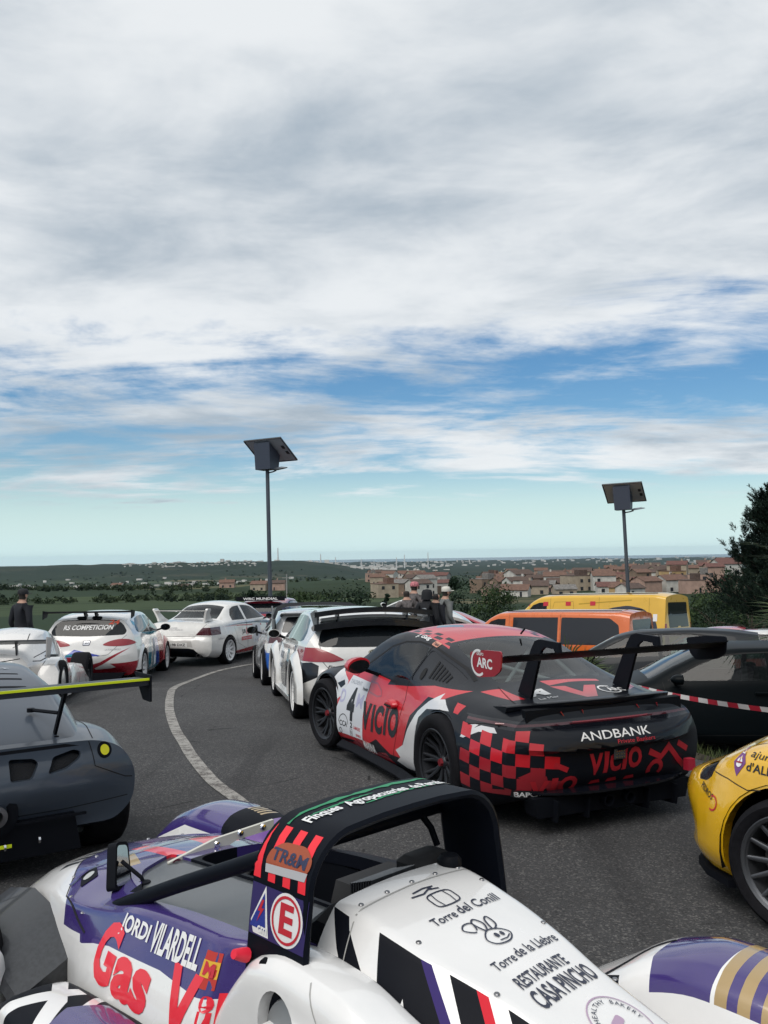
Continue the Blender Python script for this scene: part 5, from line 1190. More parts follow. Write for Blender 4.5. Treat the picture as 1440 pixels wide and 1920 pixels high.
# ------------------------------------------------------------------ white rally hatchback beside the coupe
def build_rally_hatch():
    car = empty('rally_car', (0, 0, 0), 0, 'white rally hatchback with black double rear spoiler parked ahead of the black and red coupe', 'race car')
    w = paint('rally_white', (.70, .69, .67), .3, 1.0); blk = paint('rally_black', (.006, .007, .01), .4, .3)
    T = dict(HATCH); sx, sy, sz = 1.0, 1.03, .955
    rear = K((.22, .10), (.40, .25), (.56, .27), (.64, .23), (.76, .22), (.92, .17), (1.22, .0))
    B = Body(keys(T, sx, sy, sz), -1.7, 1.95, .04, rear, K((.2, .06), (.4, .14), (.6, .1), (.8, 0)), (0, .05, .08, .2, .06, .08), [w], pr=4.5)
    arch(B, -1.245, .325, .375); arch(B, 1.245, .325, .375)
    S = lambda P: sc(P, 1, sz)
    both(B, S(HW_FRONT), 'side_window', MATS['glass_teal'], car); both(B, S(HW_REAR), 'side_window', MATS['glass_teal'], car)
    B.cut(round_poly([(1.0, .62), (1.03, 0), (1.0, -.62), (.40, -.52), (.42, 0), (.40, .52)], .04), TOP, 'windscreen', MATS['glass_teal'], car)
    B.cut(round_poly([(-.66, .90), (-.60, .885), (0, .875), (.60, .885), (.66, .90), (.62, 1.06), (.52, 1.165), (-.52, 1.165), (-.62, 1.06)], .05), REAR, 'rear_window', MATS['glass_smoke'], car, keep=lambda c: c.x < -1.4)
    for s in (1, -1):
        poly = [(s * .90, .885), (s * .66, .875), (s * .48, .80), (s * .36, .735), (s * .50, .715), (s * .72, .715), (s * .90, .73)]
        if s < 0: poly = poly[::-1]
        B.cut(Rr(round_poly(poly, .03)), REAR, 'tail_lamp', MATS['tail_red'], car, keep=lambda c: c.x < -1.25, push=-.006)
        B.decal([poly_shape(Rr([(s * .60, .84), (s * .46, .79), (s * .44, .765), (s * .60, .80)]))], REAR, MATS['lamp_clear'], car, 'lamp_reflector', off=.003)
        B.line(Rr([(s * .64, .90), (s * .62, .72), (s * .52, .60), (s * .40, .56)]), REAR, MATS['gap'], car)
        # dark vents behind the rear wheels
        B.paint(Rr([(s * .86, .70), (s * .74, .71), (s * .66, .67), (s * .68, .54), (s * .84, .46)]), REAR, blk, keep=lambda c: c.x < -1.3)
    B.paint(Rr([(.5, .20), (-.5, .20), (-.5, .33), (.5, .33)]), REAR, MATS['trim'], keep=lambda c: c.x < -1.4)
    B.decal([poly_shape(arc(0, .815, .075, n=24, ry=.034))], REAR, MATS['black_ink'], car, 'badge', off=.004); B.decal([ring_shape(0, .815, .062, .070, 24, ry=.45), text_shape('M+S', -.045, .803, .09, .026, .02)], REAR, mat('badge_gold', (.5, .48, .36), .4), car, off=.006)
    B.decal([text_shape('BAZAN', -.22, .655, .34, .07, .04, .2)], REAR, MATS['navy_ink'], car)
    B.decal([text_shape('Fiesta', -.56, .64, .16, .035, .02, .3)], REAR, MATS['black_ink'], car)
    B.decal([poly_shape([(-.68, .40), (-.50, .40), (-.50, .45), (-.68, .45)])], REAR, MATS['black_ink'], car, 'sticker'); B.decal([text_shape('GRASS', -.66, .414, .13, .022, .02)], REAR, MATS['white_ink'], car, off=.005)
    B.decal([poly_shape([(-.68, .335), (-.55, .33), (-.55, .37), (-.68, .375)])], REAR, MATS['red_ink'], car, 'reflector')
    # side stickers
    pale = mat('sticker_teal', (.22, .40, .48), .5); grey = mat('sticker_dark', (.12, .14, .18), .5)
    B.decal([poly_shape([(.95, .80), (1.12, .80), (1.12, .87), (.95, .87)])], LEFT, grey, car, 'sticker')
    B.decal([text_shape('MAVISA', .98, .815, .11, .03, .02)], LEFT, MATS['white_ink'], car, off=.005)
    B.decal([text_shape('12', .25, .62, .22, .17, .03), text_shape('TALLERES', .7, .70, .32, .04, .02), text_shape('motor', .72, .60, .25, .06, .02)], LEFT, pale, car)
    B.decal([text_shape('RACING', -.55, .62, .4, .10, .03), text_shape('VALLS', -.5, .5, .3, .06, .02), text_shape('CASTELLS', .2, .36, .5, .05, .02)], LEFT, grey, car)
    for P in ([(-.31, .92), (-.33, .6), (-.30, .28), (.66, .26), (.80, .6), (.86, .90)], [(-.36, .92), (-.38, .5), (-.40, .28), (-.80, .45), (-.92, .75)]): B.line(L(P), LEFT, MATS['gap'], car)
    B.done('body', car)
    # wide arches
    for x in (-1.245, 1.245):
        for s in (1, -1):
            q = MB(); R0 = []
            for t in range(-12, 193, 12):
                a = R(t); c_, s_ = math.cos(a), math.sin(a); k = 1.18 if abs(c_) > .8 else 1.0
                R0.append([(x + .365 * c_, s * .80, .325 + .365 * s_), (x + .365 * c_, s * .925, .325 + .365 * s_), (x + .39 * c_, s * .935, .325 + .39 * s_), (x + .47 * c_ * k, s * .915, .325 + .44 * s_), (x + .52 * c_ * k, s * .85, .325 + .50 * s_)])
            q.rings(R0, closed=False, caps=False); q.obj('wheel_arch', w, car, 40)
    for s in (1, -1):
        q = MB(); q.rings([[(x, s * .80, .14), (x, s * .90, .15), (x, s * .915, .22), (x, s * .85, .30)] for x in (-.86, 0, .86)]); q.obj('side_sill', w, car, 30)
        q = MB(); q.prism([(-.80, .34), (-.84, .60), (-.72, .66), (-.68, .36)], s * .905, s * .93); q.obj('arch_vent', blk, car)
        # spoiler side plates
        q = MB(); q.prism([(-1.30, 1.27), (-1.72, 1.07), (-1.86, 1.10), (-1.92, 1.27), (-1.70, 1.32)], s * .66, s * .685); q.obj('spoiler_end_plate', mat('plate_grey', (.10, .11, .12), .4), car)
    bow = lambda y: -.10 * (abs(y) / .7) ** 2
    for nm, m, x, z, ch, th in (('upper_spoiler', blk, -1.84, 1.32, .26, .03), ('lower_spoiler', blk, -1.80, 1.175, .24, .045)):
        q = MB(); q.rings([[(x + ch * .6, y, z + bow(y) * .5 - .01), (x, y, z + bow(y) * .5 + .02), (x - ch * .4, y, z + bow(y) * .5 + .03), (x - ch * .4, y, z + bow(y) * .5 - th), (x, y, z + bow(y) * .5 - th * 1.2), (x + ch * .6, y, z + bow(y) * .5 - .03)] for y in [-.72 + .12 * k for k in range(13)]]); q.obj(nm, m, car, 40)
    q = MB(); q.rings([[(-1.62, y, 1.245 + bow(y) * .5), (-1.80, y, 1.262 + bow(y) * .5), (-1.80, y, 1.225 + bow(y) * .5), (-1.62, y, 1.21 + bow(y) * .5)] for y in [-.62 + .124 * k for k in range(11)]]); q.obj('middle_spoiler', w, car, 40)
    for y in (.42, -.42):
        q = MB(); q.prism([(-1.60, 1.16), (-1.84, 1.16), (-1.86, 1.30), (-1.62, 1.28)], y - .008, y + .008); q.obj('spoiler_strut', MATS['plate_grey'], car)
    q = MB(); q.tube([(-1.2, -.3, 1.335), (-1.24, -.3, 1.40)], .01, 6); q.obj('aerial', MATS['trim'], car)
    cabin(car, -1.2, .85, .68); cage(car, .62, 1.22, -1.3); mirrors(car, .66, .95, .95, w)
    four_wheels(car, -1.245, 1.245, .80, .325, .22, .235, MATS['rim_white'], 8, True, 'thin')
    place_car(car, -.546, 12.64, -.215, .976); return car
build_rally_hatch()
# ------------------------------------------------------------------ blue and white rally hatchback further back
def build_blue_hatch():
    car = empty('rally_car', (0, 0, 0), 0, 'blue and white rally hatchback with black arched wing beyond the white hatchback', 'race car')
    w = paint('blue_car_white', (.62, .63, .64), .35, .9); blu = paint('blue_car_blue', (.02, .12, .48), .3, 1); blk = MATS['rally_black']
    B = Body(keys(HATCH, 1, 1.03, .955), -1.7, 1.95, .05, K((.22, .10), (.40, .25), (.56, .27), (.64, .23), (.76, .22), (.92, .17), (1.22, .0)), K((.2, .06), (.4, .14), (.8, 0)), (0, .05, .08, .2, .06, .08), [w], pr=4.5)
    arch(B, -1.245, .325, .375, n=20); arch(B, 1.245, .325, .375, n=20)
    for P in (HW_FRONT, HW_REAR): both(B, sc(P, 1, .955), 'side_window', MATS['glass_smoke'], car)
    B.cut(round_poly([(-.62, .90), (.62, .90), (.52, 1.165), (-.52, 1.165)], .05), REAR, 'rear_window', MATS['black_gloss'], car)
    B.paint(L([(-1.0, .75), (-1.5, .62), (-2.0, .50), (-2.0, .15), (-.8, .15)]), LEFT, blu, keep=lambda c: c.y > .3)
    B.paint(Rr([(.95, .56), (.5, .58), (.3, .45), (.3, .2), (.95, .2)]), REAR, blu, keep=lambda c: c.x < -1.3)
    for s in (1, -1): B.cut(Rr([(s * .88, .72), (s * .88, .88), (s * .62, .88), (s * .60, .74)]), REAR, 'tail_lamp', MATS['tail_dark'], car, keep=lambda c: c.x < -1.25)
    B.decal([poly_shape([(-.82, .60), (-.60, .59), (-.60, .635), (-.82, .645)])], REAR, MATS['white_ink'], car, 'sticker'); B.decal([text_shape('MOTUL', -.80, .603, .18, .028, .03)], REAR, MATS['navy_ink'], car, off=.005)
    B.decal([poly_shape([(-.80, .44), (-.60, .435), (-.60, .49), (-.80, .495)])], REAR, MATS['white_ink'], car, 'sticker'); B.decal([text_shape('Castrol', -.79, .45, .17, .03, .02)], REAR, MATS['red_ink'], car, off=.005)
    B.decal([text_shape('La passio', 1.02, .80, .20, .03, 0, .3), text_shape('ens mou', 1.1, .745, .18, .03, 0, .3), text_shape('Baporo', 1.0, .66, .14, .035, .02)], LEFT, MATS['black_ink'], car)
    B.line(L([(.9, .78), (1.2, .66), (1.5, .70), (1.8, .80)]), LEFT, mat('pale_blue', (.25, .42, .55), .5), car, 'pinstripe', .02)
    B.done('body', car)
    q = MB(); pts = [(.74, .98), (.76, 1.18), (.70, 1.33), (.55, 1.385), (.2, 1.40), (-.2, 1.40), (-.55, 1.385), (-.70, 1.33), (-.76, 1.18), (-.74, .98)]
    q.rings([[(-1.52, y, z), (-1.88, y, z + .01), (-1.89, y * .95, z - .045), (-1.55, y * .95, z - .045)] for y, z in pts]); q.obj('arched_wing', blk, car, 40)
    bar('lower_wing', car, blk, -.62, .62, [(-1.55, 1.20), (-1.82, 1.225), (-1.83, 1.20), (-1.6, 1.17)])
    q = MB(); q.prism([(-1.50, 1.36), (-1.9, 1.12), (-1.9, .98), (-1.6, .95)], .735, .76); q.obj('wing_end_plate', MATS['plate_grey'], car)
    cabin(car, -1.2, .85, .68); mirrors(car, .66, .97, .95, blk, k=1.2)
    four_wheels(car, -1.245, 1.245, .80, .325, .22, .235, MATS['rim_white'], 8, True, 'thin')
    place_car(car, -1.52, 17.2, -.2, .98); return car
build_blue_hatch()
# ------------------------------------------------------------------ white, red and blue touring hatchback
def build_touring_hatch():
    car = empty('touring_car', (0, 0, 0), 0, 'white touring hatchback with red and blue flashes and RS COMPETICION across its rear window', 'race car')
    w = paint('touring_white', (.70, .69, .675), .3, 1.0); red = paint('touring_red', (.30, .012, .025), .35, .9); blu = paint('touring_blue', (.02, .05, .36), .35, .9); teal = paint('touring_teal', (.02, .26, .36), .35, .9)
    sx, sy, sz = 1.06, 1.07, 1.0
    rear = K((.22, .12), (.42, .27), (.58, .28), (.68, .25), (.80, .22), (.95, .17), (1.1, .10), (1.27, 0))
    T = dict(HATCH); T['wr'] = [(-1.7, .58), (-.5, .60), (.3, .585), (.7, .64), (1.08, .71), (1.3, .66), (1.95, .45)]
    B = Body(keys(T, sx, sy, sz), -1.7 * sx, 1.95 * sx, .045, rear, K((.2, .06), (.4, .14), (.6, .1), (.8, 0)), (0, .05, .08, .22, .1, .1), [w], pr=3.6)
    ax = 1.29; arch(B, -ax, .325, .36); arch(B, ax, .325, .36)
    # livery
    rp = lambda P, m: B.paint(Rr(P), REAR, m, keep=lambda c: c.x < -1.2)
    rp([(.9, .20), (-.95, .20), (-.95, .47), (-.75, .42), (-.45, .34), (-.15, .32), (.05, .56), (.9, .56)], red)
    rp([(-.12, .34), (-.30, .42), (-.78, .72), (-.55, .62), (-.25, .46), (-.1, .42)], red); rp([(-.02, .44), (-.35, .60), (-.22, .60), (.05, .52)], w)
    rp([(.40, .56), (.36, .60), (.22, .70), (-.10, .63), (-.28, .58), (-.1, .57)], blu); rp([(.38, .565), (.36, .61), (.18, .62), (-.02, .585)], teal)
    sp = lambda P, m: B.paint(P, RIGHT, m, keep=lambda c: c.y < -.3)
    sp([(-2.1, .18), (-1.6, .18), (-1.6, .50), (-2.1, .42)], red)
    sp([(-.86, .20), (-.80, .60), (-.60, .80), (-.25, .86), (.30, .80), (.45, .20)], teal); sp([(-.62, .22), (-.35, .82), (-.22, .82), (-.4, .22)], w); sp([(.42, .20), (.30, .80), (.45, .92), (.95, .93), (1.0, .2)], red)
    sp([(.05, .25), (-.02, .8), (.25, .8), (.36, .25)], blu)
    sp([(-1.48, 1.22), (-1.5, 1.14), (-1.15, .95), (-.6, .90), (.2, .88), (.5, .92), (.2, .94), (-.8, .955), (-1.1, 1.02), (-1.25, 1.16)], teal)
    fw = [(x * sx, z) for x, z in HW_FRONT]; rw = [(x * sx, z) for x, z in HW_REAR]
    both(B, fw, 'side_window', MATS['glass_teal'], car); both(B, round_poly(rw, .06), 'side_window', MATS['glass_teal'], car)
    B.cut(round_poly([(1.05, .64), (1.08, 0), (1.05, -.64), (.42, -.53), (.44, 0), (.42, .53)], .04), TOP, 'windscreen', MATS['glass_teal'], car)
    gw = round_poly([(-.66, .955), (0, .935), (.66, .955), (.70, 1.02), (.62, 1.16), (.50, 1.235), (0, 1.25), (-.50, 1.235), (-.62, 1.16), (-.70, 1.02)], .06)
    B.cut(gw, REAR, 'rear_window', MATS['glass_smoke'], car, keep=lambda c: c.x < -1.3)
    for s in (1, -1):
        P = smooth_poly([(s * .86, .80), (s * .70, .755), (s * .48, .75), (s * .30, .775), (s * .38, .83), (s * .55, .875), (s * .74, .87)], 3)
        if s < 0: P = P[::-1]
        B.cut(Rr(P), REAR, 'tail_lamp', MATS['tail_red'], car, keep=lambda c: c.x < -1.1, push=-.004)
        B.line(Rr([(s * .70, .95), (s * .60, .86), (s * .54, .74), (s * .40, .60), (s * .2, .57)]), REAR, MATS['gap'], car)
    B.decal([text_shape('RS COMPETICION', -.46, 1.055, .92, .085, .02, .25)], REAR, MATS['white_ink'], car, off=.006)
    B.decal([text_shape('24', .36, 1.15, .20, .085, .02, .2)], REAR, mat('number_orange', (.75, .08, .03), .5), car, off=.007)
    B.decal([poly_shape(round_poly([(-.075, .77), (.055, .77), (.075, .86), (-.06, .86)], .02))], REAR, MATS['navy_ink'], car, 'badge', off=.004); B.decal([poly_shape(round_poly([(-.062, .78), (.045, .78), (.062, .85), (-.05, .85)], .015))], REAR, MATS['chrome'], car, 'badge', off=.0055); B.decal([text_shape('SEAT', -.04, .80, .085, .03, .03)], REAR, MATS['navy_ink'], car, off=.007)
    B.decal([text_shape('LA FURA SPORT', .34, .675, .28, .03, 0)], REAR, mat('grey_ink', (.30, .30, .32), .5), car)
    B.decal([poly_shape([(-.28, .26), (-.06, .28), (-.05, .80), (-.24, .80)])], RIGHT, MATS['sheet_white'], car, 'number_sheet', off=.004); B.decal([text_shape('6', -.22, .45, .12, .26, .05)], RIGHT, MATS['navy_ink'], car, off=.006)
    for P in ([(-.33, .95), (-.35, .6), (-.32, .28), (.70, .26), (.85, .6), (.9, .93)], [(-.38, .95), (-.40, .5), (-.42, .28), (-.85, .45), (-.98, .75)]): B.line(P, RIGHT, MATS['gap'], car)
    B.done('body', car)
    # black wing above the tailgate
    bar('roof_wing', car, MATS['trim'], -.80, .80, [(-1.70, 1.385), (-1.98, 1.405), (-1.985, 1.38), (-1.72, 1.365)])
    for s in (1, -1):
        q = MB(); q.prism([(-1.68, 1.40), (-2.0, 1.42), (-2.0, 1.26), (-1.75, 1.30)], s * .80, s * .815); q.obj('wing_end_plate', MATS['trim'], car)
        q = MB(); q.prism([(-1.5, 1.30), (-1.75, 1.27), (-1.85, 1.39), (-1.72, 1.39)], s * .10 - .012, s * .10 + .012); q.obj('wing_support', MATS['trim'], car)
    for y in (.14, -.14):
        q = MB(); q.bbox((-1.80, y, 1.275), (.10, .18, .06), .02); q.obj('wing_bracket', MATS['trim'], car)
    for s in (1, -1):
        q = MB()
        for x in (-ax, ax):
            R0 = []
            for t in range(-5, 186, 10):
                a = R(t); R0.append([(x + .352 * math.cos(a), s * .84, .325 + .352 * math.sin(a)), (x + .352 * math.cos(a), s * .935, .325 + .352 * math.sin(a)), (x + .42 * math.cos(a), s * .925, .325 + .40 * math.sin(a)), (x + .48 * math.cos(a), s * .86, .325 + .47 * math.sin(a))])
            qq = MB(); qq.rings(R0, closed=False, caps=False); qq.obj('wheel_arch', w if x < 0 else red, car, 40)
    q = MB(); q.prism([(-.7, .26), (.7, .26), (.6, .12), (-.6, .12)], -1.9, -2.04, 'x'); q.obj('diffuser', MATS['trim'], car)
    cabin(car, -1.2, .9, .70); cage(car, .64, 1.25, -1.3); mirrors(car, .68, .99, 1.0, MATS['rally_black'], k=1.2)
    four_wheels(car, -ax, ax, .82, .325, .23, .235, MATS['rim_white'], 10, False, 'wide')
    place_car(car, -5.70, 18.9, -.07, 1.0, dz=-.02); return car
build_touring_hatch()
# ------------------------------------------------------------------ white rally saloon
def build_saloon():
    car = empty('rally_saloon', (0, 0, 0), 0, 'white four-door rally saloon with tall boot wing and red stripes, JURADO on its door', 'race car')
    w = paint('saloon_white', (.70, .69, .665), .3, 1.0); red = paint('saloon_red', (.36, .015, .025), .35, .9); nav = paint('saloon_navy', (.02, .025, .05), .35, .9)
    rear = K((.25, .08), (.34, .14), (.55, .15), (.64, .14), (.68, .08), (.78, .07), (.98, .02), (1.05, 0))
    B = Body(keys(SEDAN, 1, 1.0, 1.0), -2.1, 2.1, .045, rear, K((.2, .06), (.4, .14), (.6, .1), (.8, 0)), (0, .05, .08, .2, .06, .08), [w], pr=5)
    arch(B, -1.31, .32, .365); arch(B, 1.31, .32, .365)
    sp = lambda P, m: B.paint(P, RIGHT, m, keep=lambda c: c.y < -.3)
    sp([(-.95, .20), (-.95, .27), (1.0, .34), (1.0, .20)], red); sp([(.72, .30), (.80, .80), (.62, .84), (1.8, .80), (1.8, .72), (1.0, .70), (.94, .3)], red)
    sp([(-1.55, .90), (-.6, .915), (.3, .90), (1.0, .86), (1.6, .80), (1.6, .75), (.9, .80), (.2, .86), (-.6, .885)], nav); sp([(-1.6, .88), (-.9, .865), (-.85, .845), (-.8, .85), (.1, .80), (.5, .78), (.5, .83), (-.3, .86), (-.9, .885)], red)
    both(B, [(.86, .965), (.52, 1.15), (.24, 1.275), (-.05, 1.31), (-.28, 1.32), (-.26, .975)], 'side_window', MATS['glass_teal'], car)
    both(B, [(-.36, .98), (-.38, 1.32), (-.66, 1.305), (-.84, 1.25), (-.98, 1.12), (-1.02, 1.0)], 'side_window', MATS['glass_teal'], car)
    B.cut(round_poly([(1.0, .62), (1.03, 0), (1.0, -.62), (.42, -.52), (.44, 0), (.42, .52)], .04), TOP, 'windscreen', MATS['glass_teal'], car)
    B.cut(round_poly([(-.88, .50), (-.86, 0), (-.88, -.50), (-1.44, -.58), (-1.47, 0), (-1.44, .58)], .03), TOP, 'rear_window', MATS['glass_teal'], car)
    for s in (1, -1):
        P = [(s * .84, .90), (s * .60, .90), (s * .44, .735), (s * .84, .725)]
        B.cut(Rr(P if s > 0 else P[::-1]), REAR, 'tail_lamp', MATS['tail_dark'], car, keep=lambda c: c.x < -1.7, push=-.004)
        B.line(Rr([(s * .70, 1.0), (s * .52, .82), (s * .44, .72)]), REAR, MATS['gap'], car)
    B.line(Rr([(.82, .70), (-.82, .70)]), REAR, MATS['gap'], car)
    B.paint(Rr([(.62, .22), (.42, .42), (.30, .44), (-.30, .44), (-.42, .42), (-.62, .22)]), REAR, MATS['trim'], keep=lambda c: c.x < -1.9)
    B.paint(Rr([(.40, .46), (-.40, .46), (-.36, .60), (.36, .60)]), REAR, mat('plate_recess', (.45, .44, .42), .4), keep=lambda c: c.x < -1.9)
    B.decal([poly_shape([(-.26, .47), (.26, .47), (.26, .57), (-.26, .57)])], REAR, MATS['plate_white'], car, 'number_plate', off=.006); B.decal([text_shape('5198 DXZ', -.22, .49, .44, .06, .02)], REAR, MATS['black_ink'], car, off=.009)
    B.decal([text_shape('LANCER', -.24, .875, .20, .028, .02), text_shape('EVOLUTION IX', -.26, .835, .36, .028, .02)], REAR, mat('grey_ink', (.3, .3, .3), .5), car); B.decal([text_shape('4WD', -.72, .79, .10, .02, .02)], REAR, MATS['black_ink'], car)
    B.decal([text_shape('JUR', -.62, .62, .20, .13, .02), text_shape('DO', -.31, .62, .17, .13, .02)], RIGHT, MATS['black_ink'], car); B.decal([text_shape('A', -.42, .62, .11, .17, .03)], RIGHT, MATS['red_ink'], car)
    B.decal([poly_shape([(-.68, .49), (-.12, .49), (-.12, .575), (-.68, .575)])], RIGHT, MATS['red_ink'], car, 'sign'); B.decal([text_shape('CONSTRUCCIONES', -.66, .51, .52, .045, .01)], RIGHT, MATS['white_ink'], car, off=.005)
    B.decal([poly_shape([(-.02, .40), (.42, .40), (.42, .84), (-.02, .84)])], RIGHT, MATS['sheet_white'], car, 'number_sheet', off=.002); B.decal([text_shape('8', .10, .52, .15, .28, .05)], RIGHT, MATS['black_ink'], car, off=.005); B.decal([text_shape('A T E', .04, .42, .3, .05)], RIGHT, mat('grey_ink', (.3, .3, .3), .5), car, off=.005)
    B.decal([text_shape('elf oils', .12, .255, .28, .05, .02)], RIGHT, MATS['white_ink'], car); B.decal([text_shape('ralliart', -1.85, .60, .28, .05, .01)], RIGHT, MATS['grey_ink'], car)
    for P in ([(-.31, .97), (-.33, .6), (-.30, .28), (.66, .26), (.78, .6), (.88, .96)], [(-.33, .97), (-.35, .5), (-.40, .28), (-.85, .45), (-1.0, .85)]): B.line(P, RIGHT, MATS['gap'], car)
    B.done('body', car)
    for s in (1, -1):
        q = MB(); q.rings([[(x0, s * y, z), (x1, s * y, z), (x1, s * (y + .05), z), (x0, s * (y + .05), z)] for x0, x1, y, z in ((-1.62, -2.06, .56, 1.03), (-1.78, -2.06, .58, 1.10), (-1.92, -2.10, .62, 1.22), (-1.93, -2.12, .66, 1.30), (-1.97, -2.10, .66, 1.33))]); q.obj('wing_upright', w, car, 40)
    bar('wing_blade', car, w, -.64, .64, [(-1.90, 1.255), (-1.96, 1.275), (-2.12, 1.29), (-2.12, 1.28), (-1.96, 1.25)])
    q = MB(); q.lathe([(.05, -.06), (.055, .05), (.045, .05), (.04, -.06)], 18, 'x', M=Matrix.Translation((-2.16, -.52, .27)) @ Matrix.Rotation(math.pi, 4, 'Z')); q.obj('exhaust', MATS['steel_dark'], car, 40)
    cabin(car, -1.2, .85, .68); cage(car, .62, 1.27, -1.2); mirrors(car, .72, .95, 1.0, mat('mirror_teal', (.05, .09, .10), .3, coat=.8), k=1.1)
    four_wheels(car, -1.31, 1.31, .77, .32, .22, .235, MATS['rim_white'], 10, False, 'wide')
    place_car(car, -4.09, 22.9, .30, .954, dz=.0); return car
build_saloon()
# ------------------------------------------------------------------ matt grey sports car on the left
def build_grey_sports():
    car = empty('sports_car', (0, 0, 0), 0, 'matt grey mid-engined sports car with yellow-edged rear wing and yellow round lamp', 'race car')
    g = mat('matt_grey', (.048, .062, .085), .36, coat=.35, spec=.5, noise=.05, nscale=2); tr = MATS['trim']
    Cl = dict(zb=K((-1.6, .26), (-1.2, .14), (1.8, .13)), wl=K((-1.6, .72), (1.8, .6)), zs=K((-1.6, .36), (0, .25), (1.8, .25)), ws=K((-1.6, .84), (-1.15, .90), (-.4, .84), (.5, .83), (1.15, .86), (1.8, .62)),
              zm=K((-1.6, .56), (1.8, .42)), wm=K((-1.6, .86), (-1.15, .905), (-.4, .84), (.5, .83), (1.15, .87), (1.8, .64)), zh=K((-1.6, .715), (-1.15, .76), (-.5, .72), (.3, .68), (1.1, .68), (1.8, .46)), wh=K((-1.6, .76), (-1.15, .80), (-.4, .76), (1.1, .76), (1.8, .5)),
              zr=K((-1.6, .765), (-1.15, .79), (-.5, .75), (.3, .72), (1.1, .70), (1.8, .48)), wr=K((-1.6, .60), (-1.15, .62), (0, .6), (1.8, .4)), zc=K((-1.6, .775), (-1.15, .80), (-.5, .80), (.3, .78), (1.1, .72), (1.8, .5)))
    B = Body(Cl, -1.6, 1.8, .035, K((.26, .0), (.4, .07), (.55, .13), (.68, .13), (.74, .10), (.80, .02)), None, (0, .06, .14, .25, .12, .10), [g], pr=2.6)
    arch(B, -1.15, .31, .35); arch(B, 1.15, .3, .34)
    for s in (1, -1):
        P = [(s * .08, .60), (s * .08, .72), (s * .22, .71), (s * .245, .685), (s * .20, .60)]; Q = [(s * .29, .615), (s * .33, .705), (s * .46, .73), (s * .50, .715), (s * .49, .68), (s * .40, .63)]
        for W in (P, Q):
            W = round_poly(W, .02); W = W if s > 0 else W[::-1]
            B.cut(Rr(W), REAR, 'vent_mesh', mat('mesh_black', (.004, .005, .008), .7, bump=.6, nscale=120), car, push=.035, lip=.035, keep=lambda c: c.x < -1.3)
        for m, r, off in ((tr, .047, .003), (mat('lamp_yellow', (.80, .75, .01), .5), .029, .006)): B.decal([poly_shape(arc(s * .65, .70, r, n=28))], REAR, m, car, 'tail_lamp', off=off)
    for s in (1, -1): B.line(Rr([(s * .56, .76), (s * .58, .62), (s * .78, .52), (s * .88, .50)]), REAR, MATS['gap'], car); B.line([(-1.55, s * .60), (-1.2, s * .66), (-.8, s * .70)], TOP, MATS['gap'], car)
    B.line(Rr([(.80, .40), (.4, .385), (-.4, .385), (-.80, .40)]), REAR, MATS['gap'], car)
    B.paint(Rr([(.5, .745), (-.5, .745), (-.42, .762), (.42, .762)]), REAR, tr, keep=lambda c: c.x < -1.3)
    B.done('body', car)
    Cu = dict(zb=K((-1.5, .6)), wl=K((-1.5, .5)), zs=K((-1.5, .66)), ws=K((-1.5, .62), (-1.1, .68), (-.5, .74), (.4, .72), (.9, .66)), zm=K((-1.5, .74), (-.5, .80), (.9, .74)), wm=K((-1.5, .56), (-1.1, .64), (-.5, .71), (.4, .70), (.9, .62)),
              zh=K((-1.5, .765), (-1.1, .86), (-.6, .95), (0, .97), (.5, .90), (.9, .77)), wh=K((-1.5, .52), (-1.1, .57), (-.5, .62), (.3, .62), (.9, .58)), zr=K((-1.5, .775), (-1.1, .93), (-.6, 1.07), (-.2, 1.11), (.2, 1.08), (.5, .98), (.9, .79)), wr=K((-1.5, .46), (-1.1, .47), (-.5, .48), (.2, .48), (.9, .5)),
              zc=K((-1.5, .785), (-1.1, .96), (-.6, 1.11), (-.2, 1.15), (.2, 1.12), (.5, 1.02), (.9, .80)))
    U = Body(Cu, -1.5, .9, .035, None, None, (0, .03, .06, .12, .14, .10), [g])
    both(U, [(.55, .84), (.25, .98), (-.15, 1.03), (-.42, 1.0), (-.5, .86)], 'side_window', MATS['glass_smoke'], car)
    U.cut(round_poly([(.82, .45), (.84, 0), (.82, -.45), (.32, -.42), (.34, 0), (.32, .42)], .04), TOP, 'windscreen', MATS['glass_smoke'], car)
    for k, x in enumerate((-.58, -.70, -.84, -.97)):
        for s in (1, -1): U.decal([poly_shape(round_poly([(x, s * .03), (x, s * .36), (x - .028, s * .36), (x - .028, s * .03)][::s], .01))], TOP, tr, car, 'louvre_slot', off=.001)
    U.decal([poly_shape([(-.30, .3), (-.30, -.22), (-.36, -.20), (-.36, .3)])], TOP, mat('pink_strip', (.5, .12, .13), .4), car, 'roof_strip')
    for y in (.0, -.30): U.decal([stroke_shape([(-.45, y - .03), (-.43, y), (-.45, y + .03)], .012), poly_shape(arc(-.455, y, .012, n=8))], TOP, MATS['chrome'], car, 'bonnet_pin', off=.004)
    U.done('cabin_shell', car)
    # wing
    sec = [(-1.58, 1.115), (-1.66, 1.135), (-1.84, 1.14), (-1.84, 1.10), (-1.70, 1.085), (-1.60, 1.095)]
    bar('wing_blade', car, mat('wing_grey', (.012, .016, .024), .45), -.86, .86, sec); bar('wing_edge', car, mat('edge_yellow', (.62, .72, .01), .5), -.862, .862, [(-1.838, 1.146), (-1.848, 1.146), (-1.848, 1.132), (-1.838, 1.132)])
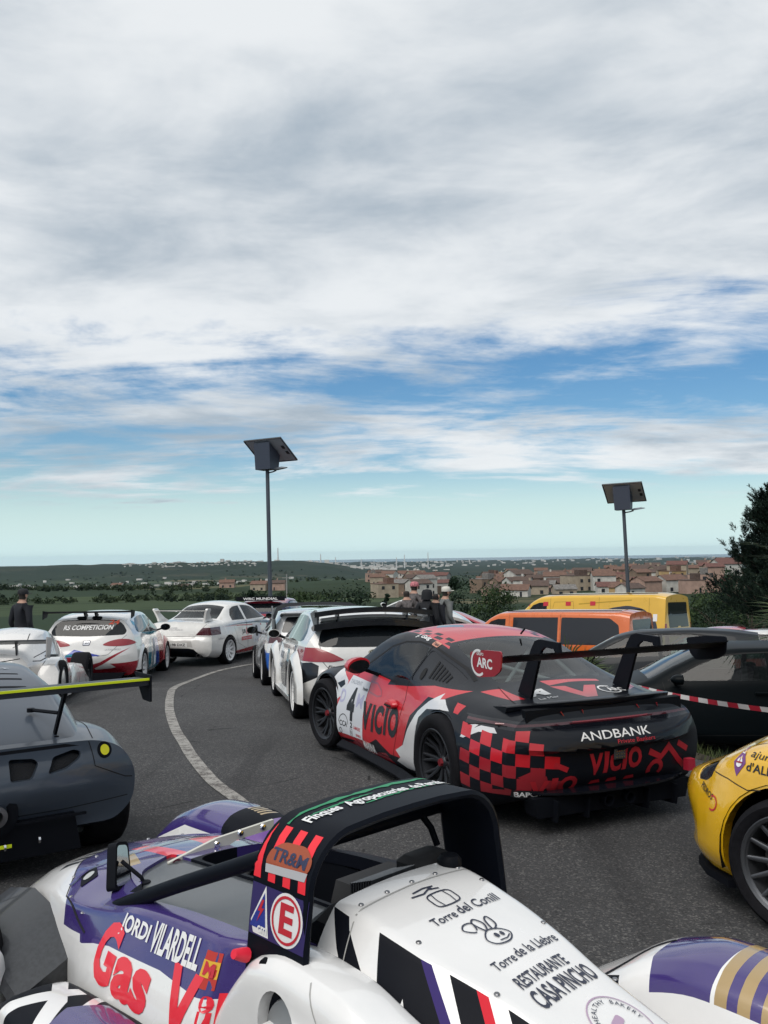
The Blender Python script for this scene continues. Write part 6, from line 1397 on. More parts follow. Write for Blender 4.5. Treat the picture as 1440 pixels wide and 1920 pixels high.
    for s in (1, -1):
        q = MB(); q.prism(round_poly([(-1.56, 1.16), (-1.86, 1.165), (-1.86, 1.0), (-1.72, 1.0)], .01), s * .863, s * .873); q.obj('wing_end_plate', tr, car)
        q = MB(); q.prism([(-1.40, .78), (-1.44, .78), (-1.70, 1.09), (-1.66, 1.10)], s * .40 - .008, s * .40 + .008); q.prism([(-1.38, .74), (-1.50, .73), (-1.48, .79), (-1.40, .80)], s * .40 - .014, s * .40 + .014); q.obj('wing_support', tr, car)
        q = MB(); q.tube([(-1.22, s * .30, .93), (-1.52, s * .40, .94)], .012, 6); q.lathe([(0, .012), (.024, .012), (.024, -.012)], 10, 'z', M=Matrix.Translation((-1.24, s * .30, .93))); q.obj('wing_brace', tr, car)
    # diffuser, exhaust, towing eyes
    q = MB(); q.prism([(-.46, .36), (.46, .36), (.50, .14), (-.50, .14)], -1.4, -1.66, 'x'); q.prism([(-.52, .36), (.52, .36), (.52, .345), (-.52, .345)], -1.681, -1.70, 'x'); q.obj('diffuser', tr, car)
    q = MB(); q.lathe([(.125, -.02), (.13, .005), (.10, .012), (.075, .0), (.07, -.03)], 28, 'x', M=Matrix.Translation((-1.70, .0, .42)) @ Matrix.Rotation(math.pi, 4, 'Z')); q.obj('exhaust_surround', tr, car, 40)
    q = MB(); q.lathe([(.058, -.1), (.062, .05), (.036, .052), (.034, -.1)], 24, 'x', M=Matrix.Translation((-1.70, .0, .42)) @ Matrix.Rotation(math.pi, 4, 'Z')); q.obj('exhaust', MATS['steel_dark'], car, 40)
    for y, h in ((-.05, .24), (-.24, .25)):
        q = MB(); q.lathe([(.0, -.006), (.022, -.006), (.022, .006), (0, .006)], 14, 'y', M=Matrix.Translation((-1.72, y, h))); q.obj('tow_eye', MATS['chrome'], car, 30)
    q = MB(); q.box((-1.715, -.03, .24), (.004, .03, .02)); q.box((-1.715, -.075, .24), (.004, .03, .02)); q.obj('tow_arrow', MATS['edge_yellow'], car)
    four_wheels(car, -1.15, 1.15, .74, .31, .26, .22, MATS['rim_dark'], 8)
    place_car(car, -3.21, 6.68, -.56, .83, 2.3); return car
build_grey_sports()
# ------------------------------------------------------------------ low white prototype behind the grey car
def build_white_prototype():
    car = empty('low_prototype', (0, 0, 0), 0, 'low white sports prototype with thin dark wing between the grey car and the touring hatchback', 'race car')
    w = paint('low_white', (.72, .70, .68), .35, .8); tr = MATS['trim']
    Cw = dict(zb=K((-1.7, .2), (1.8, .1)), wl=K((-1.7, .5)), zs=K((-1.7, .28), (1.8, .18)), ws=K((-1.7, .50), (-1.2, .60), (0, .72), (1.2, .5), (1.8, .4)), zm=K((-1.7, .45), (1.8, .3)), wm=K((-1.7, .50), (-1.2, .62), (0, .72), (1.2, .5), (1.8, .4)),
              zh=K((-1.7, .62), (-.5, .70), (.6, .62), (1.8, .36)), wh=K((-1.7, .46), (-.5, .62), (.6, .55), (1.8, .3)), zr=K((-1.7, .74), (-1.3, .88), (-1.0, .98), (-.4, 1.06), (.2, .98), (.7, .72), (1.8, .40)), wr=K((-1.7, .34), (-.4, .42), (.6, .40), (1.8, .2)), zc=K((-1.7, .77), (-1.3, .94), (-1.0, 1.05), (-.4, 1.12), (.2, 1.03), (.7, .75), (1.8, .42)))
    B = Body(Cw, -1.7, 1.8, .05, K((.2, .02), (.5, .1), (.75, 0)), None, (0, .05, .1, .15, .14, .12), [w])
    B.cut(round_poly([(.55, .36), (.58, 0), (.55, -.36), (.05, -.36), (.05, .36)], .05), TOP, 'windscreen', MATS['glass_smoke'], car)
    B.line([(-.9, -.3), (-1.2, -.33), (-1.5, -.2)], TOP, MATS['gap'], car, w=.012); B.line(L([(-.6, .8), (-1.0, .74), (-1.4, .7)]), LEFT, MATS['gap'], car); B.line([(-.6, .82), (-1.0, .76), (-1.4, .70)], RIGHT, MATS['gap'], car, w=.01)
    B.line(Rr([(.3, .68), (-.1, .66), (-.35, .70)]), REAR, MATS['gap'], car, w=.012); B.line(Rr([(.3, .62), (-.1, .60)]), REAR, MATS['gap'], car, w=.012)
    B.decal([stroke_shape([(-.75, -.18), (-.73, -.15), (-.75, -.12)], .012)], TOP, MATS['chrome'], car, 'bonnet_pin', off=.004)
    B.done('body', car)
    for s in (1, -1):
        q = MB(); q.rings([[(x, s * (.58 + a * .30), z) for a, z in ((0, .14), (1, .14), (1, h * .75), (.85, h), (.15, h), (0, h * .8))] for x, h in ((-.72, .30), (-.6, .50), (-.3, .56), (.4, .50), (.9, .3))]); p = q.obj('side_pod', w, car, 40)
        q = MB(); q.rings([[(x, s * (.60 + a * .28), z) for a, z in ((0, .12), (1, .12), (1, h * .85), (.8, h), (.2, h), (0, h * .85))] for x, h in ((-1.82, .40), (-1.74, .60), (-1.35, .70), (-1.0, .66), (-.75, .5))]); q.obj('wheel_cover', w if s > 0 else w, car, 40)
        q = MB(); q.box((-1.74, s * .74, .30), (.03, .27, .015)); q.box((-1.74, s * .875, .2), (.03, .012, .22)); q.obj('red_frame', mat('frame_pink', (.35, .06, .09), .5), car)
        q = MB(); q.prism([(-1.55, .98), (-1.95, 1.0), (-1.95, .72), (-1.7, .70)], s * .74, s * .75); q.obj('wing_end_plate', mat('plate_pale', (.45, .43, .42), .3), car)
        q = MB(); q.prism([(-1.6, .70), (-1.68, .70), (-1.78, .92), (-1.70, .92)], s * .30 - .01, s * .30 + .01); q.obj('wing_support', MATS['steel_dark'], car)
    bar('wing_blade', car, mat('wing_slate', (.05, .055, .062), .35), -.74, .74, [(-1.60, .915), (-1.68, .94), (-1.92, .965), (-1.92, .95), (-1.7, .90)])
    q = MB(); q.bbox((-1.55, -.74, .73), (.14, .16, .035), .01); q.tube([(-1.55, -.70, .72), (-1.6, -.6, .66), (-1.62, -.5, .66)], .008, 6); q.obj('wheel_sensor', mat('sensor_grey', (.08, .085, .09), .5), car)
    w_ = make_wheel(.33, .28, .22, 8, MATS['rim_dark']); place_wheels(w_, car, [(-1.42, .76, .33, 0), (-1.42, -.76, .33, 0), (1.2, .70, .33, 0), (1.2, -.70, .33, 0)])
    place_car(car, -5.72, 14.3, -.16, 1.0, 2.6, dz=-.04); return car
build_white_prototype()
# ------------------------------------------------------------------ yellow car at the right edge
def build_yellow():
    car = empty('yellow_coupe', (0, 0, 0), 0, 'yellow race car with black headlamp cover at the right edge of the picture', 'race car')
    y = paint('yellow_paint', (.74, .42, .010), .32, 1.0, .06); tr = MATS['trim']
    T = dict(HATCH)
    T.update(zh=[(-1.7, .90), (-.5, .92), (.5, .90), (1.0, .89), (1.25, .875), (1.5, .83), (1.72, .745), (1.85, .675)], zc=[(-1.7, 1.2), (-1.2, 1.30), (-.6, 1.36), (0, 1.36), (.25, 1.30), (.6, 1.15), (.95, 1.03), (1.2, 1.0), (1.5, .925), (1.72, .82), (1.85, .735)],
             zr=[(-1.7, 1.14), (-1.2, 1.24), (-.6, 1.30), (0, 1.29), (.25, 1.23), (.6, 1.08), (.95, .975), (1.2, .955), (1.5, .885), (1.72, .785), (1.85, .70)],
             wr=[(-1.7, .57), (-.5, .585), (.3, .585), (.6, .64), (.95, .70), (1.2, .62), (1.72, .50), (1.85, .44)], wm=[(-1.7, .82), (-1.25, .875), (-.7, .85), (.7, .85), (1.25, .88), (1.5, .865), (1.72, .80), (1.85, .72)], ws=[(-1.7, .82), (-1.25, .86), (0, .85), (1.25, .875), (1.5, .86), (1.72, .79), (1.85, .72)],
             wh=[(-1.7, .76), (0, .79), (1.0, .80), (1.25, .80), (1.5, .77), (1.72, .70), (1.85, .62)], zs=[(-1.7, .32), (-1.2, .25), (1.2, .24), (1.72, .26)], zb=[(-1.7, .2), (1.3, .15), (1.72, .17)], wl=[(-1.7, .72), (0, .78), (1.3, .80), (1.72, .73), (1.85, .64)], zm=[(-1.7, .6), (1.2, .56), (1.72, .50)])
    B = Body(keys(T), -1.7, 1.85, .035, K((.25, .14), (.5, .22), (.95, .17), (1.2, 0)), K((.17, .27), (.24, .32), (.32, .24), (.40, .27), (.52, .34), (.58, .34), (.66, .26), (.72, .12)), (0, .03, .06, .16, .10, .10), [y], pf=3.0)
    arch(B, -1.25, .33, .37); arch(B, 1.25, .33, .378, n=36)
    both(B, HW_FRONT, 'side_window', MATS['glass_smoke'], car) if False else None
    d = .7071; QF = ((0, 0, 0), (-d, d, 0), (0, 0, 1))          # seen from the front left: a = (y - x) * .707
    q = lambda x, yy: (yy - x) * d
    hl = [(q(1.98, .50), .655), (q(1.93, .56), .735), (q(1.86, .62), .745), (q(1.77, .69), .715), (q(1.76, .71), .655), (q(1.80, .68), .62), (q(1.90, .60), .60)]
    B.cut(round_poly(hl, .02), QF, 'headlamp_cover', mat('lamp_black', (.006, .008, .014), .22, coat=.4), car, push=.006, lip=.008)
    B.line(L([(1.76, .685), (1.62, .68), (1.48, .655), (1.40, .67)]), LEFT, MATS['gap'], car, w=.005)
    B.line([(1.72, .60), (1.5, .655), (1.2, .67), (.95, .70)], TOP, MATS['gap'], car, w=.005)
    vio = mat('crest_violet', (.16, .05, .20), .5); bi = MATS['black_ink']
    ed = lambda sh, m, off=.003, name='lettering': B.decal(sh, LEFT, m, car, name, off)
    ed([poly_shape([(-1.605, .765), (-1.56, .705), (-1.515, .775), (-1.56, .838)])], vio, .003, 'crest')
    ed([poly_shape(arc(-1.56, .77, .021, n=16)), stroke_shape([(-1.56, .785), (-1.56, .825)], .004), stroke_shape([(-1.572, .812), (-1.548, .812)], .004)], MATS['white_ink'], .0045, 'crest'); ed([stroke_shape([(-1.582, .768), (-1.538, .772)], .007), stroke_shape([(-1.56, .768), (-1.56, .79)], .005)], mat('crest_red', (.3, .03, .05), .5), .006, 'crest')
    ed([poly_shape([(-1.585, .845), (-1.59, .868), (-1.575, .858), (-1.56, .87), (-1.545, .86), (-1.525, .875), (-1.535, .85)])], mat('crown_grey', (.2, .16, .05), .5), .003, 'crest')
    ed([text_shape('ajuntament', -1.50, .80, .36, .04, .004, .15), text_shape("d'ALBINYANA", -1.505, .745, .42, .042, .02)], bi)
    pf = ((0, 0, 0), (-.94, .34, 0), (0, 0, 1))
    pa = lambda x, yy: (-x * .94 + yy * .34)
    B.decal([text_shape('PEDROS', pa(1.87, .74), .578, .155, .032, .01, rot=-12)], pf, bi, car); B.decal([stroke_shape(arc(pa(1.72, .80), .535, .036, 120, -120, 16), .009)], pf, MATS['red_ink'], car, 'lettering')
    B.decal([stroke_shape([(1.60, .30), (1.57, .33), (1.60, .36), (1.57, .38)], .014)], TOP, MATS['chrome'], car, 'bonnet_pin', off=.008)
    B.done('body', car)
    b = MB(); b.rings([[(x, yy, z) for z in (.125, .165)] + [(x - .06, yy * .93, .165), (x - .06, yy * .93, .125)] for x, yy in ((1.62, .80), (1.80, .72), (1.93, .60), (2.03, .35), (2.06, 0), (2.03, -.35), (1.93, -.60), (1.62, -.8))]); b.obj('front_lip', tr, car, 30)
    wheel_wells(car, [(1.25, .82, .33), (1.25, -.82, .33), (-1.25, .82, .33), (-1.25, -.82, .33)], .378, .30)
    w = make_wheel(.328, .23, .250, 15, mat('rim_grey', (.10, .105, .115), .38, metal=.7), False, 'thin', dish=.02); place_wheels(w, car, [(1.25, .755, .328, 4), (1.25, -.755, .328, 4), (-1.25, .755, .328, 0), (-1.25, -.755, .328, 0)])
    place_car(car, 3.37, 3.98, -.6, .8, 2.5); return car
build_yellow()
# ------------------------------------------------------------------ vans
def build_van(name, spot, colour, label, sx, sy, sz, kind):
    car = empty(name, (0, 0, 0), 0, label, 'van'); gm = MATS['glass_smoke']
    B = Body(keys(VAN, sx, sy, sz), -2.4 * sx, 2.3 * sx, .06, K((.3, .05), (.5, .08), (1.1, .06), (1.8, .0)), K((.3, .08), (.6, .12), (.85, .0)), (0, .06, .1, .2, .06, .10), [colour], pr=8)
    ax = 1.5 * sx; arch(B, -ax, .34, .38, n=20); arch(B, ax, .34, .38, n=20)
    S = lambda P: sc(P, sx, sz)
    dk = MATS['black_gloss']
    fw = [(1.50, 1.16), (1.28, 1.42), (1.02, 1.68), (.84, 1.74), (.62, 1.745), (.62, 1.16)]
    both(B, S(fw), 'side_window', MATS['glass_teal'], car)
    if kind == 'van':
        both(B, S([(.42, 1.14), (.42, 1.78), (-.72, 1.78), (-.72, 1.14)]), 'side_window', dk, car, push=.004)
        both(B, S(round_poly([(-.80, 1.14), (-.80, 1.78), (-1.95, 1.76), (-2.16, 1.60), (-2.2, 1.14)], .05)), 'side_window', dk, car, push=.004)
    else:
        B.paint(L(S(round_poly([(-.35, 1.0), (-.75, 1.45), (-1.05, 1.60), (-1.5, 1.66), (-1.9, 1.58), (-2.2, 1.3), (-2.25, 1.0)], .12))), LEFT, mat('ambulance_navy', (.008, .012, .03), .3, coat=.8), keep=lambda c: c.y > .3)
        B.line(L(S([(.45, 1.6), (.42, 1.75), (-.10, 1.76), (-.12, 1.6), (-.02, 1.5)])), LEFT, MATS['gap'], car); B.line(L(S([(-.25, 1.7), (-1.6, 1.78)])), LEFT, mat('yellow_shade', (.40, .25, .012), .5), car, 'side_groove_shade', .03)  # flat strip of darker yellow paints the shade of a groove
        for x in (1.25, .72, .1, -.55): B.decal([poly_shape([(-x * sx, 1.66 * sz), (-x * sx + .17, 1.66 * sz), (-x * sx + .17, 1.76 * sz), (-x * sx, 1.76 * sz)])], LEFT, MATS['red_ink'], car, 'marker_lamp', off=.006)
        B.decal([poly_shape([(2.12 * sx, 1.30 * sz), (2.12 * sx + .12, 1.30 * sz), (2.12 * sx + .12, 1.46 * sz), (2.12 * sx, 1.46 * sz)])], LEFT, MATS['white_ink'], car, 'sticker', off=.005)
        B.decal([poly_shape([(2.10 * sx, 1.05 * sz), (2.10 * sx + .2, 1.05 * sz), (2.10 * sx + .2, 1.13 * sz), (2.10 * sx, 1.13 * sz)])], LEFT, MATS['navy_ink'], car, 'sticker', off=.005); B.decal([text_shape('TSU', 2.12 * sx, 1.07 * sz, .16, .05, .02)], LEFT, MATS['white_ink'], car, off=.008)
        B.line(L(S([(-2.02, .5), (-2.02, 1.82)])), LEFT, MATS['gap'], car)
    B.cut(round_poly([(1.72 * sx, .70 * sy), (1.76 * sx, 0), (1.72 * sx, -.70 * sy), (1.08 * sx, -.66 * sy), (1.1 * sx, 0), (1.08 * sx, .66 * sy)], .05), TOP, 'windscreen', MATS['glass_teal'], car)
    B.cut(round_poly(sc([(-.68, 1.15), (.68, 1.15), (.64, 1.72), (-.64, 1.72)], sy, sz), .06), REAR, 'rear_window', gm, car)
    for s in (1, -1):
        B.cut(Rr([(s * .95 * sy, .8 * sz), (s * .95 * sy, 1.25 * sz), (s * .80 * sy, 1.25 * sz), (s * .80 * sy, .8 * sz)]), REAR, 'tail_lamp', MATS['tail_red'], car, keep=lambda c: c.x < -2)
        B.cut([(s * .80 * sy, .70 * sz), (s * .78 * sy, .92 * sz), (s * .45 * sy, .86 * sz), (s * .45 * sy, .70 * sz)], FRONT, 'headlamp', MATS['lamp_clear'], car, keep=lambda c: c.x > 1.5)
    for x in (.52, 1.58, -.78): B.line(L(S([(x, 1.86), (x, .35)])), LEFT, MATS['gap'], car)
    B.done('body', car)
    for s in (1, -1):
        for x in (.62, -.62): q = MB(); q.bbox((x * sx, s * .955 * sy, .98 * sz), (.16, .03, .035), .008); q.obj('door_handle', MATS['trim'], car)
        q = MB(); q.bbox((-.2, s * .962 * sy, .62 * sz), (2.4 * sx, .02, .06), .008); q.obj('rub_strip', MATS['trim'], car)
        q = MB(); q.tube([(-2.2 * sx, s * .70 * sy, 1.93 * sz), (.6 * sx, s * .70 * sy, 1.935 * sz)], .014, 6); q.obj('roof_gutter', MATS['trim'], car)
    cabin(car, -.3, 1.4 * sx, .8 * sy, .5, 1.3); mirrors(car, 1.45 * sx, 1.06 * sy, 1.2 * sz, MATS['trim'], k=1.5)
    four_wheels(car, -ax, ax, .82 * sy, .34, .22, .22, MATS['rim_silver'], 6, False, 'wide')
    place_car(car, *spot, wb=3.0); return car
build_van('orange_van', (3.98, 22.9, -.82, .57), paint('van_orange', (.62, .13, .018), .35, .9), 'orange panel van with dark side glass parked in front of the yellow ambulance', 1.05, 1.0, 1.0, 'van')
amb = build_van('ambulance', (6.0, 27.6, -.76, .65), paint('ambulance_yellow', (.68, .40, .03), .4, .7), 'yellow high-roof ambulance with red marker lamps behind the orange van', 1.24, 1.0, 1.24, 'ambulance')
# ------------------------------------------------------------------ road cars on the lower terrace and beyond
dg = mat('dark_green', (.003, .005, .0065), .4, spec=.08)
def blue_bits(B, car):
    B.paint([(.95, .64), (1.0, 0), (.95, -.64), (1.9, -.5), (1.9, .5)], TOP, MATS['blue_car_blue'])
def redwhite(B, car):
    B.paint([(.34, .54), (.34, -.54), (-.2, -.50), (-.9, -.40), (-.9, -.28), (.1, -.2), (.1, .2), (-.9, .28), (-.9, .40), (-.2, .5)], TOP, MATS['red_roof'])
paint('red_roof', (.42, .012, .03), .35, .9)
plain_car(HATCH, (4.42, 11.75, -.985, .17), dg, 'very dark green hatchback behind the red and white tape', 1.08, 1.03, .94, glass('glass_green', (.34, .48, .42), .15), dx=.05)
plain_car(HATCH, (4.35, 15.2, -.93, .37), mat('slate_grey', (.014, .017, .021), .4, coat=.15, spec=.15), 'slate grey hatchback with pale windscreen beyond the dark green one', 1.05, 1.0, 1.02, MATS['glass_teal'])
plain_car(SEDAN, (6.95, 19.6, -.9, .43), paint('bright_red', (.40, .012, .03), .35, .9), 'red saloon with a boot spoiler behind the palm at the right', 1.0, 1.0, 1.0, MATS['glass_teal'], name='rally_saloon', cat='race car')
plain_car(HATCH, (6.1, 17.0, -.97, .25), paint('off_white', (.62, .62, .61), .35, .9), 'white hatchback with red roof flashes in front of the red saloon', 1.03, 1.0, .98, MATS['glass_teal'], extra=redwhite, name='rally_car', cat='race car')
plain_car(HATCH, (1.5, 28.3, -.98, .2), paint('road_blue', (.02, .07, .26), .35, .9), 'blue rally hatchback between the standing people and the orange van', .97, .97, .97, MATS['glass_teal'], name='rally_car', cat='race car')
plain_car(HATCH, (2.1, 31.0, -.98, .2), paint('wine_red', (.36, .02, .04), .35, .9), 'red rally hatchback half hidden behind the blue one', 1.0, 1.0, 1.0, MATS['glass_teal'], name='rally_car', cat='race car')
plain_car(HATCH, (.75, 25.4, -.4, .9), paint('pale_white', (.66, .66, .62), .35, .9), 'white car behind the standing people', 1.05, 1.0, 1.05, MATS['glass_teal'])
def wrc_tail(B, car):
    bar('rear_wing', car, MATS['trim'], -.7, .7, [(-1.62, 1.36), (-1.9, 1.39), (-1.9, 1.27), (-1.88, 1.27), (-1.86, 1.35), (-1.64, 1.33)])
    q = MB(); sh = text_shape('WRC MUNDIAL', -.5, 1.295, 1.0, .07, .02); q.add([(-1.905, -a, b) for a, b in sh[0]], sh[1]); q.obj('lettering', MATS['white_ink'], car, fix=False)
    B.paint(Rr([(.9, .9), (-.9, .9), (-.9, 1.2), (.9, 1.2)]), REAR, MATS['navy_ink'], keep=lambda c: c.x < -1.3)
plain_car(HATCH, (-3.35, 27.6, .1, 1), MATS['wine_red'], 'red hatchback with a lettered dark rear wing beyond the white saloon', 1.0, 1.0, .98, MATS['glass_smoke'], extra=wrc_tail, name='rally_car', cat='race car')
# ------------------------------------------------------------------ street furniture
def solar_lamp(x, y, top, lean, label, rz):
    z = ground(x, y); h = top - z; root = empty('solar_street_lamp', (x, y, z), rz, label, 'street lamp', 'solar street lamps')
    root.rotation_euler = (0, lean, rz); steel = mat('lamp_steel', (.085, .10, .12), .45, metal=.5); dark = mat('lamp_box', (.035, .045, .07), .5); pan = mat('panel_under', (.34, .37, .42), .6); fr = mat('panel_frame', (.02, .022, .03), .5)
    b = MB(); b.tube([(0, 0, 0), (0, 0, 1.4), (0, 0, 1.402), (0, 0, h)], [.068, .068, .062, .056], 16); p = b.obj('pole', steel, root, 50)
    b = MB(); b.bbox((0, 0, .01), (.3, .3, .02), .005); b.obj('base_plate', steel, p)
    # battery box under the near half of the panel
    b = MB(); V_ = []
    for xx, k in ((-.27, 0), (.27, 1)): V_ += [(xx * .93, -.24, h - .03), (xx * .93, .20, h - .03), (xx, .26, h + .40), (xx, -.27, h + .735)]
    b.add(V_, [(0, 1, 2, 3), (7, 6, 5, 4), (0, 4, 5, 1), (1, 5, 6, 2), (2, 6, 7, 3), (3, 7, 4, 0)]); b.obj('battery_box', dark, root)
    # panel tilted away from the car park
    M = Matrix.Translation((.03, .14, h + .535)) @ Matrix.Rotation(R(-33), 4, 'X')
    b = MB(); b.box((0, 0, .02), (1.25, 1.02, .03), M=M); pn = b.obj('solar_panel', mat('panel_cells', (.01, .014, .03), .15, coat=.6), root)
    b = MB(); b.box((0, 0, 0.001), (1.20, .98, .006), M=M); b.obj('panel_back', pan, pn)
    for c, d in (((0, -.51, .01), (1.27, .022, .045)), ((0, .51, .01), (1.27, .022, .045)), ((-.625, 0, .01), (.022, .998, .045)), ((.625, 0, .01), (.022, .998, .045))):
        b = MB(); b.box(c, d, M=M); b.obj('panel_frame', fr, pn)
    for c in ((.50, -.12, -.02), (.52, .12, -.02)):
        b = MB(); b.bbox(c, (.09, .12, .03), .01, M=M); b.obj('junction_box', fr, pn)
    b = MB(); b.tube([(0, 0, h - .12), (.20, -.02, h - .10), (.32, -.03, h - .07)], .02, 8); a = b.obj('lamp_arm', steel, root, 50)
    b = MB(); b.rings([[(xx, -.03 + yy * w, h - .06 + zz + (xx - .3) * .12) for yy, zz in ((-1, 0), (1, 0), (.8, t), (-.8, t))] for xx, w, t in ((.26, .05, .03), (.34, .09, .06), (.56, .09, .05), (.68, .05, .015))]); b.obj('lamp_head', steel, a, 30)
    return root
solar_lamp(-3.27, 26.0, 4.38, R(-.9), 'taller-looking solar street lamp left of centre behind the white saloon', R(-27))
solar_lamp(7.95, 29.5, 3.22, R(-1.6), 'solar street lamp on the right rising behind the yellow ambulance', R(-24))
# barrier tape from behind the coupe to the right edge
def tape():
    A = Vector((2.08, 9.45, .62)); Bp = Vector((2.78, 5.9, .80)); n = 52; v = []; f = []; mi = []
    for i in range(n + 1):
        t = i / n; p = A.lerp(Bp, t); p.z -= .05 * math.sin(math.pi * t); tw = .5 * math.sin(t * 5); h = Vector((.012 * math.sin(tw), .006, .018 * math.cos(tw * .5)))
        v += [tuple(p - h), tuple(p + h)]
        if i: f.append((2 * i - 2, 2 * i - 1, 2 * i + 1, 2 * i)); mi.append((i // 2) % 2)
    me = bpy.data.meshes.new('barrier_tape'); me.from_pydata(v, [], f)
    tag(finish(me, 'barrier_tape', [mat('tape_white', (.62, .60, .60), .4), mat('tape_red', (.42, .02, .04), .4)], None, None, mi=mi, fix=False), 'red and white striped barrier tape strung in front of the dark green hatchback', 'tape')
tape()

# ------------------------------------------------------------------ plants
def leaf_mat(name, a, b, scale=1.2):
    if name in MATS: return MATS[name]
    m = bpy.data.materials.new(name); m.use_nodes = True; t = NT(m.node_tree); p = t.n['Principled BSDF']; o = t.new('ShaderNodeTexCoord').outputs['Object']
    t.put(p.inputs['Base Color'], t.mix(t.ss(t.noise(o, scale, 4, .6), .35, .65), (*a, 1), (*b, 1))); p.inputs['Roughness'].default_value = .75; p.inputs['Specular IOR Level'].default_value = .15
    MATS[name] = m; return m
bark = mat('bark', (.06, .045, .035), .9, noise=.3, nscale=12)
def tree(x, y, h, w, label, rnd, kind='round', name='tree', leaf=.16, n=2600, base=0.15, m=None, z=None):
    z = ground(x, y) if z is None else z; root = empty(name, (x, y, z), 0, label, 'tree', 'trees below the car park'); r = random.Random(rnd)
    b = MB(); b.tube([(0, 0, -.5), (r.uniform(-.1, .1), 0, h * .3), (r.uniform(-.2, .2), r.uniform(-.2, .2), h * .75)], [h * .03, h * .022, h * .008], 8)
    limbs = []
    for k in range(9):
        a = r.uniform(0, 6.28); z0 = h * r.uniform(.2, .6); e = Vector((math.cos(a) * w * r.uniform(.25, .42), math.sin(a) * w * r.uniform(.25, .42), z0 + h * r.uniform(.1, .3))); limbs.append(e)
        b.tube([(0, 0, z0), tuple(e * .5 + Vector((0, 0, z0 * .5 + .05 * h))), tuple(e)], [h * .012, h * .008, h * .003], 6)
    b.obj('trunk', bark, root, 50)
    # clumps of leaves through the crown
    cl = []
    for k in range(int(26 + w * 3)):
        if kind == 'cone': t = r.random() ** 1.3; zz = h * (base + (1 - base) * t); q = w * .5 * (1 - t) ** .8 + .1; cr = .25 + .28 * w * (1 - t) * .5
        else:
            t = r.random(); zz = h * (base + (1 - base) * t); q = w * .5 * math.sin(math.pi * min(.97, max(.08, .18 + .8 * t))) ** .6; cr = w * r.uniform(.09, .17)
        a = r.uniform(0, 6.28); q *= r.random() ** .4; cl.append((Vector((q * math.cos(a), q * math.sin(a), zz)), cr))
    g = np.random.default_rng(rnd); ci = g.integers(0, len(cl), n); C0 = np.array([tuple(c) for c, q in cl])[ci]; cr = np.array([q for c, q in cl])[ci][:, None]
    d = unit(g.normal(size=(n, 3)) * (1, 1, .8)); P = C0 + d * cr * g.random((n, 1)) ** .35
    u = unit(g.normal(size=(n, 3))); w_ = unit(np.cross(u, d)); sz = leaf * g.uniform(.6, 1.3, (n, 1))
    quad_mesh('crown', P, u * sz * .5, w_ * sz * .3, m or leaf_mat('leaf_dark', (.010, .022, .012), (.030, .055, .022)), root)
    return root
dk = leaf_mat('leaf_deep', (.008, .018, .012), (.020, .038, .020)); md = leaf_mat('leaf_mid', (.020, .040, .016), (.045, .070, .028))
def at(px, d, dy=0): return ((px - 720) / 1700 * d, d)
TS = [(585, 62, 8.6, 6, 'round', 'broad dark tree left of centre beyond the cars', md), (640, 58, 8.3, 7, 'round', 'tall full tree left of centre above the blue hatchback', dk), (690, 66, 6.6, 4.5, 'round', 'small tree to the right of the tall full tree', md),
      (722, 95, 8.5, 2.6, 'cone', 'slim cypress left of the standing people', dk), (745, 98, 8.0, 3.0, 'cone', 'slim cypress just above the standing people', dk), (795, 90, 6.5, 4.5, 'round', 'small round tree behind the white cap', md),
      (848, 54, 7.8, 3.6, 'cone', 'pointed conifer at the left of the centre clump', dk), (885, 52, 6.9, 5.0, 'round', 'tall dark tree in the centre clump', dk), (925, 50, 5.7, 4.6, 'round', 'broad leafy tree on the right of the centre clump', md), (960, 56, 5.0, 4, 'round', 'low bushy tree left of the ambulance', md),
      (1300, 60, 6.4, 6, 'round', 'broad tree right of the ambulance', md), (1345, 52, 7.4, 5.0, 'round', 'dark tree left of the pine', dk), (1385, 62, 10.0, 5.5, 'round', 'tall dark tree behind the pine', dk), (1425, 46, 5.8, 6, 'round', 'dense tree under the pine at the right edge', dk), (1335, 40, 2.8, 4, 'round', 'rounded bush behind the red saloon', md), (1270, 46, 3.6, 4.6, 'round', 'low bush beside the ambulance', md), (1400, 36, 2.8, 4, 'round', 'low dark bush right of the red saloon', dk),
      (330, 120, 4.6, 6, 'round', 'dark tree beyond the white saloon roof', dk), (470, 105, 9.0, 4.0, 'cone', 'conifer left of the left lamp pole', dk), (445, 118, 7.0, 5, 'round', 'rounded tree beside the conifer near the left lamp', md), (30, 60, 3.6, 7, 'round', 'dark bush behind the man at the left edge', dk), (110, 75, 3.8, 8, 'round', 'broad bush left of the touring hatchback', md), (225, 100, 4.6, 7, 'round', 'bushy tree above the touring hatchback', md)]
for i, (px, d, h, w, kind, lab, m) in enumerate(TS):
    x, y = at(px, d); tree(x, y, h, w, lab, i + 3, kind, 'cypress_tree' if kind == 'cone' else 'tree', leaf=.0030 * d, n=5200 if d < 80 else 2600, m=m)
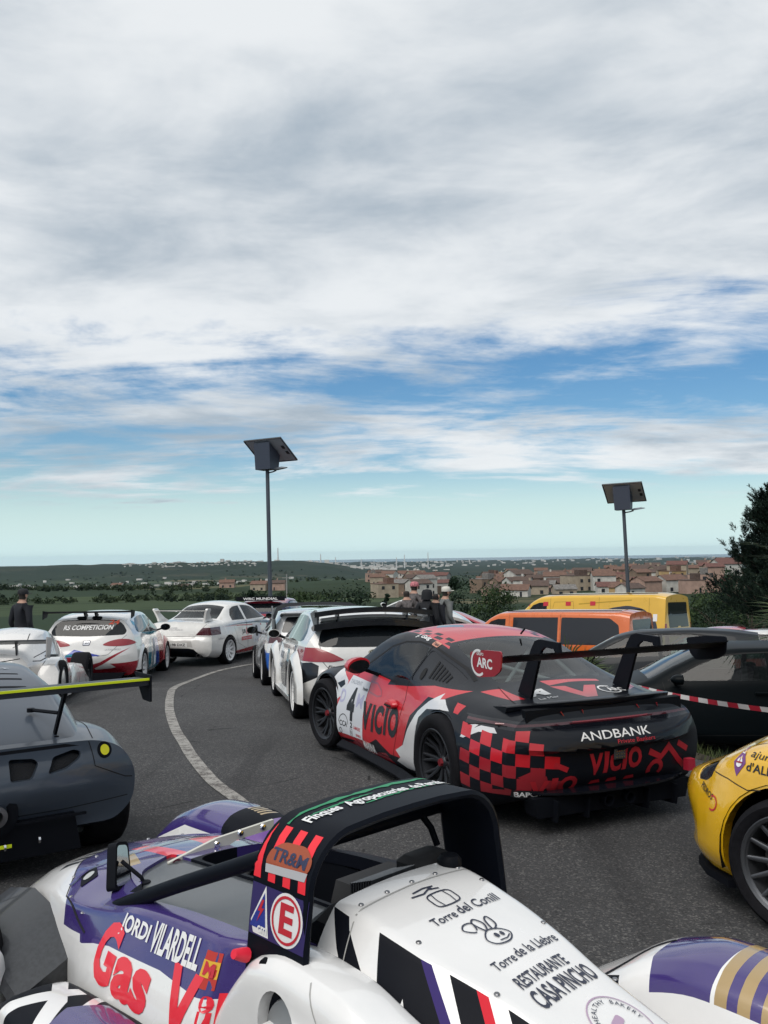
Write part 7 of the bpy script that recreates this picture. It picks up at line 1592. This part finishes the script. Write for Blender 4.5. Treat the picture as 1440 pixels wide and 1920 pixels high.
def pine(x, y, h, label):
    z = ground(x, y); root = empty('pine_tree', (x, y, z), 0, label, 'tree', 'trees below the car park'); r = random.Random(5)
    b = MB(); b.tube([(0, 0, -.3), (.1, 0, h * .4), (.0, .1, h * .97)], [.16, .11, .02], 8); tufts = []
    for k in range(80):
        t = .22 + .78 * (k / 80); a = r.uniform(0, 6.28); ln = (1 - t) * 2.6 + .35; ln *= r.uniform(.6, 1.1)
        s = Vector((0, 0, h * t)); e = s + Vector((math.cos(a) * ln, math.sin(a) * ln, ln * r.uniform(.25, .7)))
        mid = s.lerp(e, .55) - Vector((0, 0, ln * .08)); b.tube([tuple(s), tuple(mid), tuple(e)], [.03, .02, .007], 5)
        for q in range(int(14 + ln * 16)):
            u = r.uniform(.25, 1.0); p = (s.lerp(mid, u / .55) if u < .55 else mid.lerp(e, (u - .55) / .45)) + Vector((r.gauss(0, .12), r.gauss(0, .12), r.gauss(0, .08)))
            ax = Vector((math.cos(a) * .6 + r.gauss(0, .4), math.sin(a) * .6 + r.gauss(0, .4), .9)).normalized(); tl = r.uniform(.16, .34)
            tufts.append((tuple(p), tuple(ax), tl))
    b.obj('trunk', bark, root, 50); g = np.random.default_rng(3); k = 30; T = np.repeat(np.array([q[0] for q in tufts]), k, 0); A_ = np.repeat(np.array([q[1] for q in tufts]), k, 0); L_ = np.repeat(np.array([q[2] for q in tufts])[:, None], k, 0); n = len(T)
    dd = unit(A_ + g.normal(size=(n, 3)) * (.5, .5, .35)); st = T + A_ * L_ * g.random((n, 1)); ln = g.uniform(.05, .08, (n, 1))
    quad_mesh('crown', st + dd * ln, dd * ln, unit(np.cross(dd, g.normal(size=(n, 3)))) * .010, leaf_mat('needle', (.006, .014, .012), (.016, .030, .020)), root)
pine(13.55, 31.5, 5.9, 'dark pine with upturned branches at the right edge')
def fan_palm(x, y, hub, n, ln, label, rnd, up=.5, name='fan_palm', z=None, stem=True):
    z = ground(x, y) if z is None else z; root = empty(name, (x, y, z), 0, label, 'palm', 'fan palms on the verge'); r = random.Random(rnd); lm = leaf_mat('palm_leaf', (.022, .038, .018), (.060, .080, .036), 3)
    b = MB(); b.lathe([(.0, 0), (.13, 0), (.12, hub * .5), (.15, hub), (0, hub + .05)], 12, 'z'); b.obj('trunk', bark, root, 40)
    for k in range(n):
        a = 6.283 * k / n + r.uniform(-.3, .3); el = R(r.uniform(5, 80)) * up * 1.4; st = ln * r.uniform(.45, .75); d = Vector((math.cos(a) * math.cos(el), math.sin(a) * math.cos(el), math.sin(el)))
        s = Vector((0, 0, hub)); e = s + d * st - Vector((0, 0, .05 * st)); q = MB(); q.tube([tuple(s), tuple(s.lerp(e, .5) + Vector((0, 0, .03))), tuple(e)], [.012, .009, .006], 5)
        side = d.cross(Vector((0, 0, 1))).normalized(); upv = side.cross(d).normalized()
        for j in range(22):
            t = R(-115 + 230 * j / 21 + r.uniform(-3, 3)); bl = ln * .62 * (1 - .25 * abs(t) / 2) * r.uniform(.85, 1.1); dir_ = (d * math.cos(t) + side * math.sin(t) + upv * .15).normalized()
            wv = (upv.cross(dir_)).normalized() * .013; tip = e + dir_ * bl - Vector((0, 0, .16 * bl * r.uniform(.4, 1.4))); m_ = e + dir_ * bl * .55
            q.add([tuple(e), tuple(m_ - wv), tuple(tip), tuple(m_ + wv)], [(0, 1, 2, 3)])
        q.obj('frond', lm, root, None, fix=False)
fan_palm(4.5, 9.0, 1.45, 22, .95, 'fan palm whose fronds cross the dark green hatchback at the right edge', 2)
fan_palm(5.15, 10.2, 2.2, 20, 1.0, 'taller fan palm at the right edge below the pine', 8)
fan_palm(2.75, 13.6, .35, 20, .85, 'dwarf fan palm in front of the orange van', 4, up=.85)
fan_palm(2.25, 14.6, .25, 14, .6, 'small dwarf palm left of the larger one by the orange van', 6, up=.85)
# rough grass along the verge
def verge():
    r = random.Random(3); V = []; Fc = []
    for k in range(6000):
        y = r.uniform(6.2, 13); x = verge_x(y) + r.gauss(.30, .22); z = ground(x, y); h = r.uniform(.03, .13); a = r.uniform(0, 6.28); w = .006
        dx, dy = math.cos(a), math.sin(a); o = len(V); V += [(x - dy * w, y + dx * w, z), (x + dy * w, y - dx * w, z), (x + dx * h * .6, y + dy * h * .6, z + h)]; Fc.append((o, o + 1, o + 2))
    me = bpy.data.meshes.new('grass'); me.from_pydata(V, [], Fc)
    tag(finish(me, 'grass', leaf_mat('grass_blade', (.025, .042, .015), (.07, .085, .03), 4), None, None, fix=False), 'rough green grass on the verge between the coupe and the dark hatchback', 'grass', kind='stuff')
    b = MB(); rows = []
    for k in range(40):
        y = 5.6 + 8 * k / 39; x = verge_x(y) + .1; rows.append([(x - .22, y, ground(x - .22, y) - .02), (x - .15, y, ground(x, y) + .05), (x + .55, y, ground(x + .55, y) + .05), (x + .7, y, ground(x + .7, y) - .05)])
    b.rings(rows, closed=False, caps=False); tag(b.obj('verge_soil', mat('soil', (.035, .03, .02), .95, noise=.4, nscale=9, bump=.6), None, 40), kind='structure')
verge()
# far vegetation of the valley: one mass
def far_trees():
    r = random.Random(12); g = np.random.default_rng(5); Ps, Us, Ws = [], [], []
    for k in range(7500):
        d = 330 * (12.5 ** r.random()); az = R(r.uniform(-26, 26)); x, y = d * math.sin(az), d * math.cos(az)
        pat = math.sin(x * .011 + 1.3) * math.sin(y * .007 + .4) + .5 * math.sin(x * .031) * math.cos(y * .023)
        if pat < r.uniform(-.35, .75): continue
        if 240 < d < 660 and math.degrees(az) > -2.5 and r.random() < .80: continue
        s = r.uniform(.9, 2.1) * (1 + min(1.4, d / 1500)); z = terrain_z(x, y) + s * .4; n = max(14, int(130 - d * .12)); sz = max(.0022 * d, .12) if d < 900 else .0016 * d + .5
        cs = g.normal(size=(5, 3)) * (.55, .55, .30) * s; p = unit(g.normal(size=(n, 3))) * s * .5 * g.random((n, 1)) ** .3 + cs[np.arange(n) % 5] + (x, y, z)
        u = unit(g.normal(size=(n, 3))); w_ = unit(np.cross(u, g.normal(size=(n, 3)))); Ps.append(p); Us.append(u * sz * .5); Ws.append(w_ * sz * .4)
    o = quad_mesh('valley_trees', np.concatenate(Ps), np.concatenate(Us), np.concatenate(Ws), leaf_mat('valley_leaf', (.012, .024, .014), (.040, .058, .026), .02))
    tag(o, 'dark scattered woods and groves across the valley', 'trees', kind='stuff')
far_trees()

# ------------------------------------------------------------------ village and plain
WALLS = [('cream', (.34, .28, .21)), ('white', (.50, .48, .44)), ('ochre', (.40, .27, .13)), ('grey', (.27, .26, .25)), ('pink', (.36, .24, .19)), ('brown', (.20, .14, .10))]
ROOFS = [('orange', (.135, .075, .054)), ('brown', (.085, .056, .045)), ('red', (.12, .055, .046)), ('grey', (.16, .15, .14))]
for n_, c in WALLS: mat('wall_' + n_, c, .9, noise=.15, nscale=.6)
for n_, c in ROOFS: mat('tile_' + n_, c, .9, noise=.3, nscale=1.5)
mat('pane_dark', (.02, .022, .026), .3); mat('shutter_green', (.05, .09, .07), .6)
_win = None
def house(x, y, w, dp, h, rz, wall, roof, label, flat=False, group='village houses'):
    global _win
    z = terrain_z(x, y) - .6; root = empty('house', (x, y, z), rz, label, 'house', group); rh = w * .17
    b = MB(); b.box((0, 0, h / 2), (w, dp, h))
    if not flat: b.add([(-w / 2, -dp / 2, h), (-w / 2, dp / 2, h), (-w / 2, 0, h + rh), (w / 2, -dp / 2, h), (w / 2, dp / 2, h), (w / 2, 0, h + rh)], [(0, 1, 2), (3, 5, 4)])
    b.obj('wall', MATS['wall_' + wall], root)
    e = .35; b = MB()
    if flat: b.box((0, 0, h + .1), (w + .2, dp + .2, .25)); b.box((w * .2, 0, h + 1.2), (w * .35, dp * .5, 2.2))
    else: b.add([(-w / 2 - e, -dp / 2 - e, h - .15), (w / 2 + e, -dp / 2 - e, h - .15), (w / 2 + e, 0, h + rh + .1), (-w / 2 - e, 0, h + rh + .1), (-w / 2 - e, dp / 2 + e, h - .15), (w / 2 + e, dp / 2 + e, h - .15)], [(0, 1, 2, 3), (3, 2, 5, 4)]); b.add([(-w / 2 - e, -dp / 2 - e, h - .35), (w / 2 + e, -dp / 2 - e, h - .35), (w / 2 + e, -dp / 2 - e, h - .15), (-w / 2 - e, -dp / 2 - e, h - .15)], [(0, 1, 2, 3)])
    ro = b.obj('roof', MATS['tile_' + roof], root)
    r = random.Random(int(x * 7 + y * 13)); fl = max(1, int(h / 3))
    if not flat and r.random() < .6: b = MB(); b.box((w * r.uniform(-.3, .3), dp * .1, h + rh + .3), (.7, .7, 1.4)); b.obj('chimney', MATS['wall_' + wall], ro)
    nw = max(2, int(w / 3.2))
    for i in range(nw):
        for k in range(fl):
            if r.random() < .22: continue
            door = k == 0 and r.random() < .3
            if _win is None: q = MB(); q.box((0, 0, 0), (1.0, .12, 1.4)); o = q.obj('window', MATS['pane_dark'], root); _win = o
            else: o = _win.copy(); COL.objects.link(o); o.parent = root
            o.location = (-w / 2 + w * (i + .5) / nw, -dp / 2 - .03, 1.6 + 3 * k); o.scale = (1.1, 1, .9) if r.random() < .7 else (.7, 1, 1.2)
def village():
    r = random.Random(21); pos = []; cnt = {}
    def put(px, d, w, h, wall, roof, flat=False, rz=None, where=''):
        x, y = at(px, d); key = '%s %s house with %s %s roof' % ('tall' if h > 5.7 else 'low', wall, roof, 'flat' if flat else 'tiled')
        house(x, y, w, w * r.uniform(.7, 1.0), h, R(rz if rz is not None else r.uniform(-35, 35)), wall, roof, key + ' ' + where, flat)
    for k in range(1100):
        d = r.choice((310, 345, 385, 425, 470, 515, 565, 620, 680)) * r.uniform(.95, 1.05); px = r.uniform(905, 1375) if k % 6 else r.uniform(690, 830)
        x, y = at(px, d); w = r.uniform(5.6, 9.0) * (1 + d / 2500)
        if px < 840 and d < 350: continue
        if any(math.hypot(x - a, y - b) < (w + c) * .52 for a, b, c in pos): continue
        pos.append((x, y, w)); wl = r.choices([q[0] for q in WALLS], (4, 4, 2, 2, 3, 3))[0]; rf = r.choices([q[0] for q in ROOFS], (4, 5, 2, 1))[0]
        where = ('left of the centre trees' if px < 840 else 'left of the right lamp' if px < 1165 else 'right of the right lamp') + (', near row' if d < 330 else ', middle row' if d < 450 else ', far row')
        put(px, d, w, r.choice((3.2, 4, 5)) if d < 330 else r.choice((4, 5.5, 6, 6.5, 8)), wl, rf, r.random() < .14, None, where)
        if len(pos) > 165: break
    for px, d, w, h, wl, rf, wh in ((140, 1100, 14, 5, 'white', 'grey', 'alone in the fields above the man'), (220, 1000, 12, 5, 'white', 'orange', 'in the fields above the touring hatchback'), (145, 700, 10, 4, 'pink', 'orange', 'in the groves left of the touring hatchback'), (425, 560, 9, 4, 'pink', 'orange', 'in the groves above the white saloon'), (345, 760, 9, 4, 'grey', 'brown', 'in the groves above the saloon boot'), (360, 1500, 30, 8, 'white', 'grey', 'far out in the fields left of the lamp'), (105, 640, 9, 4, 'cream', 'grey', 'small among bushes at the left'), (486, 520, 9, 4.5, 'cream', 'orange', 'left of the left lamp pole'), (520, 520, 8, 5, 'pink', 'brown', 'right of the left lamp pole'), (1265, 1250, 60, 14, 'white', 'grey', 'large and pale beyond the village'), (1180, 1300, 50, 8, 'white', 'grey', 'long and pale beyond the village by the lamp')):
        put(px, d, w, h, wl, rf, h > 7, r.uniform(-12, 12), wh)
village()
def tell_apart():
    by = {}
    for o in bpy.data.objects:
        if o.get('category') == 'house': by.setdefault(o['label'], []).append(o)
    for lab, os_ in by.items():
        if len(os_) < 2: continue
        os_.sort(key=lambda o: o.location.x / o.location.y)
        nm = ['left one', 'right one'] if len(os_) == 2 else ['leftmost one'] + (['middle one'] if len(os_) == 3 else ['inner left one', 'inner right one', 'inner one'][:len(os_) - 2]) + ['rightmost one']
        for o, n in zip(os_, nm): o['label'] = (lab + ', ' + n) if len((lab + ' ' + n).split()) <= 16 else lab.replace(' tiled', '') + ', ' + n
tell_apart()
def plain_town():
    r = random.Random(4); b = MB()
    def blk(px, d, w, h, dd=None):
        x, y = at(px, d); b.box((x, y, terrain_z(x, y) + h / 2), (w, dd or w, h))
    for k in range(420):
        px = r.gauss(640, 95) if k % 2 else r.uniform(560, 1420); d = r.uniform(5200, 7600) if k % 2 else r.uniform(6500, 12000)
        blk(px, d, r.uniform(10, 36), r.uniform(4, 12) if r.random() < .9 else r.uniform(14, 26))
    for k in range(150): px = r.uniform(230, 480); blk(px, r.uniform(4300, 5000), r.uniform(5, 13), r.uniform(3, 5))
    for k in range(60): blk(r.uniform(0, 560), r.uniform(1500, 3600), r.uniform(8, 20), r.uniform(4, 7))
    o = b.obj('distant_town', mat('far_wall', (.50, .48, .45), .9, noise=.3, nscale=.004), None, None, fix=False); tag(o, 'pale scattered buildings of the distant town and works on the plain', 'town', kind='stuff')
    for i, (px, d, h) in enumerate(((742, 6200, 75), (757, 6200, 90), (801, 6500, 110), (520, 5600, 85), (600, 5800, 60), (628, 5900, 55), (676, 6000, 60), (700, 6100, 55))):
        x, y = at(px, d); q = MB(); z = terrain_z(x, y); q.lathe([(5, 0), (3.2, h * .6), (2.6, h)], 12, 'z', caps=True); o = q.obj('chimney_stack', mat('stack_white', (.55, .55, .54), .8), None, 40); o.location = (x, y, z)
        tag(o, '%s of the eight pale chimney stacks far out on the plain' % ('sixth from left', 'seventh from left', 'rightmost and tallest', 'leftmost', 'second from left', 'third from left', 'fourth from left', 'fifth from left')[i], 'chimney', 'far chimney stacks')
    for i, (px, d, h, lab) in enumerate(((536, 160, 9.5, 'slim grey utility pole right of the left lamp'), (1389, 70, 6.0, 'concrete utility pole among the trees on the right'))):
        x, y = at(px, d); q = MB(); q.tube([(0, 0, 0), (0, 0, h)], [.16, .10], 8); q.box((0, 0, h - .6), (1.6, .12, .12)); o = q.obj('utility_pole', mat('pole_concrete', (.25, .25, .24), .8), None, 40); o.location = (x, y, terrain_z(x, y)); tag(o, lab, 'pole')
plain_town()

def haze():
    b = MB(); b.box((0, 4000, -38), (60000, 33000, 170)); m = bpy.data.materials.new('haze'); m.use_nodes = True; t = NT(m.node_tree); t.n.clear()
    v = t.new('ShaderNodeVolumePrincipled'); v.inputs['Color'].default_value = (.62, .78, .92, 1); v.inputs['Density'].default_value = HAZE; v.inputs['Anisotropy'].default_value = .2
    o = t.new('ShaderNodeOutputMaterial'); t.l.new(v.outputs[0], o.inputs['Volume']); tag(b.obj('haze', m), 'thin blue air over the valley', 'haze', kind='stuff')
HAZE = 2.0e-5
haze()
# ------------------------------------------------------------------ people standing with their backs to the camera
def person(x, y, face, hgt, top, trousers, label, cap=None, hair=(.02, .015, .012), backpack=False, hood=False, lean=0.0, arm=0.0, capm=None):
    """one skinned body: legs, torso, arms, neck and head; clothes by height on the same surface"""
    root = empty('person', (x, y, ground(x, y)), face, label, 'person', 'people standing among the cars'); k = hgt / 1.75
    J = {'pel': (0, 0, .95), 'wst': (0, 0, 1.08), 'chs': (.02 + lean * .5, 0, 1.28), 'nb': (.0 + lean, 0, 1.46), 'nk': (.02 + lean, 0, 1.53), 'hd': (.035 + lean, 0, 1.63), 'ht': (.03 + lean, 0, 1.70)}
    E = [('pel', 'wst'), ('wst', 'chs'), ('chs', 'nb'), ('nb', 'nk'), ('nk', 'hd'), ('hd', 'ht')]; Rr_ = {'pel': (.15, .12), 'wst': (.14, .105), 'chs': (.165, .12), 'nb': (.09, .08), 'nk': (.055, .055), 'hd': (.082, .095), 'ht': (.06, .07)}
    for s, n in ((1, 'l'), (-1, 'r')):
        J.update({n + 'hip': (0, s * .09, .90), n + 'kn': (.02, s * .10, .50), n + 'an': (-.02, s * .11, .09), n + 'to': (.14, s * .13, .04), n + 'sh': (.0 + lean * .8, s * .185, 1.41), n + 'el': (-.03 + lean * .5, s * (.25 + .03 * arm), 1.13), n + 'wr': (.06 + .16 * arm + lean * .3, s * .22, .90 + .12 * arm), n + 'ha': (.10 + .18 * arm + lean * .3, s * .20, .82 + .15 * arm)})
        E += [('pel', n + 'hip'), (n + 'hip', n + 'kn'), (n + 'kn', n + 'an'), (n + 'an', n + 'to'), ('nb', n + 'sh'), (n + 'sh', n + 'el'), (n + 'el', n + 'wr'), (n + 'wr', n + 'ha')]
        Rr_.update({n + 'hip': (.10, .105), n + 'kn': (.066, .066), n + 'an': (.045, .05), n + 'to': (.045, .035), n + 'sh': (.075, .075), n + 'el': (.052, .052), n + 'wr': (.036, .036), n + 'ha': (.042, .025)})
    ks = list(J); me = bpy.data.meshes.new('body'); me.from_pydata([tuple(c * k for c in J[q]) for q in ks], [(ks.index(a), ks.index(b)) for a, b in E], [])
    tmp = bpy.data.objects.new('tmp', me); COL.objects.link(tmp); sm = tmp.modifiers.new('s', 'SKIN'); tmp.modifiers.new('u', 'SUBSURF').levels = 2
    for i, q in enumerate(ks):
        sv = me.skin_vertices[0].data[i]; sv.radius = tuple(r * k for r in Rr_[q]); sv.use_root = q == 'pel'
    bpy.context.view_layer.update(); ev = tmp.evaluated_get(bpy.context.evaluated_depsgraph_get()); m2 = bpy.data.meshes.new_from_object(ev); bpy.data.objects.remove(tmp)
    skin = mat('skin', (.38, .22, .16), .6); hm = mat('hair_%d' % int(hair[0] * 1000), hair, .8); shoe = mat('shoe', (.03, .03, .035), .6)
    m2.materials.clear(); mi = []
    for p in m2.polygons:
        c = p.center / k
        if c.z > 1.55: mi.append(3 if (c.x < .045 + lean and c.z > 1.57) or c.z > 1.67 else 2)
        elif c.z > 1.50 and not hood: mi.append(2)
        elif c.z < .10: mi.append(4)
        elif c.z < .93 and abs(c.y) < .19: mi.append(1)
        elif c.z < .90 + .13 * arm and abs(c.y) > .16: mi.append(2)
        else: mi.append(0)
    o = finish(m2, 'body', [top, trousers, skin, hm, shoe], root, 60, mi=mi, fix=False)
    hx, hz = .035 + lean, 1.64
    b = MB()                                            # nose and ears
    b.rings([[((hx + .088 + dx) * k, yy * w * k, (hz - .005 + dz) * k) for yy, dz in ((-1, 0), (0, .02), (1, 0), (0, -.02))] for dx, w in ((-.01, .02), (.015, .012), (.022, .004))])
    for s in (1, -1): b.rings([[((hx - .005 + .018 * math.cos(t)) * k, s * (.082 + e) * k, (hz + .028 * math.sin(t)) * k) for t in [6.283 * q / 8 for q in range(8)]] for e in (0, .014)])
    b.obj('face_features', skin, o, 50)
    if cap:
        b = MB(); prof = [(.098, -.01), (.100, .03), (.090, .065), (.06, .090), (.0, .098)]
        b.lathe(prof, 18, 'z', M=Matrix.Translation((hx * k, 0, (hz + .03) * k)) @ Matrix.Scale(k, 4)); b.rings([[((hx + .07 + dx) * k, yy * k, (hz + .03 + dz) * k) for yy, dz in ((-w, 0), (-w * .5, .008), (w * .5, .008), (w, 0), (w * .5, -.006), (-w * .5, -.006))] for dx, w in ((0, .08), (.06, .07), (.105, .04))]); b.obj('cap', cap, root, 50)
    if hood:
        b = MB(); b.lathe([(.125, -.10), (.118, -.02), (.112, .05), (.085, .10), (0, .118)], 18, 'z', M=Matrix.Translation(((hx - .012) * k, 0, hz * k)) @ Matrix.Scale(k, 4)); b.obj('hood', top, root, 60)
    if backpack:
        for s in (1, -1):
            b = MB(); b.tube([((.10) * k, s * .11 * k, 1.30 * k), (.06 * k, s * .12 * k, 1.45 * k), (-.07 * k, s * .11 * k, 1.46 * k), (-.14 * k, s * .06 * k, 1.25 * k), (-.13 * k, -s * .02 * k, 1.10 * k)], .022 * k, 6); b.obj('strap', mat('strap_black', (.01, .01, .012), .7), root, 50)
    return root
navy = mat('cloth_navy', (.008, .010, .016), .85); blackc = mat('cloth_black', (.006, .007, .010), .85); greyc = mat('cloth_grey', (.16, .17, .17), .85, noise=.1, nscale=8); dk_t = mat('trouser_dark', (.015, .017, .024), .85); plaid = mat('cloth_plaid', (.10, .09, .09), .85, noise=.5, nscale=14)
def spot(px, d): return ((px - 720) / 1700 * d, d)
A = math.pi / 2
person(*spot(40, 17.3), A - .5, 1.80, navy, dk_t, 'man in dark clothes and cap walking at the left edge, seen from behind', cap=mat('cap_black', (.006, .007, .01), .8), arm=.2)
person(*spot(760, 19.6), A + .1, 1.74, plaid, dk_t, 'bare-headed man with short dark hair standing left of the hooded pair', arm=.5)
person(*spot(773, 21.4), A - .6, 1.84, plaid, dk_t, 'person in a red and white cap behind the bare-headed man', cap=mat('cap_red_white', (.42, .14, .16), .7, noise=.5, nscale=30), arm=.4)
person(*spot(797, 18.6), A - .5, 1.72, blackc, dk_t, 'person in black with the hood up, left one of the hooded pair', hood=True, arm=.3)
person(*spot(813, 18.9), A - .8, 1.68, navy, dk_t, 'person in dark clothes between the hooded person and the white cap', hair=(.012, .01, .01), arm=.3)
person(*spot(831, 19.2), A - 1.1, 1.76, greyc, dk_t, 'man in grey sweater, white cap and black shoulder strap', cap=mat('cap_white', (.55, .53, .48), .7), backpack=True, arm=.4)
